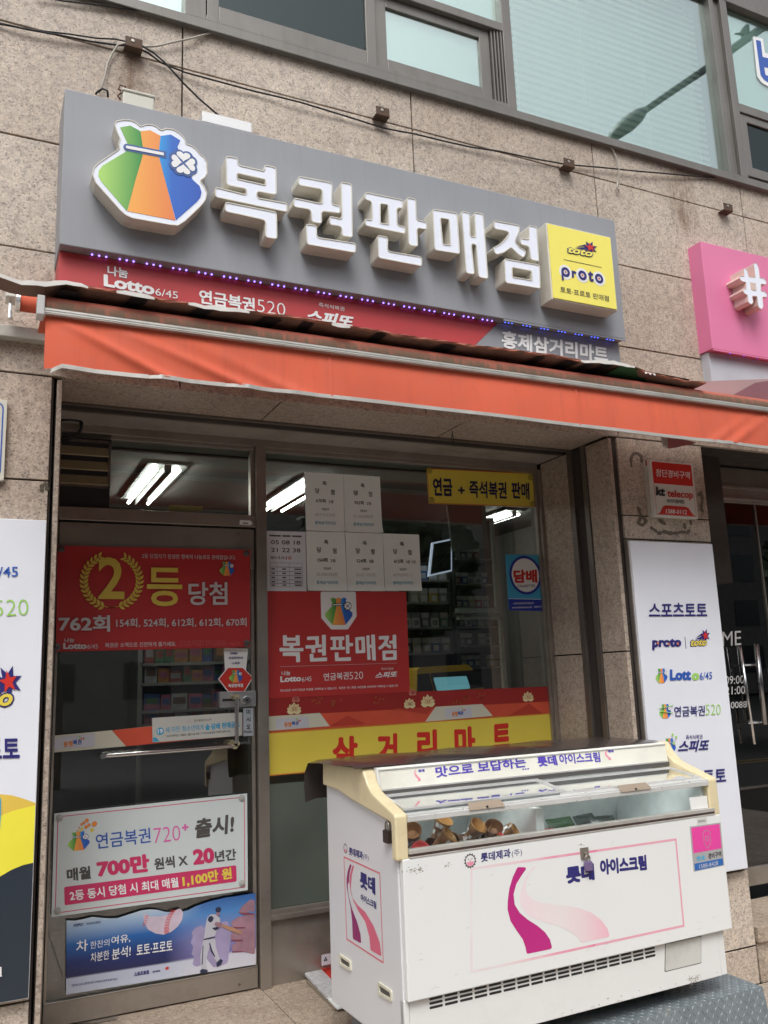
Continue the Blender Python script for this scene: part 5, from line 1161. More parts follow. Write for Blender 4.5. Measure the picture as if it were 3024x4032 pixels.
LOT = paint('lotus_cream', (.82, .70, .38), .5, var=.1); LOP = paint('lotus_pink', (.66, .22, .17), .5)
for p, s, m in zip([(2.386,1.317),(3.077,1.316),(2.268,1.314),(2.29,1.382)]+[(1.575,1.317),(1.586,1.377)], (.064, .056, .052, .034, .056, .032), (LOT, LOT, LOT, LOP, LOT, LOP)): lotus(T7, p[0], p[1], s, m)
br_ = MB(); rz = random.Random(4)
for p in [(2.65,1.349),(2.759,1.344),(2.582,1.329)]+[(1.699,1.37),(1.817,1.36),(2.072,1.356)]:
    for k in range(7):
        a = rz.uniform(0, pi); x, z = p[0]+rz.uniform(-.03, .03), p[1]+rz.uniform(-.015, .015); L = .02
        br_.quad((x, .6945, z), (x+cos(a)*L*.5-sin(a)*.005, .6945, z+sin(a)*L*.5+cos(a)*.005), (x+cos(a)*L, .6945, z+sin(a)*L), (x+cos(a)*L*.5+sin(a)*.005, .6945, z+sin(a)*L*.5-cos(a)*.005))
ob('faint_branch', br_, paint('dull_gold_print', (.38, .09, .03), .5), T7)
T8 = tiltsign('lottery_window_band', 'orange red and cream striped band under the lotus band on the window', 'window decal', BQ2, .696, ORR)
f = FA(.695)
cA_ = [(1.429,1.306),(1.722,1.31),(1.778,1.237),(1.428,1.232)]; ob('cream_field', MB().prism([cA_], f, .001, .001), CRV, T8)
cB_ = [(2.435,1.309),(2.75,1.31),(2.818,1.238),(2.362,1.228)]; ob('cream_field', MB().prism([cB_], f, .001, .001), CRV, T8)
tri = MB()
for L_ in ([(2.167,1.313),(2.435,1.309),(2.374,1.271)], [(2.926,1.232),(3.082,1.298),(3.178,1.231)], [(1.778,1.237),(1.882,1.287),(1.992,1.238)]): tri.prism([L_], f, .0011, .0011)
ob('dark_facet', tri, paint('deep_orange_print', (.48, .05, .03), .45), T8)
SQ2 = [([(1.472,1.292),(1.655,1.293),(1.656,1.238),(1.472,1.239)], [(1.517,1.246),(1.558,1.246),(1.518,1.272)], [(1.56,1.253),(1.599,1.253),(1.56,1.274)], [(1.595,1.275)], 'white strip sticker with small orange and blue word at the left of the window band', 'window', .694),
       ([(2.495,1.295),(2.671,1.296),(2.674,1.239),(2.495,1.241)], [(2.538,1.248),(2.577,1.248),(2.539,1.276)], [(2.579,1.253),(2.615,1.254),(2.579,1.277)], [(2.616,1.282)], 'white strip sticker with small orange and blue word at the middle of the window band', 'window', .694),
       ([(0.3701,1.262),(0.5579,1.273),(0.5573,1.212),(0.3699,1.206)], [(0.4158,1.215),(0.4572,1.217),(0.415,1.242)], [(0.4581,1.223),(0.4967,1.225),(0.4574,1.248)], [(0.4929,1.251)], 'white strip sticker with small orange and blue word on the cream door band', 'door', .684)]
for q, a, b, c, lab, _, Y in SQ2:
    t_ = thing('logo_sticker', lab, 'sticker', (q[3][0], Y, q[3][1]), 'small white logo stickers')
    ob('sheet', MB().prism([q], FA(Y), 0, .001), paint('sticker_white', (.56, .56, .62), .4), t_)
    writing(t_, ORG, [('동행', a, .03)], FA(Y), w=.002, name='orange_lettering'); writing(t_, BLUE, [('복권', b, .03)], FA(Y), w=.002, name='blue_lettering')
    d = MB()
    for k, mm in enumerate((0, 1, 2)):
        d.prism([circ(c[0][0]+.012*cos(k*2.1), c[0][1]+.012*sin(k*2.1), .0045, 10)], FA(Y), .002, .002, k); d.prism([circ(c[0][0]+.004*cos(k*2.1+1), c[0][1]+.004*sin(k*2.1+1), .004, 10, .002)], FA(Y), .0024, .0024, k)
    ob('mark', d, [REDT, GREEN, ORG], t_)
YQ = [(WX0, BQ2[3][1]-.001), (WX1, BQ2[2][1]-.001), (WX1, BQ2[2][1]-.222), (WX0, BQ2[3][1]-.222)]
T9 = tiltsign('mart_sign', 'long yellow sign with red mart lettering behind the ice cream freezer', 'sign', YQ, .694, YEL, paint('orange_border_b', (.66, .20, .03), .5), .006)
writing(T9, REDT, [('삼', [(1.787,1.024),(1.935,1.014),(1.791,1.186)], .05), ('거', [(2.052,1.017),(2.177,1.011),(2.057,1.182)], .05), ('리', [(2.301,1.015),(2.43,1.01),(2.307,1.188)], .05), ('마', [(2.545,1.012),(2.685,1.005),(2.55,1.192)], .05), ('트', [(2.8,1.041),(2.93,1.043),(2.808,1.189)], .05)], FA(.694), w=.001)

# door band and stickers
T10 = tiltsign('door_band', 'cream and orange red band across the middle of the glass door', 'window decal', [(0.3605,1.272),(0.638,1.282),(1.29,1.312),(1.29,1.218),(0.7051,1.202),(0.3631,1.195)], .687, CRV)
ob('red_field', MB().prism([[(0.6355,1.282),(1.29,1.31),(1.289,1.218),(0.7048,1.202)]], FA(.687), .001, .001), ORR, T10)
Q = [(0.8268,1.33),(1.288,1.335),(1.286,1.218),(0.8306,1.212)]
T11 = tiltsign('age_notice', 'white under-nineteen sales notice with cyan lettering beside the door handle', 'sticker', Q, .682, paint('notice_white', (.58, .58, .54), .5))
f = FA(.682)
c0 = [(0.8672,1.264)][0]; ob('blue_disc', MB().prism([circ(c0[0], c0[1], .0185, 24)], f, .001, .001), CYAN, T11)
writing(T11, WHT, [('19', [(0.8549,1.254),(0.8799,1.254),(0.8546,1.275)], .03)], f, w=.0022, name='white_lettering')
writing(T11, CYAN, [('세 미만 청소년에게', [(0.8935,1.255),(1.085,1.258),(0.8921,1.283)], .01), ('술·담배 판매금지', [(1.094,1.255),(1.272,1.261),(1.092,1.286)], .04)], f, w=.001, name='cyan_lettering')
writing(T11, DGR, [('2017년부터는 1998년 12월 31일 또는 그 이전에 출생한 자에게 판매 가능', [(0.8995,1.232),(1.223,1.238),(0.8993,1.244)], .01), ('한국 필립모리스(주)', [(1.036,1.298),(1.125,1.3),(1.036,1.311)], .005)], f, w=.001)
gm_ = [(1.011,1.306)][0]; ob('emblem', MB().prism([[(gm_[0]+.016*cos(i*pi/8)*(1 if i % 2 else .7), gm_[1]+.012*sin(i*pi/8)*(1 if i % 2 else .7)) for i in range(16)]], f, .001, .001), PGRY, T11)
ob('corner_stripe', MB().prism([[(0.8314,1.235),(0.8449,1.236),(0.8655,1.216),(0.8339,1.215)]], f, .001, .001), CYAN, T11)
T12 = thing('lottery_sticker', 'white tag over a red eight-sided lottery sticker above the door lock', 'sticker', (1.28, .68, 1.4))
ob('white_tag', MB().prism([fillet([(1.19,1.668),(1.321,1.662),(1.308,1.542),(1.197,1.545)], .008)], FA(.684), 0, .001), WHT, T12); f = FA(.683)
ob('white_rim', MB().prism([fillet([(1.209,1.567),(1.293,1.565),(1.347,1.51),(1.3,1.439),(1.211,1.442),(1.16,1.509)], .006)], f, .0005, .0005), WHT, T12)
ob('red_field', MB().prism([fillet([(1.213,1.564),(1.291,1.562),(1.342,1.51),(1.297,1.442),(1.215,1.446),(1.165,1.509)], .006)], f, .001, .001), REDT, T12)
bo = [(1.218,1.488),(1.29,1.488),(1.218,1.552)]
bag(T12, f, bo, w=.002)
writing(T12, WHT, [('복권판매점', [(1.213,1.464),(1.292,1.463),(1.213,1.483)], .05)], f, w=.002, name='white_lettering')
writing(T12, NAVY, [('Lotto', [(1.225,1.634),(1.263,1.633),(1.225,1.648)], .05), ('연금복권520', [(1.216,1.608),(1.293,1.608),(1.216,1.622)], .02), ('스피또', [(1.231,1.581),(1.276,1.582),(1.231,1.594)], .03, .2)], f, w=.002)
T13 = thing('push_sticker', 'narrow grey push sticker with stacked black letters below the door lock', 'sticker', (1.32, .67, 1.1))
ob('sheet', MB().box(*[(lambda a, b: (a[0], b[0]))(*[(1.288,1.355),(1.341,1.215)])][0], .667, .669, *[(lambda a, b: (b[1], a[1]))(*[(1.288,1.355),(1.341,1.215)])][0]), paint('silver_sticker', (.42, .46, .50), .4), T13)
writing(T13, BLK, [('미', [(1.304,1.323),(1.326,1.322),(1.304,1.349)], .03), ('시', [(1.304,1.287),(1.326,1.286),(1.304,1.311)], .03), ('오', [(1.304,1.251),(1.326,1.25),(1.304,1.273)], .03), ('PUSH', [(1.292,1.23),(1.334,1.228),(1.292,1.243)], .02)], FA(.667), w=.001)
T14 = thing('barcode_label', 'small white barcode label at the right end of the door transom', 'label', (1.3, .654, 2.33))
q = [(1.272,2.346),(1.332,2.345),(1.343,2.328),(1.331,2.319),(1.27,2.32)]; ob('sheet', MB().prism([q], FA(.6545), 0, .001), WHT, T14)
bc = MB(); q = [(1.289,2.334),(1.319,2.334),(1.319,2.325),(1.289,2.324)]
for k in range(9): bc.prism([subq(q, k/9, 0, k/9+.05+.03*(k % 2), 1)], FA(.6545), .0015, .0015)
ob('bars', bc, BLK, T14)
q = [(0.903,2.418),(1.08,2.419),(1.08,2.392),(0.9033,2.387)]
ob('tape_strip', MB().prism([q], FA(.6995), 0, .001), paint('yellowed_tape', (.30, .28, .10), .5), label='yellowed strip of tape at the bottom of the transom pane', cat='tape')

# ================================================================ ICE CREAM FREEZER
FZ = thing('ice_cream_freezer', 'white ice cream chest freezer with sliding glass lids and pink ribbon print', 'freezer', (1.4656, -.7728, .08), rotz=radians(1.5))
ZO = .08
def Fz(mb, name, mats, parent=FZ, **k):
    mb.v = [(x, y, z-ZO) for x, y, z in mb.v]; return ob(name, mb, mats, parent, **k)
def FF(y): return lambda u, v, w: (u, y-w, v)
def SS(x): return lambda u, v, w: (x-w, u, v)
XL, XR = .0, 1.602
side = [(.024, .152), (.690, .152), (.690, 1.03), (.53, 1.03), (.03, .955)]
def prof(mb, P, x0, x1, mi=0):
    n = len(P); vs = [(x0, y, z) for y, z in P]+[(x1, y, z) for y, z in P]
    fs = [tuple(range(n)), tuple(range(2*n-1, n-1, -1))]+[(i, i+n, (i+1) % n+n, (i+1) % n) for i in range(n)]
    return mb.add(vs, fs, mi)
Fz(prof(MB(), side, XL, XL+.035), 'side_panel', FRZS, bev=.004)
Fz(prof(MB(), side, XR-.035, XR), 'side_panel', FRZS, bev=.004)
Fz(MB().box(XL+.03, XR-.03, .655, .69, .152, 1.05), 'back_panel', FRZS)
Fz(MB().box(.006, 1.634, -.002, .026, .338, .822), 'front_panel', FRZ, bev=.004)
Fz(MB().box(.022, 1.566, .022, .05, .152, .340).box(.0, .020, .020, .05, .152, .336).box(1.568, 1.602, .024, .05, .152, .34), 'base_panel', FRZB, bev=.002)
# vents
vt = MB(); V0 = [(0.1049,0.3253),(0.1632,0.3262)]; 
vx0 = [(0.1049,0.3253),(0.1042,0.3116),(0.1034,0.297)]; vx1 = [(1.199,0.3243),(1.197,0.3089),(1.195,0.2944)]
x_a, x_b = vx0[0][0], vx1[0][0]; zz = [.3085, .2905, .2725]
zz = [(a[1]+b[1])/2 for a, b in zip(vx0, vx1)]
nv = 17; pit = (x_b-x_a)/(nv-.12)
for r_ in range(3):
    for k in range(nv):
        a = x_a+k*pit; vt.prism([fillet([(a, zz[r_]-.004), (a+pit*.86, zz[r_]-.004), (a+pit*.86, zz[r_]+.0045), (a, zz[r_]+.0045)], .0045, 3)], FF(.022), 0, .0008)
Fz(vt, 'vent_slots', BLK)
h_ = [(1.26,0.3284),(1.464,0.3275),(1.449,0.2248),(1.243,0.225)]
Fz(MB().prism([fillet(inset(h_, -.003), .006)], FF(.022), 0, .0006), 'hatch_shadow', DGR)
Fz(MB().prism([fillet(h_, .006)], FF(.022), 0, .002), 'hatch', paint('hatch_grey_white', (.58, .58, .54), .35, dirt=.3))
# cream end caps
capP = [(.0, .818), (.0, .975), (.012, .984), (.16, 1.030), (.20, 1.045), (.235, 1.072), (.262, 1.108), (.280, 1.128), (.686, 1.128), (.692, 1.030), (.53, 1.022), (.42, 1.000), (.045, .950), (.038, .940), (.038, .818)]
for x0, x1 in ((-.018, .034), (1.578, 1.636)):
    Fz(prof(MB(), capP, x0, x1), 'end_cap', IVO, bev=.007)
Fz(prof(MB(), [(.235, 1.046), (.25, 1.128), (.686, 1.128), (.69, 1.05), (.60, 1.03)], .034, 1.578), 'canopy_body', FRZ)
# interior
IN = paint('frosted_liner', (.88, .92, .93), .5, var=.15, scale=9, bump=.6, bs=25)
inn = MB(); inn.quad((.035, .64, .70), (1.567, .64, .70), (1.567, .50, 1.06), (.035, .50, 1.06)); inn.quad((.035, .03, .72), (1.567, .03, .72), (1.567, .65, .72), (.035, .65, .72))
inn.box(.036, .045, .03, .6, .70, .96); inn.box(1.556, 1.566, .03, .6, .70, .96); inn.box(.66, .70, .06, .60, .70, .93)
Fz(inn, 'liner', IN)
# rails
rl_ = MB(); rl_.box(.034, 1.600, -.004, .03, .822, .828, 0); rl_.box(.036, 1.598, -.0035, .03, .828, .8375, 1); rl_.box(.034, 1.600, -.005, .03, .8375, .852, 0)
RA = Fz(rl_, 'front_rail', [ALU, BRN], bev=.001)
Fz(MB().box(.036, 1.60, .012, .016, .852, .952), 'front_glass', GLF)
ur = MB(); ur.box(.034, 1.578, -.006, .030, .951, .972); ur.box(.034, 1.578, -.002, .034, .972, .979)
Fz(ur, 'upper_rail', paint('bright_aluminium', (.76, .76, .74), .3, .4, dirt=.1), bev=.002)
BA = paint('lid_aluminium', (.70, .70, .68), .32, .5)
def lid(x0, x1, dz, nm='lid'):
    f_ = MB(); a, b = (.030, .979+dz), (.222, 1.010+dz)
    def bar(xa, xb, ya, za, yb, zb, h=.008): f_.add([(xa, ya, za), (xb, ya, za), (xb, yb, zb), (xa, yb, zb), (xa, ya, za+h), (xb, ya, za+h), (xb, yb, zb+h), (xa, yb, zb+h)], [(3, 2, 1, 0), (4, 5, 6, 7), (0, 1, 5, 4), (1, 2, 6, 5), (2, 3, 7, 6), (3, 0, 4, 7)])
    sl_ = (b[1]-a[1])/(b[0]-a[0])
    bar(x0, x1, a[0], a[1], a[0]+.012, a[1]+.012*sl_); bar(x0, x1, b[0]-.008, b[1]-.008*sl_, *b)
    bar(x0, x0+.014, a[0]+.012, a[1]+.012*sl_, b[0]-.008, b[1]-.008*sl_); bar(x1-.014, x1, a[0]+.012, a[1]+.012*sl_, b[0]-.008, b[1]-.008*sl_)
    o = Fz(f_, nm, BA)
    g_ = MB().add([(x0+.014, a[0]+.01, a[1]+.004), (x1-.014, a[0]+.01, a[1]+.004), (x1-.014, b[0], b[1]+.003), (x0+.014, b[0], b[1]+.003)], [(0, 1, 2, 3)])
    Fz(g_, 'lid_glass', GLLID, o)
GLLID = glassy('lid_glass_mat', (.90, .95, .93), .34, rough=.02)
lid(.036, .800, .009); lid(.770, 1.576, 0.0)
for pts in ([(0.3006,0.9715),(0.4637,0.9833)], [(1.058,0.9759),(1.228,0.9854)]):
    x0, x1 = pts[0][0], pts[1][0]
    Fz(MB().add([(x0, -.012, .968), (x1, -.012, .968), (x1, .020, .992), (x0+.012, .020, .992), (x0, -.008, .976), (x1, -.008, .976)], [(0, 1, 5, 4), (4, 5, 2, 3), (0, 4, 3), (1, 2, 5), (0, 3, 2, 1)]).box((x0+x1)/2-.004, (x0+x1)/2+.004, -.0128, -.006, .970, .978, 1), 'lid_handle', [paint('tan_handle', (.30, .24, .18), .5), BLK])
# header panel (slightly tilted)
hy = lambda z: .228+(z-1.046)*.12
HS = lambda u, v, w: (u, hy(v)-w, v)
Fz(MB().add([(.040, hy(1.046), 1.046), (1.572, hy(1.046), 1.046), (1.572, hy(1.118), 1.118), (.040, hy(1.118), 1.118), (.040, hy(1.118)+.012, 1.128), (1.572, hy(1.118)+.012, 1.128)], [(0, 1, 2, 3), (3, 2, 5, 4)]), 'header_panel', paint('header_cream', (.76, .75, .66), .35, dirt=.15))
Fz(MB().box(.040, 1.572, hy(1.046)-.004, hy(1.046)+.01, 1.040, 1.046).box(.04, 1.572, hy(1.118)-.003, hy(1.118)+.006, 1.117, 1.122), 'header_trim', BA)
Fz(MB().box(.04, 1.572, .222, .24, 1.022, 1.040), 'header_gap', DGR)
VIO = paint('violet_print', (.10, .07, .45), .4)
FTL = []
mb = MB(); mb.text('맛으로 보답하는', [(0.2961,1.07),(0.7522,1.078),(0.2961,1.113)], HS, .001, .03); Fz(mb, 'header_lettering', VIO); mb = MB()
hb2 = [(0.7288,1.068),(0.7619,1.069),(0.7293,1.075)]
mb.text('...', [(0.7286,1.067),(0.7646,1.068),(0.7291,1.073)], HS, .001, .02)
mb.text('롯데', [(0.8167,1.074),(0.9227,1.073),(0.8113,1.117)], HS, .001, .045); Fz(mb, 'header_lettering', VIO); mb = MB(); mb.text('아이스크림', [(0.9341,1.075),(1.166,1.069),(0.9345,1.119)], HS, .001, .03)
Fz(mb, 'header_lettering', VIO)
mb = MB()
for P in ([(0.2035,1.11),(0.1974,1.102),(0.1969,1.092),(0.2032,1.081),(0.2113,1.072),(0.2109,1.064),(0.2252,1.064),(0.2228,1.074),(0.2119,1.084),(0.2027,1.095),(0.2025,1.103),(0.2074,1.109)], [(1.21,1.118),(1.198,1.108),(1.197,1.097),(1.206,1.086),(1.213,1.081),(1.214,1.073),(1.232,1.074),(1.226,1.083),(1.211,1.093),(1.206,1.104),(1.215,1.117)]): mb.prism([fillet(P, .004)], HS, .001, .001)
mb.text('롯데', [(0.2166,1.098),(0.2454,1.098),(0.216,1.109)], HS, .001, .05, mi=1); mb.text('롯데', [(1.218,1.105),(1.25,1.105),(1.217,1.117)], HS, .001, .05, mi=1)
Fz(mb, 'header_ribbon', [PINKB, VIO])
# dark sheet over the top
cv = []
for j, (y, z) in enumerate(((.262, 1.130), (.30, 1.137), (.45, 1.140), (.65, 1.139), (.78, 1.132), (.805, 1.09), (.812, 1.03), (.818, .955))):
    cv.append([(-.055+(1.62)*i/30+.004*sin(j*2), y+.003*sin(i*1.1)*(1 if j else .6), z+.003*sin(i*.7+j)+(-.012 if i == 0 and j > 1 else 0)) for i in range(31)])
Fz(MB().grid(cv), 'top_sheet', paint('dark_laminate', (.055, .045, .042), .20, var=.3, scale=3, spec=.7), smooth=True)
# prints on the front
f = FF(-.002)
mb = MB(); mb.text('롯데제과', [(0.3438,0.7724),(0.4826,0.7742),(0.3446,0.8055)], f, .0006, .03); Fz(mb, 'front_lettering', NAVY); mb = MB(); mb.text('(주)', [(0.4879,0.7711),(0.537,0.7721),(0.4885,0.7985)], f, .0006, .0)
Fz(mb, 'front_lettering', NAVY); mb = MB(); mb.text('롯데', [(0.7441,0.6403),(0.8892,0.6386),(0.7444,0.7055)], f, .0006, .065); Fz(mb, 'front_lettering', NAVY); mb = MB(); mb.text('아이스크림', [(0.9198,0.651),(1.172,0.6402),(0.9211,0.7132)], f, .0006, .06)
Fz(mb, 'front_lettering', NAVY)
rb = [(1.903,0.5766),(1.903,0.5766)]
rib = [(0.5115,0.734),(0.4869,0.7012),(0.4675,0.6613),(0.4564,0.6165),(0.4531,0.5876),(0.4637,0.5442),(0.4878,0.5072),(0.5152,0.4696),(0.5258,0.4388),(0.5293,0.415),(0.6524,0.4142),(0.6433,0.4495),(0.6233,0.478),(0.5869,0.509),(0.5449,0.5364),(0.509,0.5669),(0.4876,0.5994),(0.4852,0.6378),(0.5012,0.6738),(0.5312,0.7041),(0.5588,0.7281)]
Fz(MB().prism([fillet(rib, .01)], f, .0006, .0006), 'magenta_ribbon', MAG)
m, t, b, out = nodes('fading_ribbon_print'); tc = t.nodes.new('ShaderNodeTexCoord'); sx = t.nodes.new('ShaderNodeSeparateXYZ'); t.links.new(tc.outputs['Generated'], sx.inputs[0])
c = ramp(t, sx.outputs[0], [(.1, (.78, .66, .68)), (.45, (.745, .68, .68)), (.72, (.76, .60, .63)), (1, (.80, .45, .52))]); t.links.new(c, b.inputs['Base Color']); b.inputs['Roughness'].default_value = .32
pr2 = [(0.5832,0.7251),(0.5492,0.6932),(0.5238,0.6538),(0.5134,0.6212),(0.5183,0.5867),(0.5514,0.5481),(0.6211,0.5165),(0.698,0.4879),(0.7528,0.4581),(0.7851,0.4315),(0.7949,0.4127),(0.9441,0.4128),(0.9322,0.448),(0.9034,0.4832),(0.8588,0.5161),(0.8077,0.5393),(0.7507,0.5553),(0.6829,0.5718),(0.6162,0.5881),(0.573,0.6061),(0.5446,0.6382),(0.5478,0.6762),(0.5727,0.7074),(0.6057,0.7258)]
Fz(MB().prism([fillet(pr2, .01)], f, .0005, .0005), 'faded_ribbon', m)
fr1 = [(0.2957,0.7591),(1.355,0.7485),(1.353,0.3887),(0.2713,0.39)]
fx0 = [(0.276,0.7283),(0.2743,0.3895),(1.352,0.3889),(1.35,0.7491),(0.5408,0.7528)]
bw = .009
m2, t, b, out = nodes('faded_frame_print'); tc = t.nodes.new('ShaderNodeTexCoord'); sx = t.nodes.new('ShaderNodeSeparateXYZ'); t.links.new(tc.outputs['Generated'], sx.inputs[0])
nn = noise(t, 3.2, 3); ad = N(t, 'ShaderNodeMath', operation='ADD'); t.links.new(sx.outputs[0], ad.inputs[0]); t.links.new(nn, ad.inputs[1])
c = ramp(t, ad.outputs[0], [(.45, (.735, .715, .70)), (.75, (.76, .52, .56)), (1.15, (.74, .20, .33)), (1.3, (.75, .36, .44))]); t.links.new(c, b.inputs['Base Color']); b.inputs['Roughness'].default_value = .35
Fz(MB().prism([fr1, inset(fr1, bw)], f, .0004, .0004), 'pink_frame', m2)
em = [(0.2962,0.7837),(0.322,0.7805)]; ex, ez = em[0]; er = em[1][0]-ex
e_ = MB(); e_.prism([[(ex+er*(1.12 if i % 2 else .88)*cos(i*pi/14), ez+er*(1.12 if i % 2 else .88)*sin(i*pi/14)) for i in range(28)], circ(ex, ez, er*.78, 24)], f, .0006, .0006)
for dx in (-.3, .3): e_.prism([circ(ex+er*dx, ez+er*.25, er*.09, 8)], f, .0007, .0007)
e_.prism([[(ex-er*.08, ez+er*.15), (ex+er*.08, ez+er*.15), (ex+er*.12, ez-er*.1), (ex-er*.12, ez-er*.1)]], f, .0007, .0007, 1)
e_.prism([[(ex-er*.7, ez-er*.15), (ex+er*.7, ez-er*.15), (ex+er*.45, ez-er*.6), (ex, ez-er*.75), (ex-er*.45, ez-er*.6)]], f, .0006, .0006, 1)
Fz(e_, 'sun_emblem', [DGR, PINKB])
gm = MB(); rg_ = random.Random(2)
for (cx_, cz_), n_, s_ in (([(0.0593,0.7815)][0], 40, .020), ([(0.1963,0.7796)][0], 12, .010), ([(1.401,0.1678)][0], 60, .022), ([(0.8338,0.7806)][0], 10, .007)):
    for k in range(n_):
        gm.prism([circ(cx_+rg_.gauss(0, s_), cz_+rg_.gauss(0, s_*.4), rg_.uniform(.001, .0045), 7, rg_.uniform(.0006, .002))], f if n_ != 60 else FF(.022), .0003+k*.00001, .0003+k*.00001)
Fz(gm, 'grime_spots', paint('freezer_grime', (.24, .21, .16), .7))
# stickers on the front
q = [(1.439,0.788),(1.628,0.7861),(1.623,0.6036),(1.437,0.6001)]
Fz(MB().prism([q], f, 0, .0008), 'security_sticker', paint('sticker_grey', (.38, .38, .38), .4))
Fz(MB().prism([subq(q, .04, .03, .96, .60)], f, .001, .001), 'sticker_pink_field', paint('hot_pink_print', (.75, .06, .33), .35, var=.1))
shc = subq(q, .33, .14, .70, .55); cc = ((shc[0][0]+shc[2][0])/2, (shc[0][1]+shc[2][1])/2)
sh = [(cc[0]-.024, cc[1]+.03), (cc[0], cc[1]+.042), (cc[0]+.024, cc[1]+.03), (cc[0]+.022, cc[1]-.01), (cc[0], cc[1]-.045), (cc[0]-.022, cc[1]-.01)]; sh = fillet(sh, .01)
Fz(MB().prism([sh, inset(sh, .003)], f, .0014, .0014).prism([circ(cc[0], cc[1]+.005, .011), circ(cc[0], cc[1]+.005, .007)], f, .0014, .0014), 'sticker_shield', paint('shield_grey', (.42, .28, .34), .4))
Fz(MB().prism([subq(q, .04, .83, .97, .985)], f, .001, .001), 'sticker_blue_band', paint('band_blue', (.02, .13, .42), .4))
mb = MB().text('경비구역', sub(q, .50, .66, .93, .79), f, .0014, .02, mi=0); mb.text('한세', sub(q, .12, .68, .38, .79), f, .0014, .04, mi=1); mb.text('1588-8428', sub(q, .18, .87, .80, .96), f, .0018, .0, mi=2)
Fz(mb, 'sticker_lettering', [BLK, CYAN, PGRY])
q = [(1.486,0.8244),(1.549,0.8223),(1.546,0.7895),(1.483,0.7904)]
mb = MB().prism([q], f, 0, .0008)
for k in range(8): mb.prism([subq(q, .15+k*.09, .45, .19+k*.09, .75)], f, .001, .001, 1)
Fz(mb, 'barcode_sticker', [paint('sticker_dull_white', (.60, .60, .57), .5), BLK])
q = [(1.465,0.9067),(1.574,0.9054),(1.575,0.853),(1.471,0.8544)]
Fz(MB().prism([q], FF(.011), 0, .0008), 'white_label', paint('label_white', (.78, .78, .76), .4))
# left side prints: u runs along depth, v up
s = SS(XL)
fq = [(0.5214,0.7555),(0.1791,0.748)]+[(0.1747,0.4249),(0.5157,0.431)]
Fz(MB().prism([fq, inset(fq, .006)], s, .0006, .0006), 'side_frame', paint('salmon_print', (.72, .16, .20), .4))
r1 = [(0.4586,0.7326),(0.4827,0.7038),(0.496,0.6728),(0.4981,0.6437),(0.4859,0.6079),(0.4646,0.5649)]+[(0.4526,0.5134),(0.4506,0.4486),(0.3717,0.4499),(0.3756,0.4837),(0.4052,0.5235),(0.4491,0.5614),(0.4825,0.6077),(0.4878,0.6495)]+[(0.4734,0.6625),(0.466,0.6971),(0.4414,0.7354)]
Fz(MB().prism([fillet(r1, .008)], s, .0007, .0007), 'side_ribbon', paint('plum_print', (.28, .02, .13), .4))
r2 = [(0.432,0.7322),(0.4586,0.6983),(0.4685,0.6633),(0.4601,0.627),(0.4325,0.5947),(0.3875,0.5666)]+[(0.3265,0.5404),(0.2927,0.4923),(0.2864,0.4464),(0.1905,0.4461),(0.2019,0.4935),(0.252,0.5414),(0.3238,0.5766),(0.3939,0.5881),(0.4391,0.6054),(0.4574,0.6337)]+[(0.4544,0.6564),(0.4418,0.6964),(0.4163,0.7338)]
Fz(MB().prism([fillet(r2, .008)], s, .0008, .0008), 'side_ribbon', paint('rose_print', (.68, .14, .22), .4))
mb = MB(); mb.text('롯데', [(0.3665,0.6606),(0.2259,0.6573),(0.364,0.7237)], s, .0007, .05); mb.text('아이스크림', [(0.3633,0.6105),(0.2225,0.607),(0.3612,0.6385)], s, .0007, .04)
mb.text('롯데제과', [(0.4658,0.7688),(0.3316,0.7708),(0.4635,0.8004)], s, .0007, .04); mb.text('(주)', [(0.3281,0.7713),(0.2783,0.7723),(0.3263,0.7948)], s, .0007, 0)
Fz(mb, 'side_lettering', NAVY)
em = [(0.5003,0.7888),(0.4988,0.8099)]; ex, ez = em[0]; er = (em[1][1]-ez)*.9
e_ = MB(); e_.prism([[(ex+er*(1.12 if i % 2 else .88)*cos(i*pi/14), ez+er*(1.12 if i % 2 else .88)*sin(i*pi/14)) for i in range(28)], circ(ex, ez, er*.78, 24)], s, .0006, .0006)
e_.prism([[(ex-er*.7, ez-er*.15), (ex+er*.7, ez-er*.15), (ex+er*.45, ez-er*.6), (ex, ez-er*.75), (ex-er*.45, ez-er*.6)]], s, .0006, .0006, 1)
Fz(e_, 'side_emblem', [DGR, PINKB])
for q in ([(0.5838,0.3576),(0.4774,0.3565),(0.4757,0.3249),(0.5806,0.3228)], [(0.2197,0.3472),(0.1144,0.3459),(0.1137,0.3143),(0.2168,0.3104)]):
    o_ = fillet(inset(q, -.004), .008); i_ = fillet(inset(q, .006), .006)
    h2_ = Fz(MB().prism([o_, i_], s, 0, .006), 'carry_handle', paint('handle_ivory', (.62, .60, .48), .5))
    Fz(MB().prism([i_], s, .0003, .0003), 'handle_hole', DGR, h2_)
# feet
for x in (.42, 1.38):
    for y in (.22, .60): Fz(MB().tube([(x, y, .082), (x, y, .154)], [.028, .02], 12), 'foot', RUB)
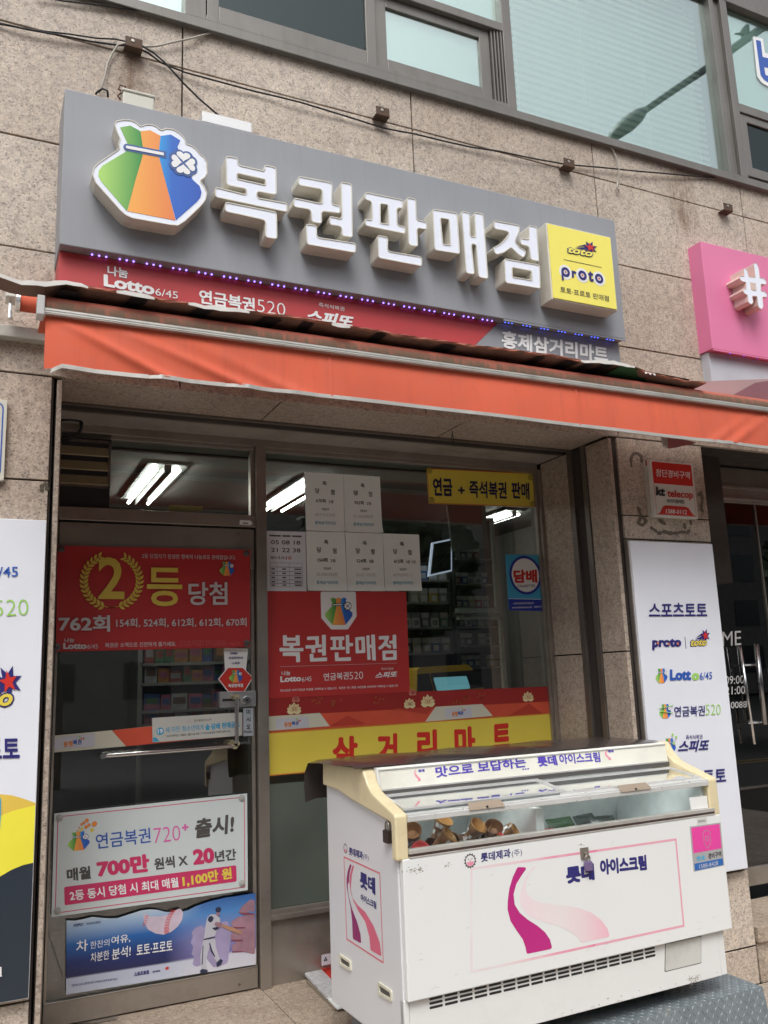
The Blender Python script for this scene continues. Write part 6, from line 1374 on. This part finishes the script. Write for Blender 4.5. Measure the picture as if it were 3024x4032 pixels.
# padlocks
def padlock(parent_label, cx, cy, cz, rz_, body, s=1.0):
    T = thing('padlock', parent_label, 'padlock', (cx, cy, cz), 'padlocks on the freezer', rz_)
    b_ = MB().box(-.019*s, .019*s, -.009*s, .009*s, 0, .040*s); ob('body', b_, body, T, bev=.003)
    pts = [(-.012*s, 0, .038*s), (-.012*s, 0, .055*s)]+[(-.012*s*cos(a), 0, .055*s+.012*s*sin(a)) for a in (pi/6, pi/3, pi/2, 2*pi/3, 5*pi/6)]+[(.012*s, 0, .055*s), (.012*s, 0, .038*s)]
    ob('shackle', MB().tube(pts, .0032*s, 8), METL, T, smooth=True)
FR = Matrix.Translation((1.4656, -.7728, 0)) @ Matrix.Rotation(radians(1.5), 4, 'Z')
p = [(0.0807,0.8715)][0]; wv = FR @ Vector((-.012, p[0], p[1])); padlock('dark padlock hanging on the left side of the freezer', wv.x, wv.y, wv.z, radians(91.5), paint('dark_brown_metal', (.05, .035, .03), .4, .4), 1.15)
Fz(MB().box(-.006, 0, p[0]-.018, p[0]+.012, p[1]+.05, p[1]+.12), 'hasp', METL)
p = [(0.8498,0.6808)][0]; wv = FR @ Vector((p[0], -.016, p[1])); padlock('violet grey padlock hanging on the front hasp of the freezer', wv.x, wv.y, wv.z, radians(1.5), paint('violet_metal', (.20, .14, .28), .4, .2), .9)
Fz(MB().box(p[0]-.026, p[0]+.014, -.008, -.002, p[1]+.045, p[1]+.088).tube([(p[0], -.012, p[1]+.05), (p[0]-.006, -.014, p[1]+.07)], .006, 8), 'hasp', paint('hasp_steel', (.36, .33, .28), .4, .7, dirt=.5))
# ice creams
def toW(x, y, z): return FR @ Vector((x, y, z))
WAF = paint('cone_wrapper_brown', (.34, .17, .08), .35, var=.5, scale=25, spec=.6); DKW = paint('cone_wrapper_dark', (.13, .06, .04), .3, var=.5, scale=25, spec=.7); PNK = paint('cone_lid_pink', (.78, .09, .09), .35); AMB = paint('cone_sleeve_amber', (.50, .27, .10), .35, var=.3, scale=20)
def cone(x, y, z, rot, m1, m2, lab):
    T = thing('ice_cream_cone', lab, 'ice cream', tuple(toW(x, y, z)), 'ice cream cones in the freezer')
    T.rotation_euler = rot; BASE[T.name] = Vector((0, 0, 0))
    ob('wrapper', MB().lathe([(.004, -.07), (.012, -.05), (.036, .055)], None, 18), m1, T, smooth=True)
    if m2 is PNK: ob('lid', MB().lathe([(.037, .053), (.039, .056), (.039, .063), (.034, .064), (.030, .056), (.001, .054)], None, 18), m2, T, smooth=True)
    else: ob('paper_rim', MB().lathe([(.036, .05), (.0385, .060), (.037, .061), (.0345, .055), (.026, .02), (.001, .005)], None, 20), m2, T, smooth=False)
    pt = MB(); rq = random.Random(int(x*1000))
    for k in range(16):
        a = rq.uniform(-3.1, 3.1)-pi/2; h = rq.uniform(-.025, .045); r = .012+.024*(h+.05)/.105+.0008
        pt.quad(*[(cos(a+d1)*r*(1 if d2 < 0 else 1.18), sin(a+d1)*r*(1 if d2 < 0 else 1.18), h+d2*.01) for d1, d2 in ((-.22, -1), (.22, -1), (.22, 1), (-.22, 1))])
    ob('printed_patch', pt, WHT if m2 is not PNK else PINK, T)
cones = [(.19, .07, .775, (1.0, .5, .2), WAF, AMB, 'small dark cone low at the left front of the pile'), (.38, .075, .785, (1.2, -.3, -.5), WAF, WAF, 'brown printed cone lying low at the front of the left pile'), (.46, .08, .79, (.9, .4, 1.1), AMB, PNK, 'amber cone lying with a pink lid behind the bottom rail'), (.30, .24, .86, (.6, .2, .2), WAF, AMB, 'tall dark cone standing at the back of the left pile'), (.16, .20, .85, (.8, -.2, -.3), WAF, WAF, 'brown cone standing at the back left corner'), (.075, .10, .79, (1.2, .2, .5), WAF, PNK, 'cone with a pink lid tip lying at the left end of the freezer'), (.13, .11, .80, (1.0, .3, -.4), PNK, PNK, 'all-pink cone lying second from the left behind the freezer glass'),
 (.24, .13, .83, (.9, .2, .7), WAF, AMB, 'open amber cone standing large behind the left freezer glass'), (.33, .16, .82, (1.3, 0, -.8), WAF, AMB, 'brown wrapped cone leaning right of the open amber cone'),
 (.42, .18, .84, (.8, .1, .3), WAF, AMB, 'dark wrapped cone high in the left pile'), (.50, .15, .83, (.7, .2, -.5), WAF, WAF, 'brown wrapped cone upright near the middle of the left pile'),
 (.57, .16, .81, (1.1, 0, .9), WAF, AMB, 'amber cone tilted at the right of the left pile'), (.27, .08, .76, (1.5, 0, 1.2), WAF, PNK, 'pink lid peeking out low in front of the left pile'), (.60, .09, .80, (1.45, .1, .1), PNK, PNK, 'lone pink cup lid facing out at the right end of the left pile')]
rcn = random.Random(77); wh = ['behind the first cones', 'left of the frost block', 'under the tall cones', 'against the frosted back', 'near the middle partition', 'at the very bottom of the pile', 'between the two amber cones', 'high at the back']
for k in range(8):
    cones.append((.09+.07*k+rcn.uniform(-.02, .02), rcn.uniform(.13, .26), rcn.uniform(.77, .83), (rcn.uniform(.5, 1.5), rcn.uniform(-.8, .8), rcn.uniform(-1.5, 1.5)), rcn.choice([WAF, DKW, DKW]), rcn.choice([AMB, DKW]), 'dark printed cone wrapper '+wh[k]))
for c in cones: cone(*c)
PK = [paint('pack_red', (.45, .04, .04), .3, spec=.8), paint('pack_yellow', (.62, .45, .06), .3, spec=.8), paint('pack_black', (.02, .03, .025), .25, spec=.8), paint('pack_green', (.03, .07, .03), .3, spec=.8)]
rp_ = random.Random(12)
pl_ = ['red ice cream pack at the left of the right compartment', 'yellow ice cream pack lying across the right compartment', 'crinkled black ice cream pack leaning at the right pile', 'dark green ice cream pack behind the yellow one', 'black ice cream pack lying flat at the right end', 'small green pack under the yellow pack']
for k, (x, y, z, mi, L) in enumerate(((.80, .16, .80, 0, .06), (.88, .14, .80, 1, .12), (1.03, .20, .83, 2, .12), (.93, .25, .82, 3, .13), (1.10, .17, .82, 2, .11), (.84, .11, .775, 3, .10))):
    mb = MB(); n = 8
    a = rp_.uniform(-.4, .4)
    G = [[Vector((i/n*L*1.1-L*.55, (j/4-.5)*.06, .012*sin(pi*i/n)*sin(pi*j/4)+.003*rp_.random())) for i in range(n+1)] for j in range(5)]
    G2 = [[Vector((v.x, v.y, -v.z*.6)) for v in r] for r in G][::-1]
    mt = Matrix.Rotation(a, 4, 'Z') @ Matrix.Rotation(.9, 4, 'X'); w0 = toW(x, y, z)
    mb.grid([[w0+mt @ v for v in r] for r in G]); mb.grid([[w0+mt @ v for v in r] for r in G2])
    ob('ice_cream_pack', mb, PK[mi], smooth=True, label=pl_[k], cat='ice cream', group='ice cream packs in the freezer')
bk = MB()
for k in range(14):
    y = .10; x = .72+k*.028; bk.tube([tuple(toW(x, .075, .745)), tuple(toW(x, .075, .79))], .0025, 5)
ob('wire_divider', bk, paint('brown_wire_frame', (.12, .07, .05), .5), label='thin wire divider low behind the right freezer glass', cat='wire rack')

# ================================================================ RAMP, PAPERS
RX = (1.56, 3.235)
m, t, b, out = nodes('tread_plate_paint'); c = ramp(t, noise(t, 6, 7, .7), [(.35, (.15, .18, .195)), (.6, (.22, .25, .265)), (.72, (.26, .23, .17))]); t.links.new(c, b.inputs['Base Color']); b.inputs['Roughness'].default_value = .45; b.inputs['Metallic'].default_value = .25
mb = MB().box(RX[0], RX[1], -.735, -.035, G0+.02, .08)
mb.add([(RX[0], -.735, .08), (RX[1], -.735, .08), (RX[1], -.80, G0+.001), (RX[0], -.80, G0+.001)], [(0, 3, 2, 1)])
mb.add([(RX[1], -.735, .08), (RX[1], -.80, G0), (RX[1], -.035, G0), (RX[1], -.035, .08)], [(0, 1, 2, 3)])
def lug(mb, o, ux, uy, nn_, a, L=.0115, w_=.0036, h=.0022):
    d = ux*cos(a)+uy*sin(a); e = ux*-sin(a)+uy*cos(a)
    mb.add([o+d*L, o+e*w_, o-d*L, o-e*w_, o+d*L*.4+nn_*h, o-d*L*.4+nn_*h], [(0, 1, 4), (1, 5, 4), (1, 2, 5), (2, 3, 5), (3, 4, 5), (3, 0, 4)])
X_, Y_, Z_ = Vector((1, 0, 0)), Vector((0, 1, 0)), Vector((0, 0, 1))
up = (Vector((0, .065, .32))).normalized(); nf = Vector((0, -.98, .2)).normalized()
pz = .0245
for i in range(int((RX[1]-RX[0])/pz)):
    for j in range(13):
        x = RX[0]+.012+i*pz; o = Vector((x, -.735-.065*((j+.5)/13), .08-.32*((j+.5)/13)))+nf*.0005
        lug(mb, o, X_, up, nf, radians(50) if (i+j) % 2 else radians(-50))
    for j in range(10):
        x = RX[0]+.012+i*pz; lug(mb, Vector((x, -.725+j*pz, .0803)), X_, Y_, Z_, radians(50) if (i+j) % 2 else radians(-50))
ob('tread_plate_ramp', mb, m, bev=0, label='grey diamond tread plate step under the front of the freezer', cat='ramp')
PP = thing('newspaper_stack', 'pile of flyers and a magazine slid between the door post and the freezer', 'papers', (1.6, .5, 0))
def flat(pts, z0, th, m, nm):
    mb = MB(); n = len(pts); mb.add([(x, y, z0) for x, y in pts]+[(x, y, z0+th) for x, y in pts], [tuple(range(n-1, -1, -1)), tuple(range(n, 2*n))]+[(i, (i+1) % n, (i+1) % n+n, i+n) for i in range(n)]); return ob(nm, mb, m, PP)
c1 = [(1.595,0.6582),(1.732,0.6839),(1.693,0.301),(1.589,0.2852)]; x = [(1.595,0.6582),(1.697,0.7062),(1.763,0.703),(1.7,0.318),(1.591,0.2835)]
flat([(a-.01, b_) for a, b_ in [(1.6,0.6224),(1.793,0.7616),(1.745,0.276),(1.585,0.2012)]], .002, .012, paint('brown_parcel', (.30, .25, .19), .8), 'lower_magazine')
m, t, b, out = nodes('flyer_print'); tc = t.nodes.new('ShaderNodeTexCoord'); br = N(t, 'ShaderNodeTexBrick'); br.inputs['Scale'].default_value = 30; br.inputs['Color1'].default_value = (.60, .60, .62, 1); br.inputs['Color2'].default_value = (.32, .32, .34, 1); br.inputs['Mortar'].default_value = (.66, .66, .66, 1); br.inputs['Mortar Size'].default_value = .04
t.links.new(tc.outputs['Object'], br.inputs['Vector']); t.links.new(br.outputs[0], b.inputs['Base Color'])
flat([(1.601,0.6737),(1.705,0.7206),(1.668,0.2918),(1.576,0.3103)], .02, .012, m, 'flyer')
flat([(1.697,0.7062),(1.782,0.722),(1.766,0.321),(1.672,0.379)], .033, .003, REDT, 'red_cover')
flat([(1.583,0.3093),(1.616,0.31),(1.619,0.1758),(1.574,0.1738)], .016, .006, PAPER, 'white_booklet')
mb = MB(); c_ = [(1.815,0.0008),(1.872,0.001)]
cq = [(1.672,0.1199),(1.732,0.1208),(1.73,0.0717),(1.672,0.0695)]
ob('upright_card', MB().prism([cq], FA(.62), 0, .003), paint('card_lilac_white', (.60, .58, .64), .6), PP)
dd = MB()
c0 = [(1.693,0.097)][0]
for k in range(3): dd.prism([circ(c0[0]+.006*cos(k*2.1+pi/2), c0[1]+.006*sin(k*2.1+pi/2), .0045, 10)], FA(.616), .0005, .0005)
ob('card_mark', dd, BLK, PP)
mb = MB()
for a, b_ in [(0.3861,0.7534),(0.4108,0.7542),(0.4395,0.7432),(0.4225,0.7159),(0.4442,0.6842)]: mb.lathe([(.028, -.01), (.028, .006), (.02, .012), (.001, .012)], Matrix.Translation((a, b_, .0)), 12)
ob('egg_tray_feet', mb, paint('dusty_grey_plastic', (.36, .34, .30), .7), label='cluster of dusty grey discs on the threshold at the door hinge', cat='floor discs')
q = [(0.467,0.7688),(0.6848,0.6786),(0.6779,0.6317),(0.5917,0.6276),(0.4706,0.7006)]
ob('floor_hinge_plate', MB().add([(a, b_, .004) for a, b_ in q], [(0, 1, 2, 3, 4)]), METL, label='steel floor hinge cover in front of the door corner', cat='hinge plate')

# ================================================================ INSIDE THE SHOP
TUBE = emit('fluorescent_tube', (1.0, .98, .94), 19.0)
FIX = paint('reflector_white', (.22, .23, .22), .4, .2)
def fixture(x0, x1, y0, y1, lab):
    T = thing('ceiling_light', lab, 'ceiling light', ((x0+x1)/2, y0, 2.70), 'twin tube ceiling lights')
    hs_ = MB(); hs_.box(x0-.05, x1+.05, y0-.02, y1+.02, 2.70, 2.715)
    for x in (x0, x1):
        hs_.add([(x-.05, y0, 2.699), (x-.016, y0, 2.699), (x-.016, y1, 2.699), (x-.05, y1, 2.699)], [(0, 1, 2, 3)])
    hs_.box((x0+x1)/2-.02, (x0+x1)/2+.02, y0, y1, 2.66, 2.70)
    ob('housing', hs_, FIX, T)
    for x in (x0, x1): ob('tube', MB().tube([(x, y0, 2.675), (x, y1, 2.675)], .0095, 10), TUBE, T)
fixture(.885, 1.010, .96, 1.92, 'twin tube ceiling light seen through the pane above the door')
fixture(1.825, 1.945, 1.05, 1.94, 'twin tube ceiling light partly behind the white winning notices')
fixture(3.66, 3.74, 1.62, 2.15, 'curved looking twin ceiling light at the right below the yellow window sign')
SHF = paint('shelf_grey_metal', (.22, .23, .22), .5); SHD = paint('cabinet_dark', (.04, .04, .04), .6); SHL = paint('cabinet_rim_light', (.55, .62, .54), .4)
packm = [paint('pack_'+n, c, .4, var=.15, scale=30) for n, c in (('white', (.55, .55, .52)), ('cream', (.45, .42, .34)), ('grey', (.25, .26, .27)), ('crimson', (.40, .05, .05)), ('blue', (.05, .14, .35)), ('mint', (.20, .34, .28)), ('gold', (.42, .30, .08)), ('navy', (.04, .05, .12)))]
def packproto(mat, w_=.052, h=.085, d=.022):
    o = ob('cigarette_pack', MB().box(0, w_, 0, d, 0, h*.66, 0).box(0, w_, -.0005, d+.0005, h*.66, h, 1).box(w_*.2, w_*.8, -.0012, 0, h*.15, h*.5, 1), [mat, packm[0] if mat is not packm[0] else packm[2]], raw=True)
    return o
protos = None
placed = {}
rr = random.Random(21)
cnt = 0
colname = ['white', 'cream', 'grey', 'crimson', 'blue', 'mint', 'gold', 'navy']
ORD = ['first', 'second', 'third', 'fourth', 'fifth', 'sixth', 'seventh', 'eighth', 'ninth', 'tenth', 'eleventh', 'twelfth', 'thirteenth', 'fourteenth', 'fifteenth', 'sixteenth', 'seventeenth', 'eighteenth', 'nineteenth', 'twentieth']
def put_pack(x, y, z, where, s=1.0):
    global cnt
    i = rr.choice([0, 0, 0, 1, 1, 2, 3, 4, 5, 6, 7, 2])
    if i not in placed:
        o = packproto(packm[i]); placed[i] = o
    else: o = placed[i].copy(); COL.objects.link(o)
    o.location = (x, y, z); o.rotation_euler = (0, 0, rr.uniform(-.06, .06)); o.scale = (s, s, s)
    tag(o, colname[i]+' cigarette pack, '+where, 'cigarette pack', 'cigarette packs on the shelves'); cnt += 1
def cabinet(x0, x1, y, zs, lab, where, rim=True, z0=None, z1=None, s=1.0, step=.062):
    T = thing('shelf_cabinet', lab, 'shelf', (x0, y, 0)); b_ = MB()
    zb, zt = (z0 if z0 is not None else zs[0]-.05), (z1 if z1 is not None else zs[-1]+.3)
    b_.box(x0-.02, x1+.02, y+.10, y+.12, zb, zt); b_.box(x0-.02, x0, y-.02, y+.10, zb, zt); b_.box(x1, x1+.02, y-.02, y+.10, zb, zt)
    ob('carcass', b_, SHD, T)
    for z in zs: ob('shelf_board', MB().box(x0, x1, y-.03, y+.10, z-.012, z), SHF, T)
    if rim: ob('light_rim', MB().box(x1, x1+.025, y-.045, y-.02, zb, zt).box(x0-.02, x1+.025, y-.045, y-.02, zb-.02, zb+.01).box(x0-.02, x1+.02, y-.045, y-.02, zt-.02, zt), SHL, T)
    for r0, z in enumerate(zs):
        x = x0+.012; kk = 0
        while x < x1-.05*s:
            if rr.random() < .9: put_pack(x, y+.02*rr.random(), z, ORD[min(19, kk)]+' from the left, '+['bottom', 'second', 'third', 'top'][r0]+' row '+where, s)
            x += step*s; kk += 1
a = [(3.13,2.314),(3.457,2.315),(3.444,1.954),(3.106,1.911),(3.421,1.403),(3.107,1.798),(2.812,1.968),(3.112,2.018)]
xA0 = a[0][0]; xA1 = a[2][0]
z_ = lambda v, y_: v
s1z = [(3.275,1.961),(3.286,2.131),(3.298,2.315)]; s2z = [(3.257,1.69),(3.247,1.535),(3.266,1.825)]; s3z = [(2.965,1.996),(2.955,1.821),(2.945,1.644),(2.974,2.156)]
cabinet(xA0, xA1, 1.6, sorted([p[1] for p in s1z]), 'upper right glass cabinet full of cigarette packs', 'in the upper right cabinet', True, a[3][1]+.03, 2.62, step=.055)
cabinet(xA0+.01, xA1+.02, 1.6, sorted([p[1] for p in s2z]), 'lower right glass cabinet of cigarette packs', 'in the lower right cabinet', True, 1.2, a[3][1]-.02, step=.055)
cabinet(a[6][0]-.35, xA0-.05, 1.62, sorted([p[1] for p in s3z]), 'wide dark cigarette shelf left of the glass cabinets', 'on the wide shelf behind the terminal', False, 1.2, 2.3, 1.25)
# lottery terminal
tq = [(2.487,1.528),(2.843,1.548),(2.962,1.402),(2.605,1.389)]
tx, tz = tq[0][0], tq[3][1]
LT = thing('lottery_terminal', 'yellow lottery terminal with a pale blue screen standing behind the window', 'terminal', (2.7, 1.0, 1.3))
tqq = [(2.506,1.387),(2.515,1.523),(2.534,1.54),(2.875,1.549),(2.897,1.54),(2.921,1.511),(2.991,1.395),(2.986,1.367)]
ob('housing', MB().prism([tqq], FA(1.2), 0, .14), paint('terminal_yellow', (.90, .55, .03), .4), LT, bev=.004)
sq = [(2.511,1.498),(2.591,1.502),(2.616,1.382),(2.506,1.387)]; ob('side_recess', MB().prism([sq], FA(1.055), 0, .01), paint('terminal_black', (.025, .025, .028), .3), LT)
b_ = MB(); b_.add([(2.47, .98, 1.30), (2.96, .98, 1.30), (2.96, 1.25, 1.30), (2.47, 1.25, 1.30), (2.49, 1.06, 1.50), (2.84, 1.06, 1.52), (2.86, 1.25, 1.52), (2.49, 1.25, 1.50)], [(0, 3, 2, 1), (4, 5, 6, 7), (0, 1, 5, 4), (1, 2, 6, 5), (2, 3, 7, 6), (3, 0, 4, 7)])
sq = [(2.557,1.502),(2.876,1.511),(2.894,1.485),(2.91,1.479),(2.942,1.403),(2.592,1.383)]; ob('screen_frame', MB().prism([fillet(sq, .015)], FA(.975), 0, .015), paint('terminal_black', (.025, .025, .028), .3), LT, bev=.002)
sq = [(2.571,1.474),(2.808,1.476),(2.832,1.398),(2.595,1.392)]; ob('screen', MB().prism([fillet(sq, .012)], FA(.959), 0, .002), emit('pale_blue_screen', (.16, .42, .50), .45), LT)
ob('counter', MB().box(1.45, 3.4, .80, 1.25, 1.22, 1.30).box(1.45, 3.4, .84, .87, 0, 1.22), SHD, label='dark shop counter carrying the yellow terminal', cat='counter')
# tilted monitor
mq = [(2.907,2.41),(3.07,2.445),(3.056,2.209),(2.865,2.167)]
MT = thing('monitor', 'tilted screen with a glowing white edge hanging left of the cigarette cabinets', 'monitor', (3.0, 1.5, 2.2))
ob('case', MB().prism([mq], FA(1.52), 0, .02), emit('glowing_case_white', (.65, .75, .95), .35), MT); ob('screen', MB().prism([inset(mq[::-1], .012)[::-1]], FA(1.498), 0, .003), paint('screen_dark', (.03, .035, .04), .3), MT)  # case given its own glow to draw the white edge; screen stays dark
# goods shelf seen through the door
GS = thing('goods_shelf', 'pale metal shelving stocked with coloured packets seen through the door glass', 'shelf', (.9, 2.0, .5)); g1, g2 = .85, 2.05
zsd = [(1.015,1.639),(1.017,1.509),(1.02,1.329),(1.022,1.239)]
zs = sorted([p[1] for p in zsd]+[zsd[0][1]+.32])
gb = MB()
for z in zs: gb.box(1.02, 2.35, 2.15, 2.5, z-.02, z)
gb.box(1.0, 1.03, 2.15, 2.5, .1, 2.1); gb.box(1.75, 1.78, 2.15, 2.5, .1, 2.1); gb.box(1.0, 2.4, 2.5, 2.52, .1, 2.1)
ob('frame', gb, paint('shelving_white', (.24, .24, .22), .5), GS)
gcol = [paint('goods_'+n, tuple(.55*k_+.03 for k_ in c), .4, var=.3, scale=25) for n, c in (('red', (.42, .04, .03)), ('blue', (.04, .12, .42)), ('orange', (.55, .22, .03)), ('white', (.5, .5, .5)), ('green', (.05, .22, .08)), ('pink', (.5, .12, .22)), ('brown', (.16, .08, .04)))]
gn = ['red', 'blue', 'orange', 'white', 'green', 'pink', 'brown']; gp_ = {}
for si, z in enumerate(zs):
    x = 1.05; kk = 0
    while x < 2.28:
        w_ = rr.uniform(.05, .12); i = rr.randrange(7)
        if i not in gp_: o = ob('packet', MB().box(0, .08, 0, .10, 0, .12).box(.01, .07, -.001, 0, .04, .09, 1), [gcol[i], gcol[(i+3) % 7]], raw=True, bev=.004); gp_[i] = o
        else: o = gp_[i].copy(); COL.objects.link(o)
        o.location = (x, 2.16+rr.random()*.03, z); o.scale = (w_/.085, 1, rr.uniform(.6, 1.2))
        tag(o, gn[i]+' packet, '+ORD[kk]+' from the left on the '+['lowest', 'second lowest', 'middle', 'second highest', 'highest'][si]+' goods shelf', 'packet', 'packets on the goods shelf'); x += w_; kk += 1
# round fan guard seen dimly at the right
# vertical dark post and wall mirror strip inside
hpq = [(3.032,2.684),(3.352,2.694),(3.362,2.387),(3.06,2.349)]
ob('hanging_panel', MB().prism([hpq], FA(1.5), 0, .02), paint('dim_grey_panel', (.20, .21, .195), .5), bev=.003, label='dim grey panel hanging above the cigarette shelves beside the tilted screen', cat='panel')

# worn spots: scuffs along the freezer and litter specks on the threshold
scf = MB(); rs_ = random.Random(9)
for k in range(26):
    x = rs_.uniform(.03, 1.6); z = rs_.choice([rs_.uniform(.34, .40), rs_.uniform(.34, .8)]); L = rs_.uniform(.008, .03); a = rs_.gauss(0, .25)
    scf.prism([[(x, z), (x+L*cos(a), z+L*sin(a)), (x+L*cos(a), z+L*sin(a)+.0012), (x, z+.0008)]], FF(-.002), .00025+k*.00001, .00025+k*.00001)
for k in range(22):
    x = rs_.uniform(.03, 1.55); z = .156+abs(rs_.gauss(0, .014)); scf.prism([circ(x, z, rs_.uniform(.002, .008), 7, rs_.uniform(.001, .003))], FF(.022), .0003+k*.00001, .0003+k*.00001)
Fz(scf, 'scuff_marks', paint('scuff_grey', (.46, .44, .40), .6))
